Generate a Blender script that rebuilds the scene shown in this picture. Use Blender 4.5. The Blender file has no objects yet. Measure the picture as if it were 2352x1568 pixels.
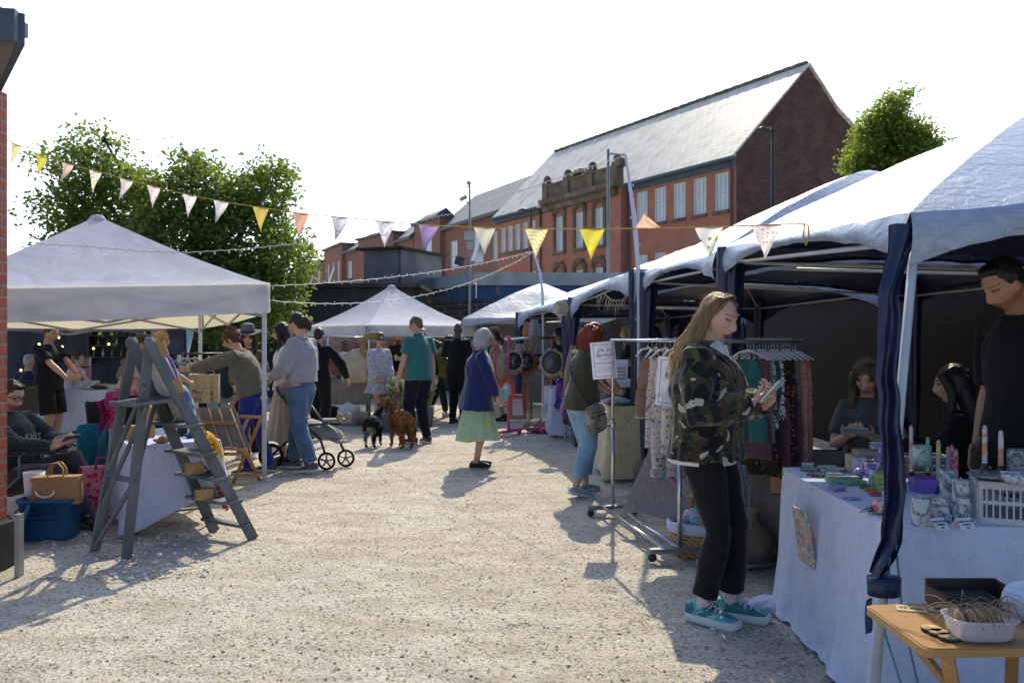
import bpy, math, random
import numpy as np
from mathutils import Vector, Matrix, noise
SC = bpy.context.scene; COL = SC.collection
F = 1898.0; CX = 1176.0; HV = 780.0; EH = 1.45      # focal length, principal column, horizon row, eye height
R = math.radians; V = Vector
rnd = random.Random(7)
def P(u, v, y): return V(((u-CX)/F*y, y, EH+(HV-v)/F*y))
def G(u, v): y = F*EH/(v-HV); return V(((u-CX)/F*y, y, 0))
def RZ(a): return Matrix.Rotation(a, 3, 'Z')
def RX(a): return Matrix.Rotation(a, 3, 'X')
def RY(a): return Matrix.Rotation(a, 3, 'Y')
def lerp(a, b, t): return a+(b-a)*t
def interp(x, xs, ys): return float(np.interp(x, xs, ys))

# ------------------------------------------------------------------ mesh builder
class MB:
    def __init__(s): s.v = []; s.f = []; s.m = []; s.s = []
    def add(s, vs, fs, mi=0, sm=False):
        o = len(s.v); s.v += [V(p) for p in vs]
        for f in fs: s.f.append(tuple(i+o for i in f)); s.m.append(mi); s.s.append(sm)
        return s
    def box(s, c, sz, rot=None, mi=0, taper=1.0):
        c = V(c); hx, hy, hz = sz[0]/2, sz[1]/2, sz[2]/2; vs = []
        for z in (-hz, hz):
            k = taper if z > 0 else 1
            for x, y in ((-hx, -hy), (hx, -hy), (hx, hy), (-hx, hy)):
                p = V((x*k, y*k, z)); vs.append(c+(rot @ p if rot else p))
        return s.add(vs, [(3, 2, 1, 0), (4, 5, 6, 7), (0, 1, 5, 4), (1, 2, 6, 5), (2, 3, 7, 6), (3, 0, 4, 7)], mi)
    def bar(s, p0, p1, w, h, mi=0, up=(0, 0, 1)):
        p0 = V(p0); p1 = V(p1); d = (p1-p0); L = d.length
        if L < 1e-6: return s
        d /= L; a = d.cross(V(up))
        if a.length < 1e-3: a = d.cross(V((0, 1, 0)))
        a.normalize(); b = a.cross(d)
        rot = Matrix((a, d, b)).transposed()
        return s.box((p0+p1)/2, (w, L, h), rot, mi)
    def rings(s, rs, mi=0, sm=True, cap=True, close=True):
        n = len(rs[0]); vs = [p for r in rs for p in r]; fs = []
        for i in range(len(rs)-1):
            for j in range(n if close else n-1):
                k = (j+1) % n; fs.append((i*n+j, i*n+k, (i+1)*n+k, (i+1)*n+j))
        if cap: fs.append(tuple(range(n-1, -1, -1))); b = (len(rs)-1)*n; fs.append(tuple(range(b, b+n)))
        return s.add(vs, fs, mi, sm)
    def tube(s, pts, r, n=8, mi=0, cap=True, sm=True, side=None, flat=1.0, round_=False):
        pts = [V(p) for p in pts]; N = len(pts)
        rr = list(r) if hasattr(r, '__len__') else [r]*N
        if round_:
            d0 = (pts[0]-pts[1]).normalized(); d1 = (pts[-1]-pts[-2]).normalized(); r0, r1 = rr[0], rr[-1]
            e0 = min(r0) if hasattr(r0, '__len__') else r0; e1 = min(r1) if hasattr(r1, '__len__') else r1
            pts = [pts[0]+d0*e0*.95, pts[0]+d0*e0*.7]+pts+[pts[-1]+d1*e1*.7, pts[-1]+d1*e1*.95]
            mu = lambda q, k: tuple(x*k for x in q) if hasattr(q, '__len__') else q*k
            rr = [mu(r0, .3), mu(r0, .72)]+rr+[mu(r1, .72), mu(r1, .3)]; N += 4
        rs = []; a = None
        for i, p in enumerate(pts):
            d = (pts[min(i+1, N-1)]-pts[max(i-1, 0)])
            d = d.normalized() if d.length > 1e-9 else V((0, 0, 1))
            if side is not None: a = V(side)-d*V(side).dot(d)
            elif a is None: a = d.cross(V((0, 0, 1)));
            else: a = a-d*a.dot(d)
            if a.length < 1e-3: a = d.cross(V((0, 1, 0)))
            if a.length < 1e-3: a = d.cross(V((1, 0, 0)))
            a = a.normalized(); b = d.cross(a)
            q = rr[i]; ra, rb = q if hasattr(q, '__len__') else (q, q*flat)
            rs.append([p+a*(math.cos(t)*ra)+b*(math.sin(t)*rb) for t in (2*math.pi*j/n for j in range(n))])
        return s.rings(rs, mi, sm, cap)
    def lathe(s, prof, n=20, c=(0, 0, 0), rot=None, mi=0, sm=True, cap=True):
        c = V(c); rs = []
        for r, z in prof:
            ring = []
            for j in range(n):
                t = 2*math.pi*j/n; p = V((r*math.cos(t), r*math.sin(t), z)); ring.append(c+(rot @ p if rot else p))
            rs.append(ring)
        return s.rings(rs, mi, sm, cap)
    def ball(s, c, r, nu=14, nv=9, rot=None, mi=0, fn=None):
        c = V(c); r = r if hasattr(r, '__len__') else (r, r, r); rs = []
        for i in range(nv+1):
            th = math.pi*(min(max(i, .12), nv-.12))/nv; ring = []
            for j in range(nu):
                ph = 2*math.pi*j/nu; d = V((math.sin(th)*math.cos(ph), math.sin(th)*math.sin(ph), -math.cos(th)))
                p = V((d.x*r[0], d.y*r[1], d.z*r[2]))
                if fn: p = fn(p, d)
                ring.append(c+(rot @ p if rot else p))
            rs.append(ring)
        return s.rings(rs, mi, True, True)
    def grid(s, fn, nu, nv, mi=0, sm=True):
        vs = [fn(i/nu, j/nv) for j in range(nv+1) for i in range(nu+1)]; w = nu+1
        return s.add(vs, [(j*w+i, j*w+i+1, (j+1)*w+i+1, (j+1)*w+i) for j in range(nv) for i in range(nu)], mi, sm)
    def poly(s, pts, mi=0): return s.add(pts, [tuple(range(len(pts)))], mi)
    def prism(s, pts, off, mi=0):
        n = len(pts); off = V(off); a = [V(p) for p in pts]; vs = a+[p+off for p in a]
        return s.add(vs, [tuple(range(n-1, -1, -1)), tuple(range(n, 2*n))]+[(i, (i+1) % n, (i+1) % n+n, i+n) for i in range(n)], mi)
    def join(s, o, M=None):
        k = len(s.v); s.v += [(M @ p if M else p.copy()) for p in o.v]
        s.f += [tuple(i+k for i in f) for f in o.f]; s.m += o.m; s.s += o.s
        return s
    def xf(s, M): s.v = [M @ p for p in s.v]; return s
    def mesh(s, name, mats):
        me = bpy.data.meshes.new(name); me.from_pydata([tuple(p) for p in s.v], [], s.f)
        for m in (mats if isinstance(mats, (list, tuple)) else [mats]): me.materials.append(m)
        me.polygons.foreach_set('material_index', s.m); me.polygons.foreach_set('use_smooth', s.s); me.update()
        return me

def noise_bend(mb, amp, sc, seed=0, axis=None):
    o = V((seed*3.1, seed*1.7, seed*.9))
    for p in mb.v:
        d = noise.noise_vector(p*sc+o)*amp
        if axis: d = V((d.x*axis[0], d.y*axis[1], d.z*axis[2]))
        p += d
    return mb

RM = {}
def tag(o, label=None, cat=None, group=None, kind=None):
    if label: o['label'] = label
    if cat: o['category'] = cat
    if group: o['group'] = group
    if kind: o['kind'] = kind
    return o
def thing(name, label, cat, loc=(0, 0, 0), rz=0.0, group=None):
    o = bpy.data.objects.new(name, None); COL.objects.link(o); o.empty_display_size = .1
    o.location = loc; o.rotation_euler = (0, 0, rz); tag(o, label, cat, group)
    RM[o.name] = Matrix.Translation(V(loc)) @ Matrix.Rotation(rz, 4, 'Z')
    return o
def part(name, mb, mats, par, local=False, label=None):
    M = RM[par.name]
    if isinstance(mb, MB):
        if not local: mb.xf(M.inverted())
        me = mb.mesh(name, mats)
    else:
        me = mb
        if not local: me.transform(M.inverted())
    o = bpy.data.objects.new(name, me); COL.objects.link(o); o.parent = par; RM[o.name] = M
    if label: o['label'] = label
    return o
def single(name, mb, mats, label, cat, group=None, kind=None, loc=None):
    if isinstance(mb, MB):
        if loc is None:
            n = len(mb.v); loc = V((sum(p.x for p in mb.v)/n, sum(p.y for p in mb.v)/n, min(p.z for p in mb.v)))
        loc = V(loc); mb.xf(Matrix.Translation(-loc)); me = mb.mesh(name, mats)
    else: me = mb; loc = V(loc or (0, 0, 0))
    o = bpy.data.objects.new(name, me); COL.objects.link(o); o.location = loc
    RM[o.name] = Matrix.Translation(loc)
    return tag(o, label, cat, group, kind)
def copy_tree(o, par=None):
    c = o.copy(); COL.objects.link(c); c.parent = par
    for ch in [k for k in bpy.data.objects if k.parent == o]: copy_tree(ch, c)
    return c
def dup(root, loc, rz=0, label=None, group=None, scale=None):
    c = copy_tree(root); c.location = loc; c.rotation_euler = (0, 0, rz)
    if label: c['label'] = label
    if group: c['group'] = group
    if scale: c.scale = (scale,)*3 if not hasattr(scale, '__len__') else scale
    return c
def remesh(mb, vox, it=4, fac=.5):
    me = mb.mesh('tmp', [])
    o = bpy.data.objects.new('tmp', me); COL.objects.link(o)
    m = o.modifiers.new('r', 'REMESH'); m.mode = 'VOXEL'; m.voxel_size = vox; m.use_smooth_shade = True
    if it: k = o.modifiers.new('s', 'SMOOTH'); k.iterations = it; k.factor = fac
    dg = bpy.context.evaluated_depsgraph_get()
    r = bpy.data.meshes.new_from_object(o.evaluated_get(dg)); bpy.data.objects.remove(o); bpy.data.meshes.remove(me)
    r.polygons.foreach_set('use_smooth', [True]*len(r.polygons))
    return r
def wrinkle(me, amp, sc, seed=0):
    nv = len(me.vertices); co = np.empty(nv*3); me.vertices.foreach_get('co', co); co = co.reshape(-1, 3)
    no = np.empty(nv*3); me.vertices.foreach_get('normal', no); no = no.reshape(-1, 3)
    d = np.array([noise.noise((p[0]*sc[0]+seed, p[1]*sc[1]+seed*.7, p[2]*sc[2]))*.7 +
                  noise.noise((p[0]*sc[0]*2.3+p[2]*sc[2]*.8, p[1]*sc[1]*2.3+seed, p[2]*sc[2]*1.9-p[0]*6))*.45 for p in co])
    co += no*(d*amp)[:, None]; me.vertices.foreach_set('co', co.ravel()); me.update(); return me
def text_mb(body, size, M, align='CENTER', thick=0.0006, shear=0, space=1.0):
    cu = bpy.data.curves.new('t', 'FONT'); cu.body = body; cu.size = size; cu.align_x = align; cu.align_y = 'CENTER'
    cu.extrude = thick; cu.shear = shear; cu.resolution_u = 2; cu.space_character = space
    o = bpy.data.objects.new('t', cu); COL.objects.link(o)
    dg = bpy.context.evaluated_depsgraph_get(); me = bpy.data.meshes.new_from_object(o.evaluated_get(dg))
    mb = MB(); mb.add([M @ v.co for v in me.vertices], [tuple(p.vertices) for p in me.polygons])
    bpy.data.objects.remove(o); bpy.data.curves.remove(cu); bpy.data.meshes.remove(me)
    return mb
def frameM(o, x, y):           # 4x4 with origin o and axes x, y, x cross y
    x = V(x).normalized(); y = V(y); y = (y-x*y.dot(x)).normalized(); z = x.cross(y)
    m = Matrix((x, y, z)).transposed().to_4x4(); m.translation = V(o); return m

# ------------------------------------------------------------------ materials
MATS = {}
class NT:
    def __init__(s, name):
        s.mat = bpy.data.materials.new(name); s.mat.use_nodes = True; s.t = s.mat.node_tree; s.t.nodes.clear()
        s.out = s.n('ShaderNodeOutputMaterial'); s.tc = s.n('ShaderNodeTexCoord')
    def n(s, k, **kw):
        x = s.t.nodes.new(k)
        for a, b in kw.items():
            if a in x.inputs.keys() if hasattr(x.inputs, 'keys') else False: x.inputs[a].default_value = b
            else: setattr(x, a, b)
        return x
    def l(s, a, b): s.t.links.new(a, b)
    def inp(s, nd, i, val):
        if hasattr(val, 'is_output') or isinstance(val, bpy.types.NodeSocket): s.l(val, nd.inputs[i])
        elif isinstance(val, (tuple, list)) and len(val) == 3 and nd.inputs[i].type == 'RGBA': nd.inputs[i].default_value = (*val, 1)
        else: nd.inputs[i].default_value = val
    def mix(s, f, a, b, mode='MIX'):
        x = s.n('ShaderNodeMix'); x.data_type = 'RGBA'; x.blend_type = mode
        s.inp(x, 0, f); s.inp(x, 6, a); s.inp(x, 7, b); return x.outputs[2]
    def math(s, op, a, b=0.0, c=None, clamp=False):
        x = s.n('ShaderNodeMath'); x.operation = op; x.use_clamp = clamp; s.inp(x, 0, a); s.inp(x, 1, b)
        if c is not None: s.inp(x, 2, c)
        return x.outputs[0]
    def noise(s, vec, scale, detail=3, dist=0.0, rough=.55):
        x = s.n('ShaderNodeTexNoise'); s.inp(x, 'Vector', vec); x.inputs['Scale'].default_value = scale
        x.inputs['Detail'].default_value = detail; x.inputs['Distortion'].default_value = dist; x.inputs['Roughness'].default_value = rough
        return x.outputs['Fac']
    def voro(s, vec, scale, rand=1.0, feat='F1'):
        x = s.n('ShaderNodeTexVoronoi'); x.feature = feat; s.inp(x, 'Vector', vec); x.inputs['Scale'].default_value = scale
        x.inputs['Randomness'].default_value = rand; return x
    def ramp(s, f, lo, hi):
        x = s.n('ShaderNodeMapRange'); s.inp(x, 0, f); x.inputs[1].default_value = lo; x.inputs[2].default_value = hi; return x.outputs[0]
    def scale(s, vec, sc):
        x = s.n('ShaderNodeMapping'); s.inp(x, 'Vector', vec); x.inputs['Scale'].default_value = sc; return x.outputs[0]
    def bump(s, h, st, dist=.01, nrm=None):
        x = s.n('ShaderNodeBump'); s.inp(x, 'Height', h); x.inputs['Strength'].default_value = st; x.inputs['Distance'].default_value = dist
        if nrm: s.l(nrm, x.inputs['Normal'])
        return x.outputs[0]
    def bsdf(s, col, rough=.6, spec=.3, metal=0.0, nrm=None, trans=0.0, transcol=None, sheen=0.0, coat=0.0):
        b = s.n('ShaderNodeBsdfPrincipled'); s.inp(b, 'Base Color', col); s.inp(b, 'Roughness', rough); s.inp(b, 'Specular IOR Level', spec)
        b.inputs['Metallic'].default_value = metal; b.inputs['Sheen Weight'].default_value = sheen; b.inputs['Coat Weight'].default_value = coat
        if nrm: s.l(nrm, b.inputs['Normal'])
        o = b.outputs[0]
        if trans:
            t = s.n('ShaderNodeBsdfTranslucent'); s.inp(t, 0, transcol if transcol is not None else col)
            if nrm: s.l(nrm, t.inputs['Normal'])
            m = s.n('ShaderNodeMixShader'); s.inp(m, 0, trans); s.l(o, m.inputs[1]); s.l(t.outputs[0], m.inputs[2]); o = m.outputs[0]
        s.l(o, s.out.inputs[0]); s.mat.diffuse_color = (*(col if isinstance(col, tuple) else (.5, .5, .5))[:3], 1)
        return s.mat
def M(name, col, rough=.6, spec=.3, metal=0., var=.18, vs=6., bump=.25, bs=60., trans=0., tcol=None, stretch=None, sheen=0., coat=0., bd=.004):
    if name in MATS: return MATS[name]
    t = NT(name); vec = t.tc.outputs['Object']
    if stretch: vec = t.scale(vec, stretch)
    n1 = t.noise(vec, vs, 4); n2 = t.noise(vec, bs, 3)
    k = t.ramp(n1, .3, .7); dark = tuple(c*(1-var) for c in col); lite = tuple(min(1, c*(1+var)) for c in col)
    c = t.mix(k, dark, lite)
    c = t.mix(t.math('MULTIPLY', t.ramp(n2, .35, .75), var*.9), c, tuple(x*.55 for x in col))
    MATS[name] = t.bsdf(c, rough, spec, metal, t.bump(n2, bump, bd) if bump else None, trans, tcol, sheen, coat)
    return MATS[name]
def PAT(name, base, layers, rough=.75, trans=0., bump=.2, gl=1.0, stretch=None, spec=.25, sheen=0.):
    """layered printed-cloth pattern: each layer (kind, colour, scale, lo, hi[, offset])"""
    if name in MATS: return MATS[name]
    t = NT(name); vec = t.tc.outputs['Object']
    if stretch: vec = t.scale(vec, stretch)
    oi = t.n('ShaderNodeObjectInfo'); va = t.n('ShaderNodeVectorMath'); t.l(vec, va.inputs[0]); t.l(t.math('MULTIPLY', oi.outputs['Random'], 23.), va.inputs[1]); vec = va.outputs[0]
    c = base
    for i, L in enumerate(layers):
        kind, colr, sc, lo, hi = L[:5]
        mp = t.n('ShaderNodeMapping'); t.l(vec, mp.inputs[0]); mp.inputs['Location'].default_value = (i*3.7+(L[5] if len(L) > 5 else 0), i*1.3, i*7.1)
        v = mp.outputs[0]
        if kind == 'noise': f = t.noise(v, sc*gl, 1.5, .6)
        elif kind == 'fine': f = t.noise(v, sc*gl, 4, .3)
        elif kind == 'swirl': f = t.noise(v, sc*gl, 2, 3.5)
        elif kind == 'dots': f = t.math('SUBTRACT', 1.0, t.voro(v, sc*gl, .55).outputs['Distance'])
        elif kind == 'flow':
            nz = t.n('ShaderNodeTexNoise'); t.l(v, nz.inputs['Vector']); nz.inputs['Scale'].default_value = sc*1.6
            vv = t.mix(.25, v, nz.outputs['Color'], 'LINEAR_LIGHT'); f = t.math('SUBTRACT', 1.0, t.voro(vv, sc*gl, 1).outputs['Distance'])
        else:
            w = t.n('ShaderNodeTexWave'); t.l(v, w.inputs['Vector']); w.inputs['Scale'].default_value = sc*gl
            w.bands_direction = {'wx': 'X', 'wy': 'Y', 'wz': 'Z', 'wd': 'DIAGONAL'}[kind]; f = w.outputs['Fac']
        c = t.mix(t.ramp(f, lo, hi), c, colr)
    MATS[name] = t.bsdf(c, rough, spec, 0, t.bump(t.noise(vec, 90, 3), bump, .004), trans, None, sheen)
    return MATS[name]
def BRICK(name, c1, c2, mortar, bw=.225, rh=.075, mw=.01, dirt=.5, rough=.85):
    if name in MATS: return MATS[name]
    t = NT(name); sep = t.n('ShaderNodeSeparateXYZ'); t.l(t.tc.outputs['Object'], sep.inputs[0])
    s = t.math('ADD', sep.outputs[0], sep.outputs[1]); cb = t.n('ShaderNodeCombineXYZ'); t.l(s, cb.inputs[0]); t.l(sep.outputs[2], cb.inputs[1])
    b = t.n('ShaderNodeTexBrick'); t.l(cb.outputs[0], b.inputs['Vector']); b.inputs['Scale'].default_value = 1
    b.inputs['Brick Width'].default_value = bw; b.inputs['Row Height'].default_value = rh; b.inputs['Mortar Size'].default_value = mw
    b.inputs['Mortar Smooth'].default_value = .3; b.inputs['Bias'].default_value = -.1
    b.inputs['Color1'].default_value = (*c1, 1); b.inputs['Color2'].default_value = (*c2, 1); b.inputs['Mortar'].default_value = (*mortar, 1)
    n = t.noise(t.tc.outputs['Object'], .9, 5); n2 = t.noise(cb.outputs[0], 14, 4)
    c = t.mix(t.math('MULTIPLY', t.ramp(n, .4, .75), dirt), b.outputs['Color'], tuple(x*.35 for x in c1))
    c = t.mix(t.math('MULTIPLY', n2, .35), c, tuple(x*.5 for x in c2))
    h = t.math('ADD', t.math('MULTIPLY', b.outputs['Fac'], -1.), t.math('MULTIPLY', n2, .5))
    MATS[name] = t.bsdf(c, rough, .2, 0, t.bump(h, .6, .012)); return MATS[name]
def GLASS(name, col=(.02, .03, .04)):
    if name in MATS: return MATS[name]
    t = NT(name); n = t.noise(t.tc.outputs['Object'], 1.2, 2)
    MATS[name] = t.bsdf(col, .04, .9, 0, t.bump(n, .02, .05)); return MATS[name]
# ------------------------------------------------------------------ camera, sun, sky
cam_d = bpy.data.cameras.new('camera'); cam = bpy.data.objects.new('camera', cam_d); COL.objects.link(cam)
cam.location = (0, 0, EH); cam.rotation_euler = (R(90), 0, 0)
cam_d.sensor_width = 36; cam_d.lens = 36*F/2352; cam_d.shift_y = -4/2352; cam_d.clip_start = .05; cam_d.clip_end = 3000
cam_d.dof.use_dof = True; cam_d.dof.focus_distance = 6.0; cam_d.dof.aperture_fstop = 7.1
SC.camera = cam
SUN_AZ = R(7.0); SUN_EL = R(40.0)                     # azimuth to the right of straight ahead (+Y)
sd = V((math.sin(SUN_AZ)*math.cos(SUN_EL), math.cos(SUN_AZ)*math.cos(SUN_EL), math.sin(SUN_EL)))
sl = bpy.data.lights.new('sun', 'SUN'); sun = bpy.data.objects.new('sun', sl); COL.objects.link(sun)
sl.energy = 5.0; sl.angle = R(.53); sl.color = (1, .88, .67); sun.rotation_euler = (-sd).to_track_quat('-Z', 'Y').to_euler(); sun.location = (0, 0, 30)
w = bpy.data.worlds.new('World'); SC.world = w; w.use_nodes = True; nt = w.node_tree; nt.nodes.clear()
wo = nt.nodes.new('ShaderNodeOutputWorld'); bg = nt.nodes.new('ShaderNodeBackground'); sk = nt.nodes.new('ShaderNodeTexSky')
sk.sky_type = 'NISHITA'; sk.sun_disc = False; sk.sun_elevation = SUN_EL; sk.sun_rotation = SUN_AZ; sk.dust_density = .6; sk.air_density = 1.25; sk.ozone_density = 4.0
bg.inputs[1].default_value = .15; tn = nt.nodes.new('ShaderNodeMix'); tn.data_type = 'RGBA'; tn.blend_type = 'MULTIPLY'; tn.inputs[0].default_value = 1; tn.inputs[7].default_value = (.88, .97, 1.10, 1); nt.links.new(sk.outputs[0], tn.inputs[6]); nt.links.new(tn.outputs[2], bg.inputs[0])
# bright thin cloud veil, whitest around and below the sun, thinning to blue behind the viewer
tc = nt.nodes.new('ShaderNodeTexCoord'); dt = nt.nodes.new('ShaderNodeVectorMath'); dt.operation = 'DOT_PRODUCT'
nt.links.new(tc.outputs['Generated'], dt.inputs[0]); dt.inputs[1].default_value = (sd.x*1.0, .93, .36)
mr = nt.nodes.new('ShaderNodeMapRange'); mr.interpolation_type = 'SMOOTHSTEP'; mr.inputs[1].default_value = .48; mr.inputs[2].default_value = .78
mr.inputs[3].default_value = 0; mr.inputs[4].default_value = 1.35; nt.links.new(dt.outputs['Value'], mr.inputs[0])
nz = nt.nodes.new('ShaderNodeTexNoise'); nz.inputs['Scale'].default_value = 3.5; nz.inputs['Detail'].default_value = 5
nt.links.new(tc.outputs['Generated'], nz.inputs['Vector'])
mm = nt.nodes.new('ShaderNodeMath'); mm.operation = 'MULTIPLY_ADD'; mm.inputs[1].default_value = .25; mm.inputs[2].default_value = .9
nt.links.new(nz.outputs['Fac'], mm.inputs[0]); ml = nt.nodes.new('ShaderNodeMath'); ml.operation = 'MULTIPLY'
nt.links.new(mm.outputs[0], ml.inputs[0]); nt.links.new(mr.outputs[0], ml.inputs[1])
b2 = nt.nodes.new('ShaderNodeBackground'); b2.inputs[0].default_value = (1, .99, .97, 1); nt.links.new(ml.outputs[0], b2.inputs[1])
ad = nt.nodes.new('ShaderNodeAddShader'); nt.links.new(bg.outputs[0], ad.inputs[0]); nt.links.new(b2.outputs[0], ad.inputs[1]); nt.links.new(ad.outputs[0], wo.inputs[0])
SC.view_settings.view_transform = 'Standard'; SC.view_settings.look = 'None'; SC.view_settings.exposure = 0; SC.view_settings.gamma = 1
SC.cycles.max_bounces = 7; SC.cycles.transparent_max_bounces = 8; SC.cycles.caustics_reflective = False; SC.cycles.caustics_refractive = False
SC.cycles.use_denoising = True; SC.cycles.sample_clamp_indirect = 4

# ------------------------------------------------------------------ ground
def ground_mat():
    t = NT('crushed stone'); v = t.tc.outputs['Object']
    big = t.noise(v, .55, 5); mid = t.noise(t.scale(v, (.55, 1.3, 1)), 3.4, 6, .5, .68); fine = t.noise(v, 55, 6, .3, .72); grit = t.voro(v, 85, 1).outputs['Color']
    sp = t.n('ShaderNodeSeparateColor'); t.l(grit, sp.inputs[0])
    c = t.mix(t.ramp(big, .35, .65), (.80, .715, .565), (.90, .835, .705))
    c = t.mix(t.math('MULTIPLY', t.ramp(mid, .41, .64), .75), c, (.53, .445, .325))
    c = t.mix(t.math('MULTIPLY', t.ramp(fine, .5, .72), .55), c, (.74, .70, .64))
    c = t.mix(t.math('MULTIPLY', t.ramp(fine, .5, .3), .6), c, (.24, .205, .165))
    c = t.mix(t.math('MULTIPLY', t.ramp(sp.outputs[0], .7, 1.), .45), c, (.78, .75, .71))
    c = t.mix(t.math('MULTIPLY', t.ramp(sp.outputs[1], .75, 1.), .5), c, (.22, .2, .18))
    for sc_, lo_, hi_, k_ in ((26, .36, .2, .7), (48, .42, .22, .6), (12, .22, .10, .55)):  # dark spots in the colour stand in for small pebble shadows
        vd = t.voro(v, sc_, 1); msk = t.math('MULTIPLY', t.ramp(vd.outputs['Distance'], lo_, hi_), t.ramp(t.noise(v, sc_*.35, 2), .42, .56)); c = t.mix(t.math('MULTIPLY', msk, k_), c, (.17, .145, .115))
    h = t.math('ADD', t.math('MULTIPLY', t.voro(v, 60, 1).outputs['Distance'], -.45), t.math('ADD', t.math('MULTIPLY', fine, 2.4), t.math('MULTIPLY', mid, 1.2)))
    return t.bsdf(c, .9, .15, 0, t.bump(h, .8, .018))
gm = ground_mat()
def gh(x, y): return .011*noise.noise((x*2.1, y*2.1, 0))+.008*noise.noise((x*6, y*6, 3))+.004*noise.noise((x*15, y*15, 5))
mb = MB(); ys = [2.0]
while ys[-1] < 15: ys.append(ys[-1]+.0055*ys[-1])
N = 330
vs = [V((lerp(-.8, .75, i/N)*y, y, gh(lerp(-.8, .75, i/N)*y, y)-.004)) for y in ys for i in range(N+1)]
mb.add(vs, [(j*(N+1)+i, j*(N+1)+i+1, (j+1)*(N+1)+i+1, (j+1)*(N+1)+i) for j in range(len(ys)-1) for i in range(N)], 0, True)
ed = []                                              # outer sheet to the horizon, stitched around the fine patch
W = N+1; nj = len(ys)
far = [V((-2500, -60, -.02)), V((2500, -60, -.02)), V((2500, 2500, -.02)), V((-2500, 2500, -.02))]
o = len(mb.v); mb.v += far; L0 = 0; L1 = N; T0 = (nj-1)*W; T1 = nj*W-1
for i in range(N): mb.f.append((i+1, i, o+(0 if i < N//2 else 1))); mb.f.append((T0+i, T0+i+1, o+(3 if i < N//2 else 2)))
for j in range(nj-1): mb.f.append((j*W, (j+1)*W, o+(0 if j < nj//2 else 3))); mb.f.append(((j+1)*W+N, j*W+N, o+(1 if j < nj//2 else 2)))
mb.f += [(N//2, o, o+1), (T0+N//2, o+2, o+3), ((nj//2)*W, o+3, o), ((nj//2)*W+N, o+1, o+2)]
k = len(mb.f)-len(mb.m); mb.m += [0]*k; mb.s += [True]*k
single('ground', mb, gm, None, None, kind='structure', loc=(0, 0, 0))
# loose stones lying on the ground
sm = M('loose stone', (.72, .63, .49), .9, .15, var=.35, vs=25, bump=.5, bs=70)
ico = [V(p) for p in ((0, 0, 1), (.9, 0, .3), (.25, .85, .35), (-.75, .5, .3), (-.7, -.55, .35), (.3, -.85, .3), (.7, .5, -.35), (-.3, .8, -.4), (-.9, 0, -.3), (-.2, -.8, -.35), (.75, -.5, -.3), (0, 0, -.6))]
icf = [(0, 1, 2), (0, 2, 3), (0, 3, 4), (0, 4, 5), (0, 5, 1), (1, 6, 2), (2, 7, 3), (3, 8, 4), (4, 9, 5), (5, 10, 1), (2, 6, 7), (3, 7, 8), (4, 8, 9), (5, 9, 10), (1, 10, 6)]
def stones(n, ymin, ymax, smin, smax, seed, ux=(-.66, .62), pw=1.6):
    r = random.Random(seed); mb = MB()
    for _ in range(n):
        y = ymin+(ymax-ymin)*r.random()**pw; x = r.uniform(*ux)*y; s = smin+(smax-smin)*r.random()**3.2
        m = RZ(r.uniform(0, 6.3)) @ RX(r.uniform(-.4, .4)) @ Matrix.Diagonal((s*r.uniform(.7, 1.5), s*r.uniform(.7, 1.2), s*r.uniform(.4, .85)))
        c = V((x, y, gh(x, y)+s*.12))
        mb.add([c+m @ p for p in ico], icf)
    return mb
single('gravel', stones(16000, 2.6, 13, .002, .0095, 3), sm, None, None, kind='stuff', loc=(0, 0, 0))
ws = M('pale stone', (.78, .72, .61), .9, .15, var=.3, vs=25, bump=.5, bs=70)
single('gravel', stones(450, 2.8, 11, .004, .012, 5), ws, None, None, kind='stuff', loc=(0, 0, 0))
mb = stones(420, 5, 6.2, .006, .022, 9, (-.57, -.36), 1)
single('gravel', mb, ws, None, None, kind='stuff', loc=(0, 0, 0))

# ------------------------------------------------------------------ facades with real openings
def facade(mb, x0, x1, z0, z1, y, holes, depth=.14, mi=0):
    """wall in the local XZ plane facing -Y with rectangular openings and reveals"""
    xs = sorted({x0, x1, *[h[0] for h in holes], *[h[1] for h in holes]}); zs = sorted({z0, z1, *[h[2] for h in holes], *[h[3] for h in holes]})
    for i in range(len(xs)-1):
        for j in range(len(zs)-1):
            cx, cz = (xs[i]+xs[i+1])/2, (zs[j]+zs[j+1])/2
            if any(h[0] < cx < h[1] and h[2] < cz < h[3] for h in holes): continue
            mb.poly([(xs[i], y, zs[j]), (xs[i+1], y, zs[j]), (xs[i+1], y, zs[j+1]), (xs[i], y, zs[j+1])], mi)
    for a, b, c, d in holes:
        e = y+depth
        for q in (((a, y, c), (a, y, d), (a, e, d), (a, e, c)), ((b, y, d), (b, y, c), (b, e, c), (b, e, d)), ((a, y, d), (b, y, d), (b, e, d), (a, e, d)), ((b, y, c), (a, y, c), (a, e, c), (b, e, c))): mb.poly(q, mi)
BR_OLD = BRICK('old red brick', (.54, .20, .12), (.41, .145, .095), (.38, .28, .24), rh=.10, bw=.3, dirt=.3)
BR_DRK = BRICK('patchy dark brick', (.15, .068, .055), (.06, .035, .035), (.11, .095, .09), rh=.11, bw=.33, dirt=.7, mw=.014)  # gable brick, darker and patchier than the street front
BR_NEW = BRICK('new red brick', (.33, .14, .105), (.28, .115, .09), (.30, .22, .19), dirt=.15)
STONE = M('sooty sandstone', (.17, .135, .095), .9, .15, var=.45, vs=1.6, bump=.5, bs=9, bd=.03)
SLATE = None
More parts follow.
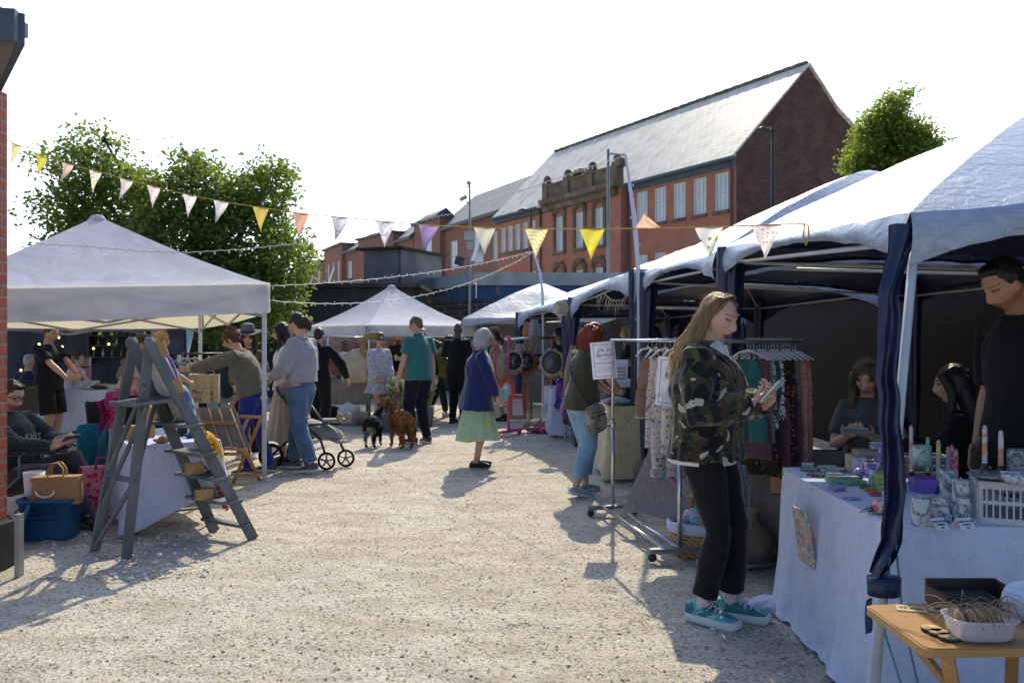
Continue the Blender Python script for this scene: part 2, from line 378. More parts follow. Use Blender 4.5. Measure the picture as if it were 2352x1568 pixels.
def slate_mat():
    t = NT('slate roof'); v = t.tc.outputs['Object']; sep = t.n('ShaderNodeSeparateXYZ'); t.l(v, sep.inputs[0])
    cb = t.n('ShaderNodeCombineXYZ'); t.l(t.math('ADD', sep.outputs[0], 0.), cb.inputs[0]); t.l(sep.outputs[2], cb.inputs[1])
    b = t.n('ShaderNodeTexBrick'); t.l(cb.outputs[0], b.inputs['Vector']); b.inputs['Scale'].default_value = 1; b.inputs['Brick Width'].default_value = .5
    b.inputs['Row Height'].default_value = .26; b.inputs['Mortar Size'].default_value = .02; b.inputs['Mortar Smooth'].default_value = .6
    b.inputs['Color1'].default_value = (.55, .52, .465, 1); b.inputs['Color2'].default_value = (.66, .625, .56, 1); b.inputs['Mortar'].default_value = (.34, .33, .31, 1)  # slates paled in colour to stand in for sun glare
    n = t.noise(v, .5, 5); n2 = t.noise(t.scale(v, (1, 1, .25)), 1.4, 4)
    c = t.mix(t.math('MULTIPLY', t.ramp(n2, .45, .7), .5), b.outputs['Color'], (.1, .095, .085))
    return t.bsdf(c, t.math('ADD', t.math('MULTIPLY', n, .25), .45), .4, 0, t.bump(t.math('MULTIPLY', b.outputs['Fac'], -1.), .6, .03))
SLATE = slate_mat()
GUT = M('grey blue painted timber', (.075, .095, .125), .6, .3, var=.2, bump=.1)
WHITE = M('white window paint', (.62, .64, .66), .5, .35, var=.08, bump=.05)
PANE = GLASS('window glass', (.55, .6, .62)); LEAD = M('dark grey metal', (.06, .07, .085), .5, .4)
IRON = M('black iron', (.03, .032, .036), .45, .4, var=.2); GALV = M('galvanised steel', (.28, .29, .3), .45, .5, .6, var=.15)
def window(root, wp, x0, x1, z0, z1, y, arch=False, cols=3, mid=.5, mats=None):
    """sash window: frame > pane"""
    mb = MB(); f = .07; w = x1-x0; h = z1-z0
    for a, b in (((x0+f/2, z0), (x0+f/2, z1)), ((x1-f/2, z0), (x1-f/2, z1))): mb.box((a[0], y+.06, (z0+z1)/2), (f, .08, h))
    for z in (z0+f/2, z1-f/2): mb.box((x0+w/2, y+.061, z), (w-2*f, .079, f))
    mb.box((x0+w/2, y+.045, z0+h*mid), (w-2*f, .06, .07))
    for i in range(1, cols):
        xx = x0+w*i/cols; mb.box((xx, y+.07, z0+h*(mid+1)/2), (.03, .03, h*(1-mid)-f)); mb.box((xx, y+.085, z0+h*mid/2), (.03, .03, h*mid-f))
    mb.box((x0+w/2, y+.0705, z0+h*(mid+1)/2), (w-2*f, .028, .03))
    o = part('window', mb, mats or WHITE, root, local=True)
    p = MB(); p.poly([(x0+.02, y+.1, z0), (x1-.02, y+.1, z0), (x1-.02, y+.1, z1), (x0+.02, y+.1, z1)]); part('pane', p, PANE, o, local=True)
    return o
# ------------------------------------------------------------------ long red brick hall with the slate roof
# local frame: x runs along the street front from the near gable corner, away from the viewer; -y faces the yard
c0 = V((11.4, 42.0, 0)); d1 = V((-.51, .86, 0)).normalized()
rz = math.atan2(-d1.y, -d1.x)                        # local +x points from the far end towards the near gable
hall = thing('brick_hall', 'long old red brick hall with steep slate roof and carved stone parapet', 'building', c0, rz)
LEN = 24.5; EZ = 11.0; AZ = 16.3; HW = 5.4; BW = 10.6; EB = 12.6
mb = MB(); holes = []
RW = [(-(.55+i*1.6)-.98, -(.55+i*1.6), 8.15, 10.1) for i in range(5)]
RW2 = [(a, b, 4.4, 6.4) for a, b, _, _ in RW]
LW = [(-(19.1+i*1.05)-.72, -(19.1+i*1.05), 8.0, 9.9) for i in range(5)]
LW2 = [(a, b, 4.3, 6.3) for a, b, _, _ in LW]
facade(mb, -8.6, 0, 0, EZ-.75, 0, RW+RW2); facade(mb, -LEN, -18.4, 0, EZ-.75, 0, LW+LW2)
CW = [(-10.4-.95, -10.4, 7.3, 9.6), (-12.5-.95, -12.5, 7.3, 9.6), (-14.8-.95, -14.8, 7.3, 9.6)]
CW2 = [(a, b, 3.6, 5.9) for a, b, _, _ in CW]
facade(mb, -17.1, -8.8, 0, 10.6, -.5, CW+CW2)
mb.poly([(-8.8, -.5, 0), (-8.8, .3, 0), (-8.8, .3, 10.6), (-8.8, -.5, 10.6)]); mb.poly([(-17.1, -.5, 0), (-17.1, .3, 0), (-17.1, .3, 10.6), (-17.1, -.5, 10.6)])
mb.poly([(-8.6, 0, 0), (-8.9, 0, 0), (-8.9, 0, 10.2), (-8.6, 0, 10.2)]); mb.poly([(-18.4, 0, 0), (-17.0, 0, 0), (-17.0, 0, 10.2), (-18.4, 0, 10.2)])
mb.poly([(-LEN, 0, 0), (-LEN, BW, 0), (-LEN, BW, EZ), (-LEN, 0, EZ)])
part('wall', mb, BR_OLD, hall, local=True)
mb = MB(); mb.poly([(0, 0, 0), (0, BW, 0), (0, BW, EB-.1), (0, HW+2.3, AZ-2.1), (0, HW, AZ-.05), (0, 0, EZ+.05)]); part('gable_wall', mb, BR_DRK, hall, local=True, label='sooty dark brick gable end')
mb = MB(); t = .14
def roofz(y): return np.interp(y, [-.45, HW, HW+2.3, BW+.3], [EZ-.42, AZ, AZ-2.05, EB-.15])
for ya, yb in ((-.45, HW), (HW, HW+2.3), (HW+2.3, BW+.3)):
    za, zb = float(roofz(ya)), float(roofz(yb)); xe = -LEN-.1
    xa = xe if ya < HW else -LEN-1.2; xb = -LEN-1.2 if yb == HW else xe
    mb.prism([(.12, ya, za), (.12, yb, zb), (-LEN-.6 if yb == HW else xe, yb, zb), (xe, ya, za)], (0, 0, .14))
rf = part('roof', mb, SLATE, hall, local=True)
mb = MB()
for i in range(64): mb.box((-.25-i*.385, HW, AZ+.17), (.36, .24, .2 if i % 2 else .16))
part('ridge_tiles', mb, STONE, rf, local=True)
mb = MB(); mb.box((-4.35, -.1, EZ-.5), (8.7, .3, .46)); mb.box((-4.2, -.4, EZ-.38), (8.8, .32, .16)); part('fascia', mb, GUT, hall, local=True); mb = MB(); mb.box((-21.4, -.1, EZ-.5), (6.2, .3, .46)); mb.box((-21.5, -.4, EZ-.38), (6.4, .32, .16))
part('fascia', mb, GUT, hall, local=True)
for q in ([(-.25, -.42, EZ-.4), (-.25, -.1, EZ-.9), (-.25, -.1, 0)], [(-8.5, -.2, EZ-.4), (-8.5, -.1, 0)], [(-18.3, -.1, EZ-.5), (-18.3, -.1, 0)]): mb = MB(); mb.tube(q, .06); part('drainpipe', mb, LEAD, hall, local=True)
for a, b, c, d in RW+RW2+LW+LW2:
    o = window(hall, None, a, b, c, d, .02); s = MB(); s.box(((a+b)/2, -.03, c-.09), (b-a+.16, .2, .16)); part('sill', s, STONE, o, local=True)
for a, b, c, d in CW+CW2:
    o = window(hall, None, a, b, c, d, -.48); s = MB(); s.box(((a+b)/2, -.55, c-.1), (b-a+.5, .22, .18))
    for q in (a-.12, b+.12): s.box((q, -.54, (c+d)/2), (.22, .16, d-c))
    for k in range(9):
        g = math.pi*k/8; s.box(((a+b)/2+math.cos(g)*.62, -.56, d+.12+math.sin(g)*.38), (.24, .2, .3), RY(-g+math.pi/2))
    s.box(((a+b)/2, -.6, d+.62), (.9, .25, .12)); part('stone_surround', s, STONE, o, local=True)
mb = MB(); mb.box((-12.95, -.7, 10.75), (8.3, .7, .3)); mb.box((-12.95, -.62, 10.35), (7.9, .4, .5)); mb.box((-12.95, -.45, 11.35), (7.6, .35, .9)); mb.box((-12.95, -.5, 11.85), (7.8, .45, .14))
for i in range(29): mb.box((-16.85+i*.278, -.95, 10.53), (.12, .2, .14))
for x in (-9.1, -11.6, -14.3, -16.8):
    mb.box((x, -.5, 11.5), (.55, .5, 1.2)); mb.ball((x, -.5, 12.25), (.28, .28, .34), 10, 6)
for k in range(7): mb.box((-12.95-.9+k*.3, -.5, 11.95+.28*math.sin(math.pi*k/6)), (.3, .4, .25))
mb.box((-8.75, -.55, 12.0), (.5, .5, .5)); noise_bend(mb, .02, 2.2); part('stone_parapet', mb, STONE, hall, local=True)
# ------------------------------------------------------------------ modern brick terrace further along the street
GREY = M('grey roof tile', (.2, .195, .185), .6, .4, var=.25, vs=1, bump=.4, bs=6, bd=.05)
def block(label, pa, pb, h, roof, wins, depth=7., mat=BR_NEW, top=None):
    pa = V((*pa, 0)); pb = V((*pb, 0)); d = pb-pa; L = d.length; rz = math.atan2(-d.y, -d.x)
    r = thing('brick_flats', label, 'building', pa, rz, 'brick flats along the street'); mb = MB(); hs = []
    for (t, w, z, hh) in wins: hs.append((-t*L-w, -t*L, z, z+hh))
    facade(mb, -L, 0, 0, h, 0, hs); mb.poly([(0, 0, 0), (0, depth, 0), (0, depth, h), (0, 0, h)] if not roof else [(0, 0, 0), (0, depth, 0), (0, depth, h), (0, depth/2, h+roof), (0, 0, h)]); mb.poly([(-L, 0, 0), (-L, depth, 0), (-L, depth, h), (-L, 0, h)])
    part('wall', mb, mat, r, local=True)
    mb = MB()
    if roof:
        for ya, yb, za, zb in ((-.4, depth/2, h-.25, h+roof), (depth/2, depth+.4, h+roof, h-.25)): mb.prism([(.3, ya, za), (.3, yb, zb), (-L-.1, yb, zb), (-L-.1, ya, za)], (0, 0, .15))
        part('roof', mb, GREY, r, local=True)
        mb = MB(); mb.box((-L/2, -.42, h-.22), (L+.3, .12, .3)); mb.bar((.33, -.4, h-.2), (.33, depth/2, h+roof+.05), .06, .35); part('fascia', mb, GUT, r, local=True)
    else:
        mb.box((-L/2, depth/2, h+.1), (L+.5, depth+.6, .22)); part('roof', mb, GUT, r, local=True)
    for i, q in enumerate(hs):
        o = window(r, None, *q, .02, cols=1 if i % 2 else 2, mid=.42)
        if i % 3 == 0 and q[1]-q[0] > 1:
            s = MB(); s.box(((q[0]+q[1])/2, -.08, q[2]-.55), (q[1]-q[0]+.1, .1, 1.1)); part('panel', s, GUT, o, local=True)
        if i % 2 == 1:
            s = MB(); s.box(((q[0]+q[1])/2, -.16, (q[2]+q[3])/2), (.8, .05, q[3]-q[2]-.1), RX(R(-18))); part('open_sash', s, WHITE, o, local=True)
    return r
block('red brick block of flats with sloping grey roof nearest the old hall', (-.6, 66), (-6.6, 77.5), 11.9, 3.2, [(.1, .8, 8.0, 2.3), (.3, 2.0, 8.0, 2.5), (.1, .9, 4.4, 2.2), (.32, 2.0, 4.4, 2.4), (.72, 1.5, 8.0, 2.4), (.72, 1.5, 4.4, 2.2)])
block('narrow red brick tower bay with flat roof between two grey roofs', (-6.7, 76.6), (-9.8, 82.5), 12.8, 0, [(.3, 1.6, 8.6, 2.6), (.3, 1.6, 4.6, 2.4)])
block('red brick flats with open windows beside the grey rendered box', (-9.9, 82.7), (-12.6, 88), 11.9, 2.8, [(.15, 1.5, 8.2, 2.6), (.6, .9, 8.2, 2.5), (.15, 1.5, 4.6, 2.3)])
block('flat roofed red brick bay partly behind the grey rendered box', (-12.5, 86.8), (-17.5, 94), 12.7, 0, [(.25, 1.2, 9, 2), (.6, 1.2, 9, 2)])
block('low roofed stretch of red brick flats left of the grey box', (-17.6, 94.4), (-20.2, 98.5), 11.9, 2.2, [(.4, 1.2, 8.6, 2)])
block('flat roofed red brick bay with three narrow windows', (-20.1, 97.5), (-24, 105.5), 12.7, 0, [(.12, 1.0, 8.2, 2.6), (.4, 1.0, 8.2, 2.6), (.68, 1.0, 8.2, 2.6)])
block('far end of the red brick flats with a low roof', (-24.2, 106), (-28, 113), 11.6, 1.2, [(.2, 1.1, 8, 2.4), (.6, 1.2, 8, 2.4)])
# ------------------------------------------------------------------ flat roofed dark brick building with blue band
BR_BLK = BRICK('black brick', (.06, .055, .06), (.085, .075, .08), (.24, .235, .23), bw=.45, rh=.15, mw=.012, dirt=.4)
WF = M('weathered white fascia board', (.36, .38, .38), .7, .3, var=.3, vs=1.5, bump=.2, bs=20)
BL = PAT('peeling blue paint', (.035, .075, .16), [('fine', (.02, .035, .075), 1.6, .45, .7), ('fine', (.2, .14, .09), 2.2, .62, .68)], .7)
rt = thing('flat_roof_building', 'low dark brick building with white fascia and peeling blue band', 'building', (-.94, 22, 0), 0)
A = V((-.94, 22, 0)); B = V((-3.05, 25.1, 0)); Cc = V((8.5, 22.6, 0)); D = V((6, 30, 0))
def strip(mb, pts, z0, z1, off):
    for a, b in zip(pts[:-1], pts[1:]):
        d = (b-a).normalized(); n = V((d.y, -d.x, 0))*off; e = d*off*.0
        mb.poly([a+n+V((0, 0, z0)), b+n+V((0, 0, z0)), b+n+V((0, 0, z1)), a+n+V((0, 0, z1))])
line = [B, A, Cc]
mb = MB(); strip(mb, line, 0, 2.55, 0)
bw_ = part('wall', mb, BR_BLK, rt)
mb = MB(); strip(mb, line, 2.5, 2.92, .03); part('blue_band', mb, BL, rt)
mb = MB(); strip(mb, line, 2.9, 3.24, .1); mb.poly([p+V((0, 0, 3.24)) for p in (B, A+V((0, -.1, 0)), Cc+V((0, -.1, 0)), D)]); part('fascia', mb, WF, rt)
# ------------------------------------------------------------------ long black building along the back of the yard
BLK = M('black painted timber', (.042, .046, .055), .7, .2, var=.35, vs=2, bump=.3, bs=12, stretch=(1, 1, .2)); TARM = M('roofing felt', (.06, .06, .058), .9, .1, var=.35, vs=2)
bb = thing('black_building', 'long low black timber building with brick wall and window under its deep fascia', 'building', (-8, 20.5, 0), 0)
mb = MB(); hs = [(-5.0, -3.9, 1.05, 1.75)]; m2 = MB(); facade(m2, -5.6, -2.6, 0, 1.9, 20.5, hs); part('wall', m2, BR_OLD, bb)
mb.box((-10.3, 20.75, .98), (9.4, .4, 1.96)); part('timber_wall', mb, BLK, bb)
mb = MB(); mb.box((-8.6, 20.55, 2.3), (12.4, .9, .8)); fa = part('fascia', mb, BLK, bb)
mb = MB(); mb.box((-8.6, 23.4, 2.76), (12.8, 7, .1)); part('roof', mb, TARM, bb)
o = window(bb, None, -5.0, -3.9, 1.05, 1.75, 20.52, cols=3, mid=.3)
gb = thing('rendered_box', 'grey rendered roof-top box with dark flat lid above the black building', 'roof box', (-3.6, 23.5, 2.8), R(-24))
GR = M('grey cement render', (.2, .2, .2), .9, .1, var=.35, vs=1.2, bump=.3, bs=15); mb = MB(); mb.box((0, 1., .58), (1.2, 2.4, 1.2)); part('wall', mb, GR, gb, local=True)
mb = MB(); mb.box((0, 1., 1.22), (1.45, 2.7, .07)); part('lid', mb, TARM, gb, local=True); mb = MB(); mb.tube([(.62, -.22, 0), (.62, -.22, 1.2)], .04); part('drainpipe', mb, GUT, gb, local=True)
# bar shelves with bottles and warm bulbs in front of the black timber wall
LITB = NT('lit bulb'); e = LITB.n('ShaderNodeEmission'); e.inputs[0].default_value = (1, .62, .22, 1); e.inputs[1].default_value = 5; LITB.l(e.outputs[0], LITB.out.inputs[0]); LITB = LITB.mat
bs_ = thing('bar_shelf', 'dark bar shelving with bottles behind the stalls', 'shelf', (-9, 20.3, 0)); mb = MB()
for z in (1.02, 1.3, 1.55): mb.box((-9.1, 20.38, z), (2.6, .26, .03))
for x in (-10.4, -9.1, -7.8): mb.box((x, 20.38, 1.25), (.05, .27, .75))
part('shelf', mb, M('dark oak', (.06, .045, .035), .6), bs_)
bcols = [M('green glass', (.05, .12, .05), .15, .7, var=.1, bump=0), M('amber glass', (.2, .09, .02), .15, .7, var=.1, bump=0), M('clear glass', (.3, .33, .34), .1, .8, var=.1, bump=0)]
bt = MB(); bt.lathe([(.03, 0), (.032, .02), (.032, .11), (.012, .15), (.012, .2)], 8)
proto = {}
for i in range(22):
    x = -10.3+i*.113; z = (1.036, 1.316)[i % 2]; k = i % 3
    if k not in proto: m_ = MB(); m_.join(bt); proto[k] = m_.mesh('bottle', bcols[k])
    o = bpy.data.objects.new('bottle', proto[k]); COL.objects.link(o); o.location = (x, 20.36, z); tag(o, ('green', 'amber', 'clear')[k]+' glass bottle on the dark bar shelves', 'bottle', ('green', 'amber', 'clear')[k]+' bottles on the bar shelf')
wl = thing('fairy_lights', 'warm lit bulbs strung across the dark bar wall', 'string lights', (-9, 20.1, 0)); mb = MB()
bpos = [(135, 775), (143, 796), (318, 775), (365, 771), (393, 797), (385, 813), (417, 815), (412, 836), (369, 837), (117, 831), (48, 850), (300, 810), (250, 790), (215, 800), (90, 790)]
mb.tube([P(u, v-6, 20.2) for u, v in sorted(bpos)], .006, 5); part('wire', mb, IRON, wl)
for u, v in bpos: m_ = MB(); m_.ball(P(u, v, 20.18), .028, 8, 6); part('bulb', m_, LITB, wl)
# ------------------------------------------------------------------ boundary wall behind the right hand stalls
bwl = thing('boundary_wall', 'long shade-darkened brick boundary wall behind the blue gazebos', 'wall', (4.5, 12, 0), 0)
mb = MB(); mb.box((4.65, 16, 1.02), (.3, 30, 2.04)); part('wall_face', mb, BRICK('shade darkened wall brick', (.022, .012, .010), (.014, .009, .008), (.014, .012, .011), dirt=.6), bwl)  # brick colour darkened to stand in for shade behind the gazebos
mb = MB(); r = random.Random(4)
for i in range(120): mb.box((4.65, 1.2+i*.247, 2.085+r.uniform(-.012, .012)), (.4, .235, .09), RX(r.uniform(-.05, .05)))
part('coping', mb, M('coping stone', (.3, .27, .24), .85, .2, var=.4, vs=3), bwl)
wf = thing('white_fence', 'small white post and rail fence beyond the brick wall', 'fence', (5.2, 19, 2.0)); mb = MB()
for i in range(7): mb.box((5.0+i*.35, 19, 2.2), (.06, .05, .5))
mb.box((6.05, 18.96, 2.38), (2.3, .04, .07)); mb.box((6.05, 18.96, 2.2), (2.3, .04, .07)); part('rail', mb, WHITE, wf)
# ------------------------------------------------------------------ near left building: brick pier and overhanging eave
BR_PIER = BRICK('orange red brick', (.33, .085, .05), (.28, .065, .045), (.2, .17, .16), dirt=.15)
lb = thing('brick_shelter', 'near brick pier of a shelter with dark plinth and overhanging grey eave', 'building', (-3.3, 5.1, 0), 0)
mb = MB(); mb.box((-3.51, 5.2, 1.66), (.52, .24, 2.74)); mb.box((-3.9, 4.7, 1.66), (.3, .76, 2.74)); part('pier', mb, BR_PIER, lb)
mb = MB(); mb.box((-3.48, 5.2, .145), (.56, .27, .29)); part('plinth', mb, M('tarred plinth', (.03, .03, .033), .8, .2, var=.4), lb)
mb = MB(); mb.box((-3.03, 5.08, .19), (.03, .05, .38)); part('guard_post', mb, M('old grey timber', (.28, .26, .23), .8), lb)
q = [V((-2.64, 4.4, 3.03)), V((-6, 4.0, 3.03)), V((-7.5, 6.4, 3.03)), V((-4.4, 6.75, 3.03))]
mb = MB(); mb.prism([q[0], q[1], q[2], q[3]], (0, 0, .02)); part('soffit', mb, M('stained soffit board', (.2, .19, .18), .85, .1, var=.35, vs=2), lb)
mb = MB(); mb.bar(q[0]+V((0, 0, .09)), q[1]+V((0, 0, .12)), .04, .17); part('fascia', mb, GUT, lb); mb = MB(); mb.bar(q[0]+V((0, .04, .09)), q[3]+V((0, 0, .12)), .04, .17); part('fascia', mb, GUT, lb); mb = MB(); mb.box(q[0]+V((-.42, .25, .21)), (.5, .3, .08)); part('roof_edge', mb, GUT, lb)
# ------------------------------------------------------------------ street lamps, poles, cameras
def lamp(label, x, y, h, armx, col=IRON, w=.075, arm=True):
    r = thing('street_lamp', label, 'street lamp', (x, y, 0), 0); mb = MB(); mb.tube([(x, y, 0), (x, y, h)], [w, w*.7], 10); part('pole', mb, col, r)
    mb = MB(); mb.tube([(x+.1, y, h-.15), (x, y, h-.1), (x+armx*.3, y, h-.12)], .04, 8); mb.tube([(x+armx*.2, y, h-.1), (x+armx*.6, y, h-.06), (x+armx, y, h-.12)], [(.05, .05), (.14, .06), (.08, .03)], 10); part('lamp_head', mb, col, r)
    return r
lamp('black street lamp standing before the dark gable wall', X0 := (1775-CX)/F*25.6, 25.6, 8.05, -.55)
lamp('dark street lamp in front of the hall with its head turned left', (1220-CX)/F*38, 38, 7.5, -.6)
rp = thing('bracket_pole', 'tall plain steel pole with short bracket arm beside the white fibreglass pole', 'pole', ((1397-CX)/F*28, 28, 0)); x = (1397-CX)/F*28; mb = MB(); mb.tube([(x, 28, 0), (x, 28, 7.9)], [.06, .05], 8); part('pole', mb, GALV, rp); mb = MB(); mb.bar((x, 28, 7.75), (x+.6, 28, 7.7), .05, .05); part('bracket', mb, GALV, rp)
x = (1079-CX)/F*20.8; cp = thing('camera_pole', 'thin pole carrying two small security cameras above the blue banded building', 'pole', (x, 20.8, 0)); mb = MB(); mb.tube([(x, 20.8, 0), (x, 20.8, 5.35)], [.045, .025], 8); part('pole', mb, GALV, cp)
mb = MB(); mb.box((x-.16, 20.75, 5.0), (.2, .1, .09), RY(R(-25))); mb.bar((x-.1, 20.78, 4.92), (x, 20.8, 4.88), .03, .03); part('camera', mb, WF, cp); mb = MB(); mb.ball((x-.02, 20.75, 5.38), .06, 10, 6); mb.bar((x, 20.8, 5.3), (x-.1, 20.75, 5.3), .03, .03); part('camera', mb, WF, cp)
mb = MB(); mb.box((x, 20.72, 4.05), (.26, .14, .22)); mb.box((x, 20.7, 3.8), (.14, .14, .2)); part('junction_box', mb, WF, cp); mb = MB(); mb.box((x-.25, 20.7, 3.42), (.22, .2, .2), RY(R(15))); mb.bar((x-.2, 20.78, 3.3), (x, 20.8, 3.3), .03, .03); part('floodlight', mb, IRON, cp)
# ------------------------------------------------------------------ trees
def leaf_mat(name, c, c2, tc_, tr=.45):
    t = NT(name); g = t.n('ShaderNodeNewGeometry'); n = t.noise(t.tc.outputs['Object'], 1.1, 3)
    k = t.math('ADD', t.math('MULTIPLY', g.outputs['Random Per Island'], .6), t.math('MULTIPLY', n, .4)); col = t.mix(t.ramp(k, .25, .75), c, c2)
    return t.bsdf(col, .45, .35, 0, None, tr, t.mix(k, tc_, tuple(x*1.25 for x in tc_)))
BARK = M('bark', (.075, .06, .048), .9, .1, var=.4, vs=5, bump=.7, bs=25, stretch=(1, 1, .3))
def tree(name, label, base, lobes, trunk_h, leaf, n, lsize, seed, trunk_r=.22, group=None):
    r = random.Random(seed); root = thing(name, label, 'tree', base, 0, group); base = V(base); mb = MB()
    top = base+V((0, 0, trunk_h)); mb.tube([base, base+V((.05, 0, trunk_h*.5)), top], [trunk_r, trunk_r*.8, trunk_r*.65], 10)
    for c, rad in lobes:
        c = V(c); m = (top+c)/2+V((r.uniform(-.2, .2), 0, -.15)); mb.tube([top, m, c], [trunk_r*.5, trunk_r*.26, .02], 7)
        for _ in range(5):
            d = V((r.gauss(0, 1), r.gauss(0, 1), r.gauss(.3, .8))).normalized()*(sum(rad)/3*.55); mb.tube([c-d*.2, c+d*.4, c+d], [.04, .025, .008], 5)
    part('trunk', mb, BARK, root)
    tot = sum(q[0]*q[1]*q[2] for _, q in lobes); VV = []; FF = []
    for c, rad in lobes:
        c = V(c); k = int(n*rad[0]*rad[1]*rad[2]/tot); ncl = max(10, k//16)
        for _ in range(ncl):
            while True:
                d = V((r.uniform(-1, 1), r.uniform(-1, 1), r.uniform(-1, 1)))
                if .15 < d.length < 1: break
            d = d.normalized()*(d.length**.55)*r.uniform(.75, 1.0); cc = c+V((d.x*rad[0], d.y*rad[1], d.z*rad[2])); out = V((d.x, d.y, d.z+.25)).normalized()
            spread = lsize*r.uniform(1.3, 2.8)
            for _ in range(16):
                p = cc+V((r.gauss(0, 1), r.gauss(0, 1), r.gauss(0, .8))).normalized()*r.random()**.6*1.5*spread; s = lsize*r.uniform(.55, 1.25)
                a = V((r.gauss(0, 1), r.gauss(0, 1), r.gauss(-.25, .55))); a = (a+out*.4).normalized(); b = a.cross(V((r.gauss(0, 1), r.gauss(0, 1), r.gauss(0, 1)))).normalized(); nn = a.cross(b)
                o = len(VV); VV += [p, p+a*s*.5+b*s*.33+nn*s*.06, p+a*s*1.05-nn*s*.12, p+a*s*.5-b*s*.33+nn*s*.06]; FF += [(o, o+1, o+2), (o, o+2, o+3)]
    m2 = MB(); m2.v = VV; m2.f = FF; m2.m = [0]*len(FF); m2.s = [False]*len(FF); part('crown', m2, leaf, root); return root
LF1 = leaf_mat('dark broad leaves', (.05, .098, .025), (.095, .155, .034), (.25, .34, .05), .45)
LF2 = leaf_mat('bright backlit leaves', (.06, .10, .02), (.10, .15, .03), (.28, .36, .05), .55)
LF3 = leaf_mat('hazy leaves', (.10, .14, .08), (.15, .19, .10), (.25, .32, .12), .4)
Z = 17.6
def lb_(u, v, ru, rv, dy=0, ry=1.2): return (P(u, v, Z+dy), (ru/F*Z, ry, rv/F*Z))
tree('broad_leaved_tree', 'large dark green tree with uneven lobed crown rising behind the white canopy', (P(420, 780, Z).x, Z, 0),
     [lb_(195, 385, 58, 62), lb_(240, 320, 32, 22), lb_(290, 430, 75, 62, .4), lb_(160, 480, 75, 60), lb_(470, 430, 62, 70), lb_(440, 375, 28, 28), lb_(600, 450, 75, 65, .3), lb_(625, 400, 42, 32), lb_(400, 545, 120, 72, -.3, 1.5),
      lb_(250, 560, 120, 75), lb_(560, 560, 110, 85), lb_(660, 600, 55, 85), lb_(480, 650, 150, 80, 0, 1.5), lb_(300, 680, 140, 80), lb_(620, 690, 70, 65), lb_(135, 580, 40, 42), lb_(125, 385, 22, 26), lb_(540, 740, 110, 50), lb_(365, 455, 80, 55), lb_(530, 470, 60, 50)], 2.3, LF1, 52000, .108, 11, .28)
Z = 31
tree('bright_green_tree', 'round bright green sunlit tree right of the dark gable', (P(2055, 780, Z).x, Z, 0),
     [lb_(2035, 262, 34, 38), lb_(2072, 228, 13, 18), lb_(2020, 300, 50, 44), lb_(2085, 318, 54, 50), lb_(1990, 365, 48, 40), lb_(2075, 380, 76, 46, 0, 1.6), lb_(2128, 352, 30, 34), lb_(2030, 415, 92, 42, 0, 1.6)], 4.0, LF2, 26000, .15, 12, .2)
Z = 115
tree('hazy_tree', 'far hazy green tree between the big tree and the brick flats', (P(715, 780, Z).x, Z, 0), [lb_(715, 640, 30, 30, 0, 2), lb_(745, 615, 18, 14, 0, 2), lb_(690, 660, 30, 25, 0, 2)], 7, LF3, 2600, .55, 13, .3)
# ------------------------------------------------------------------ people
def skin_mat(name, c):
    if name in MATS: return MATS[name]
    t = NT(name); a = t.n('ShaderNodeVertexColor'); a.layer_name = 'tint'; n = t.noise(t.tc.outputs['Object'], 22, 3)
    col = t.mix(1.0, c, a.outputs['Color'], 'MULTIPLY'); col = t.mix(t.math('MULTIPLY', n, .25), col, tuple(x*.75 for x in c))
    MATS[name] = t.bsdf(col, .5, .35, 0, t.bump(t.noise(t.tc.outputs['Object'], 150, 2), .08, .002)); return MATS[name]
SK1 = skin_mat('fair skin', (.60, .37, .28)); SK2 = skin_mat('tanned skin', (.47, .26, .17)); SK3 = skin_mat('dark skin', (.12, .06, .04)); SK4 = skin_mat('ruddy skin', (.58, .32, .24))
def hair_mat(name, c, c2=None, tr=.25, tint=None):
    if name in MATS: return MATS[name]
    t = NT(name); v = t.scale(t.tc.outputs['Object'], (1, 1, .12)); n = t.noise(v, 90, 4); n2 = t.noise(t.tc.outputs['Object'], 9, 2)
    col = t.mix(t.ramp(n, .3, .7), tuple(x*.55 for x in c), tuple(min(1, x*1.4) for x in (c2 or c))); col = t.mix(t.math('MULTIPLY', n2, .4), col, tuple(x*.5 for x in c))
    MATS[name] = t.bsdf(col, .42, .5, 0, t.bump(n, .7, .012), tr, tint or tuple(min(1, x*2) for x in (c2 or c))); return MATS[name]
H_BRN = hair_mat('brown hair', (.05, .028, .016)); H_DRK = hair_mat('dark hair', (.018, .013, .011), tr=.12); H_GREY = hair_mat('silver grey hair', (.42, .42, .42), (.6, .6, .6))
H_RED = hair_mat('dyed red hair', (.16, .022, .01), (.3, .05, .015), .3, (.6, .1, .02)); H_BLO = hair_mat('blonde hair', (.36, .24, .11), (.5, .36, .18), .35); H_AUB = hair_mat('auburn hair', (.11, .04, .02)); H_SAND = hair_mat('sandy hair', (.2, .13, .07))
def ik(a, b, l1, l2, pole):
    a = V(a); b = V(b); d = b-a; L = min(d.length, (l1+l2)*.999); d.normalize(); b = a+d*L
    x = (l1*l1-l2*l2+L*L)/(2*L); h = math.sqrt(max(l1*l1-x*x, 0)); p = V(pole); p = (p-d*p.dot(d))
    if p.length < 1e-4: p = V((0, 1, 0))-d*d.y
    return a+d*x+p.normalized()*h, b
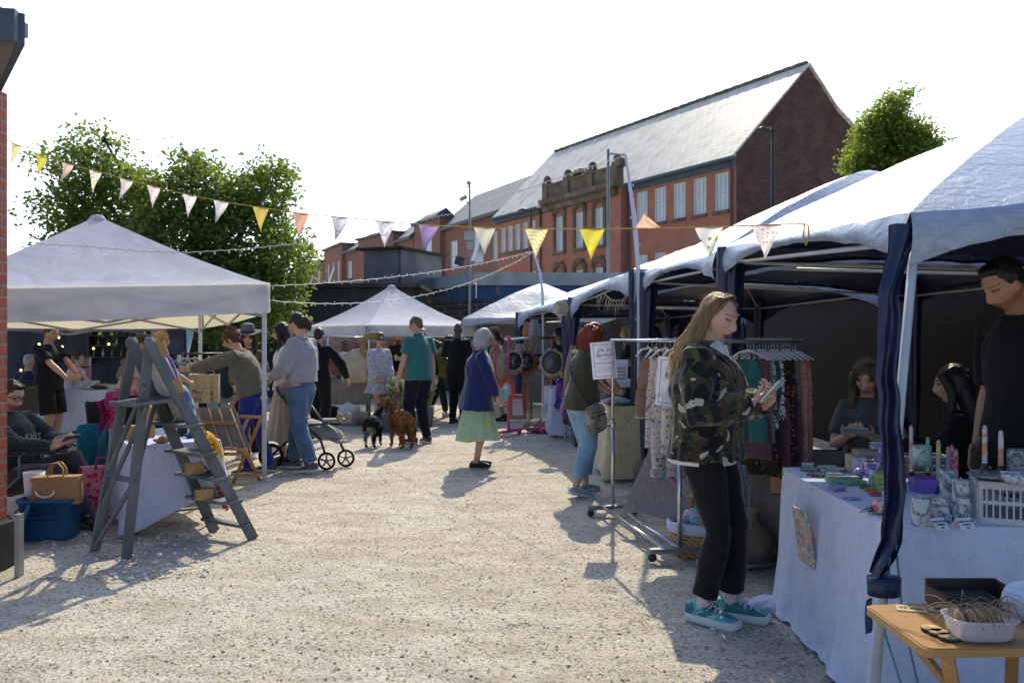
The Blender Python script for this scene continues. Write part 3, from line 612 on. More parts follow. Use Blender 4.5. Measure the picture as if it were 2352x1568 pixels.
HEAD = [  # (centre, sigma, push) in head units along the outward direction, face looks to +y
    ((0, .098, -.028), (.011, .05, .018), .021), ((0, .10, -.006), (.009, .05, .022), .010), ((.033, .085, .014), (.016, .05, .012), -.013), ((-.033, .085, .014), (.016, .05, .012), -.013),
    ((0, .09, .036), (.05, .05, .010), .005), ((0, .09, -.063), (.022, .05, .008), .007), ((0, .085, -.079), (.02, .05, .006), .006), ((0, .085, -.071), (.024, .05, .0035), -.006), ((0, .08, -.102), (.02, .05, .014), .010),
    ((.045, .07, -.02), (.02, .05, .02), .004), ((-.045, .07, -.02), (.02, .05, .02), .004)]
def head_fn(p, d):
    x, y, z = p
    if z < -.01: k = min(1, (-.01-z)/.11); x *= 1-.36*k**1.6; y = y*(1-.10*k) if y > 0 else y*(1-.42*k)
    if y > 0: y -= .010*(abs(x)/.07)**2 if abs(x) > 0 else 0; y *= .97
    q = V((x, y, z))
    if y > 0:
        for c, sg, a in HEAD:
            e = ((x-c[0])/sg[0])**2+((z-c[2])/sg[2])**2
            if e < 9: q += V((d.x*.3, 1, d.z*.2)).normalized()*a*math.exp(-e/2)
    return q
def hand(mb, w, d, n, sd, s=1.0, curl=.5, thumb=.5, spread=.1, fr=.0088):
    """palm + four unequal bent fingers + thumb; w wrist, d finger direction, n palm-side normal, sd +1 if thumb lies along d x n"""
    d = V(d).normalized(); n = V(n); n = (n-d*n.dot(d)).normalized(); a = d.cross(n)*sd
    mb.tube([w-d*.02*s, w+d*.02*s, w+d*.06*s, w+d*.092*s], [(.026*s, .019*s), (.034*s, .016*s), (.041*s, .0145*s), (.038*s, .012*s)], 10, side=a, round_=True)
    for i, L in enumerate((.072, .08, .074, .06)):
        o = (.029-.0195*i)*s; b = w+d*.088*s+a*o; dd = (d+a*(1.2-i)*spread*.5).normalized(); pts = [b-dd*.02*s]; an = 0; p = b
        for k, fl in enumerate((.46, .32, .22)):
            an += curl*(.55, .8, .6)[k]*(1+.08*i); pts.append(p); p = p+(dd*math.cos(an)+n*math.sin(an))*L*fl*s*1.15
        pts.append(p); mb.tube(pts, [fr*s, fr*1.05*s, fr*s, fr*.92*s, fr*.75*s], 7, round_=True)
    b = w+d*.025*s+a*.03*s; t1 = b+(d*.75+a*.75*(1-thumb*.5)+n*(.25+thumb*.5)).normalized()*.042*s; t2 = t1+(d*.95+a*.1+n*(.2+thumb*.35)).normalized()*.034*s
    mb.tube([b-a*.012*s, b, t1, t2], [fr*1.4*s, fr*1.4*s, fr*1.1*s, fr*.85*s], 7, round_=True)
class Fig: pass
def person(label, loc, face, H=1.7, skin=SK1, fem=True, w=1.0, lean=0, twist=0, hip=None, hipy=0., ank=None, foot=(0, 0), wr=None, ep=None, kp=None, hd=(0, 0, 0), handd=None, curl=.5, palm=None,
           top=None, bottom=None, shoes=None, hair=None, hmat=H_BRN, vox=.0095, lips=(.72, .5, .5), beard=None, group=None, shoulder_drop=0., name='person', cat='person', heel=(0, 0), hands=(1, 1), sit=False):
    """face = world (x, y) direction. Local frame: +x right of the figure, +y ahead."""
    s = H/1.7; rz = math.atan2(face[1], face[0])-math.pi/2; root = thing(name, label, cat, (loc[0], loc[1], loc[2] if len(loc) > 2 else 0), rz, group)
    f = Fig(); f.s = s; f.root = root; hz = hip if hip is not None else .895*s; pel = V((0, hipy, hz)); Rm = RX(-R(lean)); Rt = Rm @ RZ(R(twist))
    f.sp = lambda t, x=0, y=0: pel+(RZ(R(twist)*min(1, t/.3)) if not lean else Rm @ RZ(R(twist)*min(1, t/.3))) @ V((x*s, y*s, t*s))
    sw = (.150 if fem else .176)*(.6+.4*w); f.sw = sw
    sh = {k: f.sp(.468-shoulder_drop, q*sw, -.005) for k, q in ((0, -1), (1, 1))}; hj = {k: pel+V((q*.085*s*(.5+.5*w), 0, 0)) for k, q in ((0, -1), (1, 1))}
    neck = f.sp(.545, 0, .0); Rh = Rt @ RZ(R(hd[1])) @ RX(-R(hd[0])) @ RY(R(hd[2])); hc = neck+(Rt @ V((0, .012*s, .045*s)))+Rh @ V((0, .018*s, .088*s)); f.hc = hc; f.Rh = Rh; f.neck = neck
    S = .5+.5*s
    HM = Matrix.Translation(hc) @ Rh.to_4x4() @ Matrix.Scale(.97*(.35+.65*s), 4); f.HM = HM
    ank = ank or [(-.09, 0, .085), (.09, 0, .085)]; wr = wr or [(-.27, .04, .83), (.27, .04, .83)]; ep = ep or [(-.4, -1, -.1), (.4, -1, -.1)]; kp = kp or [(0, 1, 0), (0, 1, 0)]
    J = {}
    for k in (0, 1):
        e, wv = ik(sh[k], V(wr[k])*s, .285*s, .255*s, ep[k]); kn, an = ik(hj[k], V(ank[k])*s, .425*s, .405*s, kp[k]); J[k] = (sh[k], e, wv, hj[k], kn, an)
    f.J = J
    Ry_ = (Rt @ RZ(R(hd[1]))); ez = math.atan2(-Ry_[0][1], Ry_[1][1]); Rf = RZ(ez)
    def hangpts(g):           # hair follows the head above the nape and hangs straight down below it
        for p in g.v:
            if p.z >= -.05: q = f.HM @ p
            else:
                b_ = f.HM @ V((p.x, p.y, -.05)); u_ = Rf @ V((0, 0, 0)); dz = (p.z+.05)*s; q = b_+V((0, 0, dz))+Rf @ V((0, (p.y+.055)*0.0, 0))
                if lean > 0: q += Rf @ V((0, -dz*math.tan(R(lean*.6))*-1 if False else 0, 0))
            p.x, p.y, p.z = q
    f.hangpts = hangpts; f.Rf = Rf
    b = MB()
    b.ball((0, 0, 0), (.074, .096, .117), 44, 40, fn=head_fn)
    for q in (-1, 1): b.ball((q*.075, -.008, -.008), (.009, .018, .03), 10, 8, RZ(q*-.35))
    b.xf(HM)
    b.tube([f.sp(.5), neck, hc+Rh @ V((0, -.022*s, -.05*s))], [(.062*s, .058*s), (.053*s*(1 if fem else 1.14), .053*s), (.05*s, .055*s)], 12)
    X = lambda v: Rt @ V(v)
    tr = [(-.06, .10, .09), (0, .155*w, .115*w), (.07, .150*w, .108*w), (.18, .128*w, .098*w), (.30, .135*w, .108*w), (.40, .145*(.5+.5*w), .108), (.465, .108, .074), (.50, .072, .06), (.53, .055, .055)]
    b.tube([f.sp(t) for t, _, _ in tr], [(x*s, y*s) for _, x, y in tr], 16, side=X((1, 0, 0)))
    wk = .55+.45*w
    for k in (0, 1):
        a_, e, wv, h_, kn, an = J[k]; m1 = a_.lerp(e, .45); m2 = e.lerp(wv, .3)
        b.tube([a_, m1, e, m2, wv], [.042*s*wk, .043*s*wk, .038*s*wk, .04*s*wk, .026*s], 10, round_=True)
        if hands[k]:
            hd_ = V(handd[k]) if handd and handd[k] else (wv-e); pn = V(palm[k]) if palm and palm[k] else V(((1 if k == 0 else -1), 0, 0)); hd_.normalize()
            a2 = hd_.cross((pn-hd_*pn.dot(hd_)).normalized()); sd = 1
            # thumb on the forward / upper side of the hand
            sd = 1 if a2.dot(V((0, .8, .6))) > 0 else -1
            hand(b, wv, hd_, pn, sd, .97*s, curl[k] if hasattr(curl, '__len__') else curl)
        b.tube([h_+V((0, 0, .02)), h_.lerp(kn, .4), kn, kn.lerp(an, .32)+(-V(kp[k]).normalized()*.01), an.lerp(kn, .2), an], [.088*s*w, .074*s*w, .052*s*wk, .054*s*wk, .036*s, .034*s], 12, round_=True)
        fd = RZ(R(foot[k])) @ V((0, 1, 0)); ft = an+V((0, 0, -an.z+.03 if an.z < .2 else -.055))
        b.tube([an, ft-fd*.03+V((0, 0, .012)), ft+fd*.06, ft+fd*.13], [.033*s, (.034*s, .03*s), (.04*s, .022*s), (.03*s, .014*s)], 10, round_=True)
    me = remesh(b, vox*s**.5, 3, .45)
    ca = me.color_attributes.new('tint', 'FLOAT_COLOR', 'POINT'); Mi = HM.inverted(); arr = np.ones((len(me.vertices), 4), dtype=np.float32)
    for i, vt in enumerate(me.vertices):
        if (vt.co-hc).length > .16*s: continue
        x, y, z = Mi @ vt.co; ax = abs(x)
        if y > .03:
            kk = None
            if abs(ax-.033) < .0135 and abs(z-.0105) < .0038: kk = (.24, .19, .17)
            elif abs(ax-.033) < .017 and abs(z-.0165) < .0028: kk = (.35, .27, .24)
            elif abs(ax-.034) < .021 and abs(z-(.037-.12*(ax-.03)**2)) < .0038: kk = (.42, .32, .27)
            elif ax < .025 and abs(z+.071) < .0105*(1-(ax/.03)**2)+.001: kk = lips if abs(z+.071) > .0022 else (.35, .2, .2)
            elif ax < .012 and abs(z+.043) < .004 and ax > .004: kk = (.5, .35, .32)
            elif abs(ax-.045) < .022 and abs(z+.03) < .02: kk = (1.0, .88, .86)
            if kk: arr[i, :3] = kk
            if beard and kk is None and z < -.028 and (ax > .028 or z < -.05 or abs(z+.052) < .006): arr[i, :3] = beard
        elif beard and z < -.03 and y > -.02: arr[i, :3] = beard
    ca.data.foreach_set('color', arr.ravel()); me.materials.append(skin); f.body = part('body', me, None, root, local=True)
    sd_ = int(loc[0]*97+loc[1]*31) % 100
    # ---- clothes
    if top:
        L = top.get('loose', .018); hem = top.get('hem', -.02); sl = top.get('sleeve', 1.0); g = MB()
        tt = [t for t in (hem, .0, .07, .18, .30, .40, .465, .50, .53) if t >= hem]; tt = sorted(set(tt+[hem]))
        rs = []
        tt = sorted(set(tt+[.485]))
        for t in tt:
            x = interp(t, [-.45, -.06, 0, .07, .18, .30, .40, .465, .49, .53], [.176*w, .172*w, .165*w, .155*w, .13*w+top.get('box', .0), .137*w+top.get('box', 0)*.5, .143*(.5+.5*w), .118, .088, .058]); y = interp(t, [-.45, -.06, 0, .07, .18, .30, .40, .465, .49, .53], [.136*w, .132*w, .125*w, .113*w, .10*w+top.get('box', 0), .112*w+top.get('box', 0)*.5, .110, .088, .072, .06])
            k = L if t < .45 else L*.45; fl = top.get('flare', 0)*max(0, (.15-t)); rs.append(((x+k+fl)*s, (y+k+fl)*s))
        g.tube([f.sp(t) for t in tt], rs, 18, side=X((1, 0, 0)))
        if fem and top.get('bust', 1):
            for q in (-1, 1): g.ball(f.sp(.325, q*.07, .075*w), (.07*s, .06*s, .075*s), 10, 8)
        for k in (0, 1):
            a_, e, wv = J[k][:3]; sk = sl[k] if hasattr(sl, '__len__') else sl
            if sk <= 0: continue
            le = L*top.get('sl_loose', .8)
            if sk <= .55: end = a_.lerp(e, sk/.55); pts = [a_, a_.lerp(end, .5), end]; rr = [.046*s*wk+le*.5, .047*s*wk+le*.75, .046*s*wk+le*1.15]
            else:
                end = e.lerp(wv, (sk-.55)/.45); m = e.lerp(end, .5); pts = [a_, a_.lerp(e, .5), e, m, end]; rr = [.048*s*wk+le*.65, .049*s*wk+le*.95, .045*s*wk+le*1.1, .045*s*wk+le*.9, .033*s+le*top.get('cuff', .45)]
            i0 = V((0, 0, 0)); g.tube([f.sp(.445, (-1 if k == 0 else 1)*sw*.45)]+pts, [.058*s+L*.5]+rr, 12, round_=False)
        if top.get('collar'): g.tube([f.sp(.50), f.sp(.56)], [(.085*s, .08*s), (.065*s, .062*s)], 12)
        if top.get('hood'): g.ball(f.sp(.50, 0, -.085), (.10*s, .055*s, .075*s), 12, 8)
        v2 = max(vox, .0085) if not top.get('fine') else .0065
        me = remesh(g, v2, top.get('it', 3), .5); wrinkle(me, top.get('wr', .010), (9, 9, 5.5), sd_); me.materials.append(top['mat']); f.top = part(top.get('name', 'top'), me, None, root, local=True)
    if bottom:
        kd = bottom['kind']; L = bottom.get('loose', .014); g = MB()
        if kd in ('trousers', 'shorts'):
            up = bottom.get('waist', .10); g.tube([f.sp(up), f.sp(up*.5), pel, pel+V((0, 0, -.07*s))], [((.143*w)*s, (.108*w)*s), (.152*w*s+L*.2, .114*w*s+L*.2), (.158*w*s+L*.6, .12*w*s+L*.5), (.14*w*s+L*.6, .10*w*s+L*.5)], 16, side=(1, 0, 0))
            if fem or bottom.get('seat'): g.ball(pel+V((0, -.05*w, -.015))*s-V((0, 0, 0))+V((0, 0, 0)) if False else pel+V((0, -.045*w*s, -.02*s)), (.145*w*s, .09*w*s, .10*s), 12, 8)
            for k in (0, 1):
                h_, kn, an = J[k][3:]; ln = bottom.get('len', 1.0); fl = bottom.get('flare', 0.); wd = bottom.get('wide', 0)
                full = [(h_+V((0, 0, .0)), .094*s*w+L), (h_.lerp(kn, .4), .080*s*w+L+wd*.5), (kn, .058*s*wk+L+wd), (kn.lerp(an, .4), .055*s*wk+L+fl*.5+wd), (kn.lerp(an, .75), .043*s+L+fl+wd), (kn.lerp(an, 1.0)+V((0, 0, -.01)), .040*s+L+fl*1.2+wd)]
                if ln < 1:
                    c = ln*2; pts = [(h_, full[0][1])]
                    if c <= 1: pts += [(h_.lerp(kn, c*.5), full[1][1]+.006), (h_.lerp(kn, c), lerp(full[1][1], full[2][1], c)+.014)]
                    else: pts += full[1:3]+[(kn.lerp(an, (c-1)*.5), full[3][1]), (kn.lerp(an, c-1), interp(c-1, [0, .4, .75, 1], [full[2][1], full[3][1], full[4][1], full[5][1]]))]
                    full = pts
                g.tube([p for p, _ in full], [r_ for _, r_ in full], 14)
        else:
            ln = bottom.get('len', .5)*s; fl = bottom.get('flare', .1); np_ = bottom.get('pleats', 9); z0 = bottom.get('waist', .12); n = 56; rs = []
            dirn = V(bottom.get('dir', (0, 0, -1))); tot = ln+z0*s
            for i in range(11):
                t = i/10; c = f.sp(z0*(1-min(1, t*tot/(z0*s)))) if t*tot < z0*s else pel+dirn*(t*tot-z0*s)
                rx = interp(t*tot, [0, z0*s, z0*s+.15*s, tot], [.132*w*s, .158*w*s, .182*w*s, .182*w*s+fl]); ry = interp(t*tot, [0, z0*s, z0*s+.15*s, tot], [.098*w*s, .12*w*s, .15*w*s, .15*w*s+fl]); am = .022*t*bottom.get('fold', 1)
                rs.append([c+V(((rx+am*math.sin(np_*q+1.5*t+math.sin(q*2)))*math.cos(q), (ry+am*math.sin(np_*q+1.5*t+math.sin(q*2)))*math.sin(q), .012*math.sin(q*3+1)*t)) for q in (2*math.pi*j/n for j in range(n))])
            for r_ in rs[:1]: pass
            inner = [[p*1.0 for p in rs[-1]]]
            g.rings(rs, 0, True, False); m = g
            f.bottom = part(bottom.get('name', 'skirt'), m, bottom['mat'], root, local=True)
        if kd in ('trousers', 'shorts'):
            me = remesh(g, max(vox, .009), 3, .5); wrinkle(me, bottom.get('wr', .011), (9, 9, 7), sd_+3); me.materials.append(bottom['mat']); f.bottom = part(bottom.get('name', kd), me, None, root, local=True)
    if shoes:
        for k in (0, 1):
            an = J[k][5]; fr = Matrix.Translation(V((an.x, an.y, an.z-.085*s))) @ (RZ(R(foot[k])) @ RX(-R(heel[k])) @ Matrix.Translation(V((0, 0, 0))).to_3x3()).to_4x4() @ Matrix.Scale(s*shoes.get('size', 1), 4)
            hi = shoes.get('high', .095); a_ = MB()
            pr = [(-.078, .026, .03, hi*.85), (-.066, .034, .022, hi), (-.03, .037, .022, hi*1.0), (.02, .038, .022, hi*.96), (.06, .042, .022, .075), (.11, .046, .022, .058), (.155, .041, .022, .045), (.178, .026, .024, .036)]
            rs = []
            for y, hw, z0, z1 in pr: rs.append([V((hw*math.copysign(abs(math.cos(q))**.6, math.cos(q)), y, (z0+z1)/2+(z1-z0)/2*math.copysign(abs(math.sin(q))**.75, math.sin(q)))) for q in (2*math.pi*j/14 for j in range(14))])
            a_.rings(rs); a_.xf(fr); o = part('shoe', a_, shoes['mat'], root, local=True)
            a_ = MB(); st = shoes.get('sole_h', .026); rs = []
            for z, e in ((0, -.004), (.006, .002), (st, .004), (st+.004, -.006)): rs.append([V(((interp(y, [-.085, -.07, 0, .06, .11, .16, .19], [.012, .036, .038, .044, .048, .042, .012])+e)*q, y, z+(.012 if y > .16 and z < .01 else 0))) for y, q in [(y, 1) for y in (-.083, -.07, -.03, .02, .07, .12, .16, .183)]+[(y, -1) for y in (.183, .16, .12, .07, .02, -.03, -.07, -.083)]])
            a_.rings(rs); a_.xf(fr); part('sole', a_, shoes.get('sole', shoes['mat']), o, local=True)
            if shoes.get('sock'):
                a_ = MB(); kn = J[k][4]; a_.tube([an+V((0, 0, -.02)), an.lerp(kn, shoes.get('sock_h', .22))], [.041*s, .042*s], 12); part('sock', a_, shoes['sock'], root, local=True)
            if shoes.get('laces'):
                a_ = MB()
                for i in range(4): y = .02+i*.024; zt = interp(y, [0, .02, .06, .11], [.095, .092, .078, .061]); a_.tube([(-.024, y, zt-.006), (0, y+.006, zt+.006), (.024, y, zt-.006)], .0045, 6)
                for q in (-1, 1): a_.tube([(0, .02, .1), (q*.025, .035, .112), (q*.035, .05, .098), (q*.012, .03, .1)], .004, 6)
                a_.xf(fr); part('laces', a_, shoes['laces'], o, local=True)
    # ---- hair
    if hair:
        g = MB(); A = lambda c, r_, rt=None: g.ball(c, r_, 16, 12, rt)
        cap = lambda k=1.0: (A((0, -.016, .030), (.083*k, .095*k, .100*k)), A((0, -.05, -.01), (.07*k, .06*k, .085*k)))
        if hair == 'short': A((0, -.022, .034), (.081, .088, .097)); A((0, -.05, -.005), (.068, .056, .08)); A((0, .03, .098), (.055, .045, .026))
        elif hair == 'buzz': A((0, -.012, .026), (.079, .094, .097)); A((0, -.05, -.01), (.066, .055, .075))
        elif hair == 'bald': A((0, -.03, .0), (.075, .076, .085))
        elif hair == 'curlyshort':
            cap(1.03)
            for i in range(26): q = rnd.uniform(0, 6.28); z = rnd.uniform(-.03, .13); rr_ = math.sqrt(max(.02, 1-((z-.03)/.115)**2)); A((.075*rr_*math.cos(q), -.02+.085*rr_*math.sin(q) if math.sin(q) < .5 else .03, z), rnd.uniform(.018, .03))
        elif hair == 'bob':
            cap(1.10); g.tube([(0, -.035, .05), (0, -.04, -.02), (0, -.045, -.09), (0, -.04, -.125)], [(.09, .085), (.108, .088), (.116, .088), (.09, .06)], 14, side=(1, 0, 0))
            for q in (-1, 1): g.tube([(q*.055, .04, .07), (q*.078, .025, .01), (q*.084, .01, -.06), (q*.075, .0, -.11)], [.032, .036, .04, .028], 8)
        elif hair in ('long', 'longdark'):
            cap(1.05); g.tube([(0, -.03, .06), (0, -.055, -.03), (0, -.085, -.13), (0, -.09, -.25), (0, -.085, -.36)], [(.085, .08), (.098, .07), (.115, .062), (.11, .055), (.06, .03)], 16, side=(1, 0, 0))
            for q in (-1, 1): g.tube([(q*.05, .05, .085), (q*.08, .03, .02), (q*.088, .015, -.06), (q*.092, .02, -.15), (q*.085, .035, -.25)], [.026, .03, .03, .03, .014], 8)
        elif hair == 'waves':
            cap(1.08)
            for i in range(9):
                q = math.pi*(1.0+i/8); x = math.cos(q); pts = [(x*.08, -.02+math.sin(q)*.07, .06-.06*j+(0)) for j in range(1)]
                for j in range(7): z = .05-.05*j; pts.append((x*(.085+.012*j*.6)+.012*math.sin(j*1.4+i), -.02+math.sin(q)*(.075+.008*j)+.012*math.cos(j*1.3+i*2), z))
                g.tube(pts[1:], [.034, .036, .037, .036, .034, .028, .014], 8)
        elif hair in ('pony', 'lowpony'):
            cap(1.0); z = .0 if hair == 'pony' else -.04
            g.tube([(0, -.095, z+.03), (0, -.135, z+.012), (0, -.155, z-.05), (.01, -.15, z-.12)], [.026, .036, .04, .016], 10)
        elif hair == 'bun': cap(1.0); A((0, -.075, .125), (.045, .042, .04)); A((.02, -.085, .135), (.03, .03, .03))
        elif hair == 'updo': cap(1.03); A((0, -.06, .09), (.06, .05, .05)); A((0, .03, .12), (.05, .045, .022))
        f.hangpts(g); me = remesh(g, .008*s if vox > .006 else .005, 2, .5); wrinkle(me, .011 if hair in ('curlyshort', 'waves', 'bob') else .006, (38, 38, 14), sd_); me.materials.append(hmat); f.hair = part('hair', me, None, root, local=True)
        if hair in ('long', 'longdark', 'waves', 'bob', 'pony', 'lowpony'):
            g = MB(); r_ = random.Random(sd_); nv = len(me.vertices); longh = hair in ('long', 'longdark', 'waves', 'bob')
            for _ in range(260):
                vt = me.vertices[r_.randrange(nv)]; n_ = vt.normal; L = r_.uniform(.02, .06 if longh else .03)*s
                d = (n_*.45+V((r_.gauss(0, .3), r_.gauss(-.1, .3), -.9 if longh or vt.co.z < hc.z else r_.gauss(.1, .5)))).normalized(); g.tube([vt.co-n_*.004, vt.co+d*L*.5+n_*.004, vt.co+d*L+n_*r_.uniform(-.002, .010)], [.0016, .0013, .0004], 3, cap=False)
            part('stray_hair', g, hmat, root, local=True)
    return f
def glasses(f, mat, dark=None):
    g = MB()
    for q in (-1, 1):
        g.tube([V((q*.034+.024*math.cos(a), .098-.25*abs(.024*math.cos(a)+.034)**2*8, .016+.018*math.sin(a))) for a in (2*math.pi*j/12 for j in range(13))], .0028, 5); g.tube([(q*.058, .088, .014), (q*.078, .03, .014), (q*.08, -.02, .006)], .003, 5)
    g.tube([(-.012, .104, .018), (0, .107, .021), (.012, .104, .018)], .003, 5); g.xf(f.HM); o = part('glasses', g, mat, f.root, local=True)
    if dark:
        g = MB()
        for q in (-1, 1): g.ball((q*.034, .095, .016), (.024, .005, .018), 12, 6)
        g.xf(f.HM); part('lenses', g, dark, o, local=True)
def hat(f, mat, band, label=None, brim=.155):
    g = MB(); rt = RX(R(-8)); g.lathe([(.02, .188), (.05, .192), (.078, .18), (.09, .15), (.097, .10), (.1, .068)], 24, rot=Matrix.Diagonal((.92, 1.1, 1)).to_3x3())
    def br(u, v): a = 2*math.pi*u; r_ = .095+(brim-.095)*v; return V((r_*.94*math.cos(a), r_*1.1*math.sin(a), .07+.02*v*abs(math.cos(a))**1.5-.012*v*max(0, math.sin(a))))
    g.grid(br, 36, 4); g.grid(lambda u, v: br(1-u, v)+V((0, 0, .006)), 36, 4)
    g.xf(f.HM); o = part('hat', g, mat, f.root, local=True, label=label); g = MB(); g.lathe([(.1012, .072), (.0995, .098)], 24, rot=Matrix.Diagonal((.92, 1.1, 1)).to_3x3(), cap=False); g.xf(f.HM @ Matrix.Scale(1.012, 4)); part('band', g, band, o, local=True)
# cloth materials
def CL(name, col, var=.16, vs=7., bump=.3, bs=110., sheen=.45, trans=0., tcol=None, rough=.85, spec=.15, **k):
    """woven or knitted cloth: soft creases, fine weave, faded patches, fuzzy sheen at grazing light"""
    if name in MATS: return MATS[name]
    t = NT(name); v = t.tc.outputs['Object']; n1 = t.noise(v, vs, 4, .5); cr = t.noise(t.scale(v, (1, 1, .6)), 11, 3, 1.6, .5); wv = t.noise(v, bs*1.6, 2)
    c = t.mix(t.ramp(n1, .3, .7), tuple(x*(1-var) for x in col), tuple(min(1, x*(1+var)) for x in col)); c = t.mix(t.math('MULTIPLY', t.ramp(cr, .55, .3), .35), c, tuple(x*.6 for x in col))
    c = t.mix(t.math('MULTIPLY', t.ramp(wv, .45, .8), .25), c, tuple(x*.5 for x in col))
    sheen = sheen*.2 if max(col) < .04 else sheen*.7
    b1 = t.bump(cr, .25 if max(col) < .04 else .5, .03); MATS[name] = t.bsdf(c, rough, spec, 0, t.bump(wv, bump, .004, b1), trans, tcol, sheen); return MATS[name]
CAMO = PAT('woodland camouflage fleece', (.04, .036, .018), [('noise', (.085, .075, .034), 14, .5, .525), ('noise', (.055, .028, .016), 13, .55, .57, 2), ('noise', (.007, .007, .007), 12, .53, .55, 5), ('noise', (.46, .40, .31), 13, .645, .66, 9)], .95, bump=.4, sheen=.3)
BLKC = CL('black cloth', (.011, .0105, .012)); JEAN_B = CL('black jeans', (.012, .0115, .013), bump=.4); JEAN = CL('mid blue denim', (.075, .13, .235), var=.4, vs=5); JEAN_L = CL('pale blue denim', (.22, .36, .52), var=.22, vs=6); JEAN_R = CL('bright blue denim', (.02, .035, .26), var=.25)
OLIVE = CL('olive jersey', (.062, .06, .03)); NAVY = CL('navy knit', (.016, .028, .115), bs=160); TEAL = CL('teal cotton', (.035, .17, .165)); DNAVY = CL('dark navy cotton', (.012, .013, .026)); LILAC = CL('lilac grey knit', (.33, .32, .37), bs=150); GREENGREY = CL('grey green sweatshirt', (.135, .13, .095))
MUST = CL('mustard knit', (.28, .22, .06)); PINKW = CL('pale pink cotton', (.5, .33, .31)); DGRN = CL('bottle green fleece', (.018, .04, .032)); MAUVE = CL('grey mauve cotton', (.055, .045, .052)); WHT = CL('white cotton', (.7, .7, .72), var=.06); CHAR = CL('charcoal cotton', (.03, .03, .033))
MINT = CL('pale mint top', (.45, .58, .46), var=.08)
FLORAL = PAT('blue and yellow floral cotton', (.52, .74, .52), [('noise', (.78, .70, .16), 22, .52, .58), ('flow', (.06, .22, .55), 24, .6, .7), ('flow', (.10, .42, .16), 26, .66, .74, 4), ('fine', (.5, .62, .6), 26, .6, .66)], .8, .25)
FLORAL2 = PAT('white and violet floral cotton', (.68, .66, .66), [('noise', (.33, .27, .48), 34, .56, .62), ('flow', (.2, .3, .14), 34, .66, .76), ('flow', (.55, .25, .33), 30, .7, .8, 3)], .8, .15)
GING = PAT('red gingham cotton', (.62, .42, .36), [('wx', (.38, .09, .08), 15, .5, .6), ('wz', (.38, .1, .09), 15, .55, .65)], .8)
LEOP = PAT('leopard print', (.3, .2, .1), [('dots', (.03, .02, .015), 40, .62, .7)], .8); DOTS = PAT('dark spotted cardigan', (.2, .17, .15), [('fine', (.03, .025, .025), 35, .45, .55)], .9)
SH_TEAL = PAT('teal trainer fabric', (.03, .17, .18), [('noise', (.14, .40, .42), 15, .51, .54), ('noise', (.30, .48, .5), 21, .6, .62), ('fine', (.02, .10, .11), 40, .58, .66)], .6); SOLE_W = M('off white rubber', (.62, .62, .6), .6, .3, var=.08); SOCK_P = CL('pale pink sock', (.62, .5, .53)); LEATHB = M('black leather', (.014, .013, .013), .4, .5); SHOE_B = CL('pale blue canvas', (.25, .38, .46)); SHOE_G = M('grey suede', (.11, .11, .12), .85); BRNL = M('brown leather', (.05, .025, .02), .5, .4)
LENS = GLASS('dark lens', (.01, .01, .012)); FRAME_B = M('black acetate', (.012, .012, .012), .3, .5)
SHB = dict(mat=LEATHB); SHG = dict(mat=SHOE_G, sole=SOLE_W)
# 1 front woman in camouflage jacket
f = person('young woman in camouflage jacket and black trousers standing and looking down at her phone', (1.06, 4.27), (.86, -.51), 1.70, SK1, True, 1.14, lean=1, hipy=-.06, hd=(20, -10, -4), ank=[(-.07, .05, .085), (.065, -.055, .085)], foot=(6, -10),
    wr=[(-.04, .235, 1.12), (.07, .19, 1.13)], ep=[(-.9, -.6, -.5), (.65, -1, -.4)], handd=[(.45, .55, .55), (-.6, .55, .5)], palm=[(.75, .1, .6), (-.4, -.1, .9)], curl=.8, vox=.0048, lips=(.78, .42, .42),
    top=dict(mat=CAMO, loose=.05, hem=-.055, sleeve=1.02, sl_loose=.85, cuff=.45, collar=1, name='jacket', wr=.026, fine=1, box=.012), bottom=dict(kind='trousers', mat=JEAN_B, loose=.006, len=.93, flare=.016, wr=.012), shoes=dict(mat=SH_TEAL, sole=SOLE_W, sock=SOCK_P, sock_h=.3, laces=CL('pale lilac laces', (.6, .52, .62)), size=1.12, sole_h=.036))
g = MB(); g.tube([f.sp(.40, 0, .115), f.sp(.47, 0, .075), f.sp(.525, 0, .025)], [(.035, .02), (.055, .042), (.058, .054)], 14, side=(1, 0, 0)); part('white_tee', g, WHT, f.root, local=True)
g = MB(); g.tube([f.sp(-.078, 0, -.02), f.sp(-.05, 0, -.02)], [(.198, .172), (.20, .175)], 24, side=(1, 0, 0)); part('shirt_hem', g, WHT, f.root, local=True)
F1 = f
for q in (-1, 1):      # shoe overlays and jacket collar folds
    g = MB(); g.tube([f.sp(.515, q*.055, -.03), f.sp(.505, q*.075, .03), f.sp(.46, q*.062, .095), f.sp(.40, q*.045, .145), f.sp(.30, q*.03, .172)], [.024, .026, .026, .024, .014], 8, flat=.55); noise_bend(g, .006, 14); part('collar', g, CAMO, f.root, local=True)
HB = hair_mat('balayage hair', (.16, .10, .055), (.36, .24, .13), .42, (1, .72, .36)); HBT = hair_mat('blonde hair ends', (.46, .33, .19), (.68, .53, .34), .5, (1, .82, .5))  # hair colours lightened to stand in for the golden sun rim
g = MB(); g2 = MB(); g3 = MB(); r = random.Random(21)
g.ball((0, -.032, .032), (.083, .092, .102), 24, 16); g.ball((0, -.055, -.02), (.078, .06, .09), 16, 10)
g.tube([(0, -.03, .05), (0, -.06, -.03), (0, -.10, -.12), (0, -.16, -.22), (0, -.19, -.30)], [(.075, .07), (.09, .05), (.105, .04), (.105, .028), (.08, .015)], 16, side=(1, 0, 0))
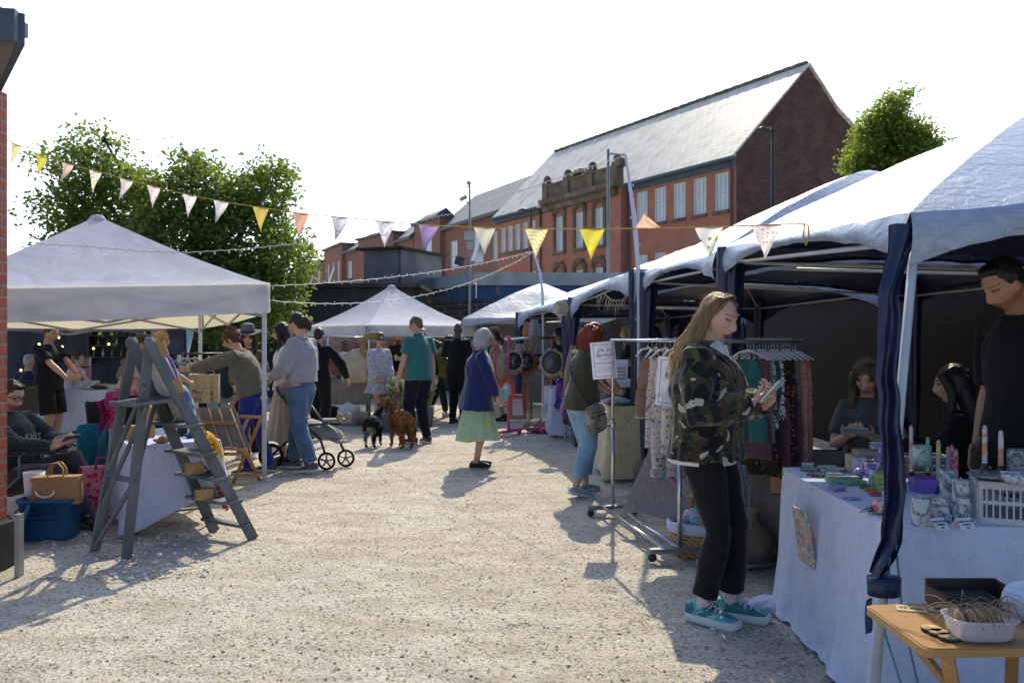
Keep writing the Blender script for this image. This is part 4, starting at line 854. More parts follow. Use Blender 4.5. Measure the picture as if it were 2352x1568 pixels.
for i in range(520):
    q = math.pi*r.uniform(.90, 2.10); cx, sy = math.cos(q), math.sin(q); o = r.uniform(.96, 1.13); e = r.uniform(.30, .46); j = lambda k=.008: r.gauss(0, k); w1 = r.uniform(0, 6)
    wob = lambda z: .008*math.sin(w1+z*26)
    a = [(cx*.012+j(.006), .03+sy*.03, .135*r.uniform(.97, 1.02)), (cx*.066*o, -.004+sy*.06, .105), (cx*.088*o, -.02+sy*.08*o, .035), (cx*.094*o, -.028+sy*.086*o, -.04), (cx*.10*o+wob(.1), -.055+sy*.095*o, -.11), (cx*.122*o+j()+wob(.2), -.105+sy*.10*o+j(), -.20), (cx*.128*o+j()+wob(.3), -.145+sy*.10*o+j(), -.28), (cx*.118*o+j(.012)+wob(.4), -.165+sy*.095*o+j(.012), -e)]
    rad = r.uniform(.0028, .0052); k_ = r.choice((3, 4, 4, 5)); g.tube(a[:k_+2], [rad*.7]+[rad]*(k_)+[rad*.9], 5); g2.tube(a[k_:], ([rad*1.04]+[rad]*4)[:len(a)-k_-1]+[.0006], 5)
for mbx, nm, mt in ((g, 'hair', HB), (g2, 'hair_ends', HBT)):
    f.hangpts(mbx); part(nm, mbx, mt, f.root, local=True)
g = MB()
for i in range(70):
    q = r.uniform(0, 6.28); z = r.uniform(.04, .13); rr_ = math.sqrt(max(.03, 1-((z-.03)/.108)**2)); p = V((.086*rr_*math.cos(q), -.02+.1*rr_*math.sin(q), z)); d = V((math.cos(q), math.sin(q)-.3, r.uniform(-.2, 1))).normalized(); d2 = V((r.gauss(0, .5), r.gauss(-.3, .5), r.gauss(-.5, .4))); L = r.uniform(.010, .03)
    g.tube([p, p+d*L*.5, p+d*L+d2*L*.9], [.0006, .0005, .0002], 3, cap=False)
for i in range(90):
    q = math.pi*r.uniform(.9, 2.1); z = r.uniform(-.3, .02); p = V((.1*math.cos(q), -.03+.1*math.sin(q), z)); d = V((math.cos(q), math.sin(q), 0)); g.tube([p, p+d*.01+V((0, 0, -.05)), p+d*r.uniform(.005, .03)+V((0, 0, -.12))], [.0007, .0006, .0002], 3, cap=False)
f.hangpts(g); part('stray_hair', g, HBT, f.root, local=True)
m_ = MB(); c = f.J[0][2].lerp(f.J[1][2], .5)+V((.02, .075, .07)); m_.box(c, (.074, .15, .009), RZ(R(-10)) @ RX(R(48))); m_.xf(RM[f.root.name]); single('phone', m_, M('white phone case', (.6, .62, .62), .35, .5, bump=0, var=.05), 'white cased phone held by the woman in the camouflage jacket', 'phone')
# 2 redhead
f = person('woman with red hair in olive top and pale jeans browsing at the stall', (.66, 7.8), (.82, .57), 1.64, SK4, True, 1.08, lean=7, hd=(28, 0, 0), ank=[(-.07, .10, .085), (.10, -.16, .10)], foot=(0, -12), heel=(0, 14), wr=[(-.05, .40, .98), (.17, .36, 1.0)], ep=[(-.9, -.4, -.6), (.8, -.5, -.6)], handd=[(.5, .8, 0), (-.4, .9, .1)],
    top=dict(mat=OLIVE, loose=.022, hem=-.09, sleeve=.40, flare=.12, sl_loose=1.3), bottom=dict(kind='trousers', mat=JEAN_L, loose=.018, len=.90, wide=.006), shoes=dict(mat=SHOE_B, sole=SOLE_W, high=.07), hair='waves', hmat=H_RED)
g = MB(); g.tube([f.sp(.50, -.1, .02), f.sp(.45, -.16, -.06), f.sp(.3, -.06, -.15), f.sp(.12, .1, -.16), f.sp(-.02, .20, -.10), f.sp(-.06, .22, -.02)], .011, 6, flat=.4); part('bag_strap', g, BRNL, f.root, local=True)
g = MB(); c = f.sp(-.14, .245, -.01); g.ball(c, (.045, .125, .14), 24, 18, RX(R(12)), 0, lambda p, d: V((p.x, math.copysign(abs(d.y)**.45, d.y)*.115, math.copysign(abs(d.z)**.45, d.z)*.13))); g.box(c+V((.005, 0, .03)), (.085, .20, .010), RX(R(14)), 1); noise_bend(g, .014, 9); o_ = part('shoulder_bag', g, [PAT('snakeskin print', (.26, .24, .2), [('dots', (.11, .10, .08), 28, .55, .68), ('noise', (.36, .34, .3), 9, .52, .6)], .6), LEATHB], f.root, local=True)
g = MB(); w_ = f.J[1][2]; d_ = (w_-f.J[1][1]).normalized(); g.tube([w_-d_*.03, w_-d_*.012], .034, 14); part('bracelet', g, M('silver', (.6, .6, .6), .25, .5, 1., bump=0), f.root, local=True)
# 3 older woman
f = person('older woman with grey bob in navy cardigan and long floral skirt', (-.40, 9.48), (.97, .22), 1.585, SK4, True, 1.10, lean=3, hd=(14, -4, 0), ank=[(-.085, .02, .085), (.085, -.03, .085)], foot=(8, -8), wr=[(-.16, .28, .86), (.18, .22, .84)], ep=[(-.6, -1, 0), (.6, -1, 0)], curl=.8,
    top=dict(mat=NAVY, loose=.032, hem=-.20, sleeve=.98, flare=.14, name='cardigan', box=.015, wr=.012), bottom=dict(kind='skirt', mat=FLORAL, len=.56, flare=.095, pleats=9), shoes=dict(mat=LEATHB, high=.062), hair='bob', hmat=H_GREY)
g = MB(); g.tube([f.sp(-.04, 0, .07), f.sp(.1, 0, .06), f.sp(.3, 0, .075), f.sp(.42, 0, .06), f.sp(.52, 0, .02)], [(.13, .12), (.13, .11), (.125, .11), (.11, .08), (.06, .06)], 16, side=(1, 0, 0)); noise_bend(g, .01, 9); part('blouse', g, MINT, f.root, local=True); glasses(f, FRAME_B)
g = MB(); g.box(f.J[0][2]+V((.05, .09, -.02)), (.012, .09, .15)); g.xf(RM[f.root.name]); single('phone', g, M('pale blue card', (.25, .5, .55), .5), 'small pale blue phone case hanging at the older woman\'s hand', 'phone')
# 4 teal man
TM = f = person('tall man in teal polo shirt and navy trousers holding a dog lead', (-1.30, 11.55), (-.72, .69), 1.80, SK4, False, 1.06, lean=1, hd=(8, 28, 0), ank=[(-.10, .02, .085), (.10, -.05, .085)], foot=(12, -14), wr=[(-.25, .12, .84), (.27, .02, .82)],
    top=dict(mat=TEAL, loose=.026, hem=-.055, sleeve=.34, sl_loose=1.2, collar=1, name='polo_shirt', box=.01), bottom=dict(kind='trousers', mat=DNAVY, loose=.016, wide=.006), shoes=dict(mat=LEATHB, sole=SOLE_W), hair='buzz', hmat=H_SAND)
# 5 floral dress woman
f = person('woman in short white and violet floral dress and sunglasses facing the dogs', (-2.2, 13.6), (.62, -.78), 1.57, SK4, True, 1.1, lean=3, hd=(6, -12, 0), ank=[(-.12, .02, .085), (.06, .12, .085)], wr=[(-.16, .2, .90), (.14, .22, .88)], handd=[(.8, .4, -.4), (-.8, .4, -.4)],
    top=dict(mat=FLORAL2, loose=.022, hem=-.06, sleeve=.97, sl_loose=1.3, name='dress_top'), bottom=dict(kind='skirt', mat=FLORAL2, len=.27, flare=.05, name='dress_skirt', pleats=7), shoes=SHB, hair='updo', hmat=H_SAND); glasses(f, FRAME_B, LENS)
# 6 bearded man
person('bearded man with dark shirt standing with folded arms behind the flowers', (-2.25, 16.2), (.75, -.6), 1.62, SK1, False, 1.0, hd=(8, -10, 0), wr=[(.10, .2, 1.13), (-.08, .22, 1.16)], ep=[(-1, .1, -.5), (1, .1, -.5)], beard=(.12, .08, .06), top=dict(mat=BLKC, sleeve=.4), bottom=dict(kind='trousers', mat=CL('stone chinos', (.3, .24, .17))), shoes=SHB, hair='short', hmat=H_DRK)
# 7 mustard woman
person('dark haired woman in mustard jumper bending towards a stall', (-1.38, 15.4), (.86, .25), 1.58, SK1, True, 1.08, lean=14, hd=(24, 0, 0), ank=[(-.08, .18, .085), (.1, -.22, .1)], heel=(0, 15), wr=[(.02, .40, .98), (.12, .42, 1.0)], top=dict(mat=MUST, loose=.036, hem=-.07, sleeve=1.0, name='jumper'), bottom=dict(kind='trousers', mat=CHAR, len=.95), shoes=dict(mat=WHT, sole=SOLE_W), hair='long', hmat=H_DRK)
# 8 bald man
person('bald man in black top seen from behind', (-.95, 14.4), (.28, .96), 1.76, SK3, False, 1.1, hd=(2, 0, 0), wr=[(-.16, .2, 1.0), (.18, .2, 1.0)], top=dict(mat=BLKC, sleeve=.5, loose=.022), bottom=dict(kind='trousers', mat=BLKC, loose=.02), shoes=SHB)
# 9 gingham playsuit
f = person('woman in red gingham playsuit and brown felt hat by the mirrors', (-.28, 14.7), (-.78, .42), 1.62, SK2, True, .98, hd=(6, 12, 0), ank=[(-.1, .1, .085), (.1, -.1, .085)], wr=[(-.2, .15, .84), (.22, .15, .86)], top=dict(mat=GING, sleeve=0, loose=.014, hem=-.02), bottom=dict(kind='shorts', mat=GING, len=.27, loose=.03), shoes=dict(mat=LEATHB, high=.14), hair='lowpony', hmat=H_DRK)
hat(f, M('brown felt', (.17, .11, .075), .95), LEATHB); g = MB(); g.tube([f.sp(.11), f.sp(.135)], [(.168, .13), (.166, .128)], 16, side=(1, 0, 0)); part('belt', g, LEATHB, f.root, local=True)
# 10 hoodie man
person('man in black hoodie seen from behind with his arm out to the side', (-2.86, 12.2), (.22, .97), 1.64, SK4, False, 1.06, hd=(4, 0, 0), wr=[(-.22, .25, .95), (.42, .12, .92)], ep=[(-.6, -.8, -.2), (.9, -.4, -.4)], top=dict(mat=BLKC, loose=.036, hem=-.05, hood=1, name='hoodie'), bottom=dict(kind='trousers', mat=BLKC, loose=.02), shoes=SHB, hair='buzz', hmat=H_DRK)
# 11 ponytail woman
f = person('young woman with ponytail in lilac grey jumper and blue jeans stepping past the canopy leg', (-2.33, 9.15), (-.86, .32), 1.77, SK1, True, 1.0, hd=(14, 0, 0), lean=1, ank=[(-.12, -.20, .10), (.11, .16, .085)], foot=(0, 4), heel=(6, 0), wr=[(-.20, .25, .97), (.17, .24, .96)], ep=[(-.7, -1, -.2), (.7, -1, -.2)],
    top=dict(mat=LILAC, loose=.042, hem=.05, sleeve=.94, cuff=.3, name='jumper', box=.015), bottom=dict(kind='trousers', mat=JEAN, loose=.020, wide=.014, waist=.13, len=.98), shoes=SHG, hair='pony', hmat=H_BRN); glasses(f, FRAME_B)
# 12 woman hidden behind
person('dark haired woman in white top half hidden behind the woman with the ponytail', (-2.68, 9.75), (-.95, -.2), 1.66, SK1, True, 1.0, hd=(10, 0, 0), wr=[(-.1, .3, 1.02), (.1, .3, 1.0)], top=dict(mat=WHT, loose=.022, sleeve=.5), bottom=dict(kind='skirt', mat=CL('cream pleated cotton', (.55, .47, .4)), len=.62, flare=.07, pleats=14), shoes=SHB, hair='long', hmat=H_DRK)
# 13 hat woman
f = person('smiling woman with long dark hair in wide grey felt hat', (-3.24, 10.15), (.12, -1), 1.60, SK1, True, .98, hd=(10, 8, 0), wr=[(-.18, .2, .93), (.12, .25, .95)], top=dict(mat=DOTS, loose=.026, sleeve=1, name='cardigan', hem=-.06), bottom=dict(kind='trousers', mat=BLKC), shoes=dict(mat=WHT, sole=SOLE_W), hair='longdark', hmat=H_BRN)
hat(f, M('grey felt', (.13, .13, .15), .95), CHAR, brim=.185); g = MB(); g.ball(f.sp(.34, 0, .10), (.06, .05, .15), 12, 8); part('blouse', g, WHT, f.root, local=True)
# 14 pointing woman
f = person('woman with cropped brown hair in grey green sweatshirt leaning forward and pointing', (-2.86, 9.0), (-.99, .05), 1.63, SK4, True, 1.12, lean=20, hd=(6, 0, 0), hipy=-.05, ank=[(-.10, -.02, .085), (.10, -.20, .085)], foot=(6, -6), wr=[(-.10, .78, 1.13), (.22, .22, .86)], ep=[(-.5, -.2, -1), (.8, -.8, -.2)], handd=[(0, 1, .05), None], curl=(.35, .8),
    top=dict(mat=GREENGREY, loose=.036, hem=-.015, sleeve=1, name='sweatshirt', box=.015), bottom=dict(kind='trousers', mat=JEAN_R, loose=.008), shoes=SHG, hair='curlyshort', hmat=H_AUB); glasses(f, FRAME_B, LENS)
g = MB(); g.tube([f.sp(.5, -.06, .05), f.sp(.35, .03, -.14), f.sp(.15, .17, -.06), f.sp(.12, .12, .13)], .016, 6, flat=.4); part('bag_strap', g, LEATHB, f.root, local=True)
hw = RM[f.root.name] @ f.J[1][2]; g = MB(); c = hw+V((-.02, -.02, -.36)); g.box(c, (.30, .12, .33), RZ(.15)); 
for q in (-.07, .07): g.tube([c+V((q-.04, 0, .16)), c+V((q*.6, 0, .28)), c+V((q+.04, 0, .16))], .006, 5)
single('paper_bag', g, M('kraft paper', (.3, .19, .1), .8, .15, bump=.3, bs=20), 'brown paper carrier bag held by the woman in the grey green sweatshirt', 'paper bag')
# 15 shorts man
person('man in black t-shirt and black shorts standing behind the seated people', (-5.95, 10.6), (.97, -.2), 1.66, SK2, False, 1.08, hd=(14, 0, 0), wr=[(-.05, .42, 1.02), (.13, .40, .98)], handd=[(.3, .9, 0), (-.3, .9, 0)], top=dict(mat=BLKC, sleeve=.40, hem=-.06, sl_loose=1.2, loose=.024), bottom=dict(kind='shorts', mat=BLKC, len=.46, loose=.026), shoes=SHB, hair='short', hmat=H_DRK)
# 16 seated man
f = person('seated man with dark-rimmed glasses in bottle green sweatshirt reading his phone', (-3.93, 6.62), (.985, -.17), 1.76, SK1, False, 1.1, lean=-12, hip=.33, hipy=-.02, ank=[(-.13, .52, .09), (.14, .66, .09)], kp=[(0, .5, 1), (0, .5, 1)], hd=(38, -6, 0), wr=[(-.08, .34, .60), (.10, .34, .59)], ep=[(-.7, -.4, -.7), (.7, -.4, -.7)], handd=[(.3, .75, .5), (-.3, .75, .5)], curl=.7, vox=.007, beard=(.55, .42, .36), foot=(10, -10),
    top=dict(mat=DGRN, loose=.036, sleeve=1, hem=-.06, name='sweatshirt', box=.01), bottom=dict(kind='trousers', mat=MAUVE, loose=.016, wide=.01), shoes=dict(mat=BRNL), hair='short', hmat=H_BRN); glasses(f, FRAME_B)
g = MB()
for i, (ch, cm) in enumerate(zip('LEVIS', (0, 0, 1, 2, 0))): g.join(text_mb(ch, .075, frameM(f.sp(.30, .095-.048*i, .180-.010*abs(i-2)), RX(R(6)) @ V((-1, .12*(i-2), 0)), (0, .12, 1)))); 
part('lettering', g, WHT, f.root, local=True)
m_ = MB(); c = (f.J[0][2]+f.J[1][2])/2+V((.01, .11, .06)); m_.box(c, (.15, .07, .01), RX(R(40))); m_.xf(RM[f.root.name]); single('phone', m_, FRAME_B, 'black phone in the hands of the seated man in green', 'phone')
# 17 pink woman
person('brown haired woman in pale pink t-shirt behind the step ladder', (-4.42, 9.7), (.85, .1), 1.52, SK2, True, 1.04, hd=(14, 0, 0), lean=4, wr=[(-.05, .35, .95), (.15, .35, .95)], top=dict(mat=PINKW, loose=.03, sleeve=.5), bottom=dict(kind='trousers', mat=CHAR), shoes=SHB, hair='lowpony', hmat=H_BRN)
# 18 bun woman, seated
f = person('seated woman with grey brown hair in a bun and glasses', (-4.02, 8.6), (.9, -.3), 1.62, SK4, True, 1.0, hip=.44, hipy=-.05, ank=[(-.1, .4, .09), (.1, .42, .09)], kp=[(0, .5, 1), (0, .5, 1)], hd=(24, 0, 0), wr=[(-.1, .33, .7), (.1, .33, .7)], top=dict(mat=CL('magenta cotton', (.42, .06, .2)), loose=.024), bottom=dict(kind='trousers', mat=CHAR), shoes=SHB, hair='bun', hmat=hair_mat('ash brown hair', (.2, .15, .12))); glasses(f, FRAME_B)
# 19 child
person('small child with red hair in white and pink top beside the man in shorts', (-6.05, 11.5), (.9, -.4), 1.27, SK1, True, .9, hd=(10, 0, 0), top=dict(mat=CL('pink white cotton', (.75, .5, .56)), sleeve=.9), bottom=dict(kind='skirt', mat=PINKW, len=.35, flare=.08), shoes=SHB, hair='bun', hmat=H_AUB)
# 20 white haired, seated
f = person('white haired person in navy t-shirt sitting with back turned', (-7.55, 12.9), (.1, 1), 1.62, SK4, False, 1.05, hip=.46, ank=[(-.1, .42, .09), (.1, .42, .09)], kp=[(0, .5, 1), (0, .5, 1)], wr=[(-.2, .3, .72), (.2, .3, .72)], top=dict(mat=CL('navy cotton', (.015, .02, .075)), sleeve=.5), bottom=dict(kind='trousers', mat=CHAR), shoes=SHB, hair='short', hmat=H_GREY)
g = MB(); 
for i, zz in enumerate((.36, .30, .24)): g.box(f.sp(zz, .02*i, -.155), (.16-.03*i, .006, .018), None, 0)
part('printed_mark', g, M('orange print', (.5, .16, .06), .8), f.root, local=True)
# 21 blonde in black
person('long haired blonde woman in black top behind the step ladder', (-4.32, 10.1), (.4, .9), 1.56, SK1, True, 1.0, hd=(6, -30, 0), wr=[(-.1, .4, 1.0), (.25, .3, 1.0)], top=dict(mat=BLKC, sleeve=.4), bottom=dict(kind='trousers', mat=BLKC), shoes=SHB, hair='long', hmat=H_BLO)
# 22 man right, skin and shirt darkened in colour for gazebo shade
f = person('young man with short dark hair in dark t-shirt looking down under the near gazebo', (2.47, 3.98), (-.95, -.22), 1.88, SK2, False, 1.05, hd=(30, -4, 0), lean=3, wr=[(-.24, -.02, .84), (.24, .02, .84)], curl=.6, vox=.0055, beard=(.62, .5, .44), top=dict(mat=BLKC, sleeve=.5, loose=.024), bottom=dict(kind='trousers', mat=BLKC), shoes=SHB, hair='short', hmat=H_DRK)
# 23 seated phone woman, grey shirt darkened in colour for gazebo shade
f = person('seated long haired woman in grey t-shirt using a phone under the gazebo', (2.30, 5.35), (-.5, -.8), 1.66, SK1, True, 1.0, hip=.56, hipy=-.04, ank=[(-.1, .42, .09), (.1, .42, .09)], kp=[(0, .5, 1), (0, .5, 1)], hd=(26, 0, 0), wr=[(-.07, .30, .88), (.08, .30, .87)], handd=[(.4, .8, .3), (-.4, .8, .3)], palm=[(.3, -.2, .8), (-.3, -.2, .8)], vox=.007, top=dict(mat=CL('grey marl cotton', (.09, .09, .095)), sleeve=.42, loose=.024), bottom=dict(kind='trousers', mat=BLKC), shoes=SHB, hair='long', hmat=hair_mat('light brown hair', (.13, .085, .05)))
m_ = MB(); c = (f.J[0][2]+f.J[1][2])/2+V((0, .10, .04)); m_.box(c, (.15, .075, .01), RX(R(35))); m_.xf(RM[f.root.name]); single('phone', m_, M('pale screen phone', (.3, .4, .42), .3, .5), 'phone held by the seated woman in grey t-shirt', 'phone')
# 24 dark seated woman
person('seated woman with long dark hair in black turned away under the near gazebo', (2.68, 4.95), (-.85, .5), 1.66, SK1, True, 1.04, hip=.52, ank=[(-.1, .42, .09), (.1, .42, .09)], kp=[(0, .5, 1), (0, .5, 1)], hd=(8, 10, 0), wr=[(-.1, .3, .85), (.1, .3, .85)], top=dict(mat=BLKC), bottom=dict(kind='trousers', mat=BLKC), shoes=SHB, hair='long', hmat=H_DRK)
# stall keepers
person('stall holder with long curly black hair behind the mirrors', (.76, 13.1), (-.8, -.5), 1.64, SK1, True, 1.0, hd=(4, 0, 0), top=dict(mat=BLKC), bottom=dict(kind='trousers', mat=BLKC), shoes=SHB, hair='waves', hmat=H_DRK)
person('smiling brunette stall holder with fringe in mustard cardigan', (1.72, 10.0), (-.95, -.2), 1.62, SK1, True, 1.0, hd=(6, 0, 0), wr=[(-.1, .3, 1.0), (.1, .25, 1.2)], top=dict(mat=PAT('dark floral blouse', (.09, .05, .035), [('flow', (.4, .25, .15), 55, .68, .8)], .8), sleeve=.55), bottom=dict(kind='trousers', mat=CHAR), shoes=SHB, hair='bob', hmat=H_BRN)
person('blonde stall holder in grey trousers standing under the third gazebo', (1.56, 10.9), (-.9, .3), 1.66, SK1, True, 1.0, hd=(4, 0, 0), top=dict(mat=BLKC, sleeve=.8), bottom=dict(kind='trousers', mat=CL('grey checked wool', (.14, .13, .13)), wide=.02), shoes=SHB, hair='long', hmat=H_BLO)
person('dark haired woman in dusty pink behind the red haired woman', (.98, 11.2), (.3, .9), 1.66, SK1, True, 1.0, top=dict(mat=CL('dusty pink cotton', (.33, .2, .18))), bottom=dict(kind='trousers', mat=CHAR), shoes=SHB, hair='long', hmat=H_DRK)
person('auburn haired shopper in shade beyond the older woman', (-.55, 16.0), (.5, .8), 1.66, SK1, True, 1.0, top=dict(mat=CL('dark green cotton', (.05, .055, .04))), bottom=dict(kind='trousers', mat=CHAR), shoes=SHB, hair='waves', hmat=H_AUB)
person('grey haired person in black jacket half hidden behind the man in teal', (-1.62, 14.9), (.3, .9), 1.66, SK1, False, 1.0, top=dict(mat=BLKC, loose=.03), bottom=dict(kind='trousers', mat=BLKC), shoes=SHB, hair='short', hmat=H_GREY)
# ------------------------------------------------------------------ dogs
def dog(label, loc, face, size, mats, tint, neck_yaw=0, curly=.0, tail=(0, -.05, -.12), docked=False):
    rz = math.atan2(face[1], face[0])-math.pi/2; root = thing('dog', label, 'dog', (*loc, 0), rz); s = size; b = MB(); q = lambda x, y, z: V((x*s, y*s, z*s))
    b.tube([q(0, -.30, .50), q(0, -.18, .51), q(0, 0, .48), q(0, .16, .47), q(0, .27, .50)], [(.085*s, .10*s), (.10*s, .12*s), (.115*s, .14*s), (.125*s, .155*s), (.09*s, .12*s)], 14, side=(1, 0, 0), round_=True)
    hr = RZ(R(neck_yaw)); hp = q(0, .25, .60); hc = hp+hr @ q(0, .14, .13)
    b.tube([q(0, .20, .55), hp, hc], [.085*s, .075*s, .06*s], 10)
    b.ball(hc+hr @ q(0, .03, .02), (.072*s, .085*s, .07*s), 14, 10); b.tube([hc+hr @ q(0, .07, 0), hc+hr @ q(0, .13, -.015), hc+hr @ q(0, .185, -.025)], [(.05*s, .05*s), (.042*s, .042*s), (.034*s, .034*s)], 10, round_=True)
    for sx in (-1, 1):
        e = hc+hr @ q(sx*.065, 0, .045); b.tube([e, e+hr @ q(sx*.035, .0, -.05), e+hr @ q(sx*.035, .01, -.13)], [(.022*s, .035*s), (.02*s, .048*s), (.012*s, .03*s)], 8, side=hr @ V((1, 0, 0)), round_=True)
        b.tube([q(sx*.075, .2, .44), q(sx*.08, .17, .30), q(sx*.08, .19, .16), q(sx*.08, .185, .045), q(sx*.08, .22, .025)], [.06*s, .042*s, .03*s, .027*s, .03*s], 8, round_=True)
        b.tube([q(sx*.075, -.24, .46), q(sx*.09, -.17, .30), q(sx*.085, -.29, .175), q(sx*.085, -.27, .045), q(sx*.085, -.23, .025)], [.085*s, .06*s, .033*s, .027*s, .03*s], 8, round_=True)
    t0 = q(0, -.35, .54); t = V(tail)*s
    b.tube([t0, t0+t*.5+q(0, -.03, .02), t0+t] if not docked else [t0, t0+q(0, -.05, .06)], [.03*s, .028*s, .018*s] if not docked else [.026*s, .018*s], 7, round_=True)
    me = remesh(b, .009, 3, .5); wrinkle(me, .006+curly, (30, 30, 22), 3); me.materials.append(mats); part('body', me, None, root, local=True)
    g = MB(); r_ = random.Random(int(size*100)); nv = len(me.vertices)
    for _ in range(2600):
        vt = me.vertices[r_.randrange(nv)]; p = vt.co
        if p.z < .12*s: continue
        d = (vt.normal*.5+V((0, -.5, -.75))+V((r_.gauss(0, .3), r_.gauss(0, .3), r_.gauss(0, .2)))).normalized(); L = r_.uniform(.018, .042)*s*(1.5 if .1*s < p.z < .45*s else 1); a_ = vt.normal.cross(d).normalized()*.006*s
        g.add([p-a_, p+a_, p+d*L*.6+vt.normal*.006, p+d*L], [(0, 1, 2), (0, 2, 3)], 0, True)
    part('coat', g, mats, root, local=True)
    g = MB(); g.tube([hp+q(0, -.03, .0)+V((.078*s*math.cos(a), .03*s*math.sin(a), .078*s*math.sin(a)*.9)) for a in (2*math.pi*j/14 for j in range(15))], .012*s, 6); part('collar', g, M('purple webbing', (.12, .03, .2), .7), root, local=True)
    g = MB(); g.ball(hc+hr @ q(0, .215, -.015), .016*s, 8, 6); part('nose', g, LEATHB, root, local=True)
    return root, RM[root.name] @ hp
BROWNFUR = PAT('copper brown fur', (.27, .11, .04), [('fine', (.15, .055, .02), 14, .45, .65), ('fine', (.34, .15, .05), 9, .6, .75)], .95, bump=.5)
BWFUR = PAT('black and white spaniel fur', (.012, .012, .012), [('noise', (.62, .6, .57), 3.6, .56, .58), ('fine', (.02, .02, .02), 40, .6, .66)], .95, bump=.5)
d1_, c1_ = dog('copper brown curly dog standing with its back to the viewer', (-1.50, 11.15), (-.52, .85), .80, BROWNFUR, None, 30, .006, (.0, -.08, -.22))
d2_, c2_ = dog('black and white spaniel with spotted legs beside the brown dog', (-1.88, 11.25), (.12, .99), .68, BWFUR, None, -38, .004, docked=True)
g = MB(); hw = RM[TM.root.name] @ (TM.J[0][2]+V((0, .05, -.06))); g.tube([hw, hw.lerp(c1_, .5)+V((0, 0, -.05)), c1_], .008, 6); single('dog_lead', g, M('purple webbing', (.12, .03, .2), .7), 'purple lead running from the man in teal to the brown dog', 'dog lead')
# ------------------------------------------------------------------ canopies
def two_side(name, out, inn, rough, spec, bump=.5, bsc=30., trans=0., tcol=None, weave=False):
    t = NT(name); v = t.tc.outputs['Object']; g = t.n('ShaderNodeNewGeometry'); n = t.noise(t.scale(v, (1, 1, 1.6)), bsc*.25, 4, 1.2); n2 = t.noise(v, bsc*4, 3)
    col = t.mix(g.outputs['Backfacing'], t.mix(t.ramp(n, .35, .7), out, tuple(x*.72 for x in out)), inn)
    h = t.math('ADD', n, t.math('MULTIPLY', n2, .25 if weave else .1))
    return t.bsdf(col, rough, spec, 0, t.bump(h, bump, .03), trans, tcol)
TARP = two_side('blue tarpaulin', (.32, .39, .53), (.008, .014, .07), .30, .95, .5, 46, 0, None, True)  # navy sheet; sun glare is put into the paler outer colour
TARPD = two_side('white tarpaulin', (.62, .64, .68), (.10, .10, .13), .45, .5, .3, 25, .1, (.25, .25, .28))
CANV = two_side('white canopy cloth', (.68, .75, .95), (.72, .65, .49), .7, .25, .22, 14, .40, (.86, .80, .62))  # white cloth; blue shade outside, warm glow inside put into the colours
CANVB = two_side('lilac canopy cloth', (.36, .35, .50), (.32, .31, .46), .7, .2, .2, 14, .2, (.3, .28, .4))
NAVYS = M('navy tarpaulin sleeve', (.012, .018, .062), .38, .55, var=.3, vs=7, bump=.7, bs=22, stretch=(1, 1, .25), bd=.012)
LEGW = M('white powder coated steel', (.50, .52, .55), .4, .45, var=.1, bump=.05); ALU = M('grey aluminium', (.30, .31, .33), .4, .5, .5, var=.12, bump=.05)
def surf(mb, fn, nu, nv, mi=0):
    a, b, c = fn(.4, .4), fn(.6, .4), fn(.4, .6)
    if (b-a).cross(c-a).z < 0: mb.grid(lambda u, v: fn(1-u, v), nu, nv, mi)
    else: mb.grid(fn, nu, nv, mi)
def valance_grid(mb, fn, nu, nv, ctr, mi=0):
    a, b, c = fn(.4, .4), fn(.6, .4), fn(.4, .6); n = (b-a).cross(c-a)
    if n.dot(a-V((ctr.x, ctr.y, a.z))) < 0: mb.grid(lambda u, v: fn(1-u, v), nu, nv, mi)
    else: mb.grid(fn, nu, nv, mi)
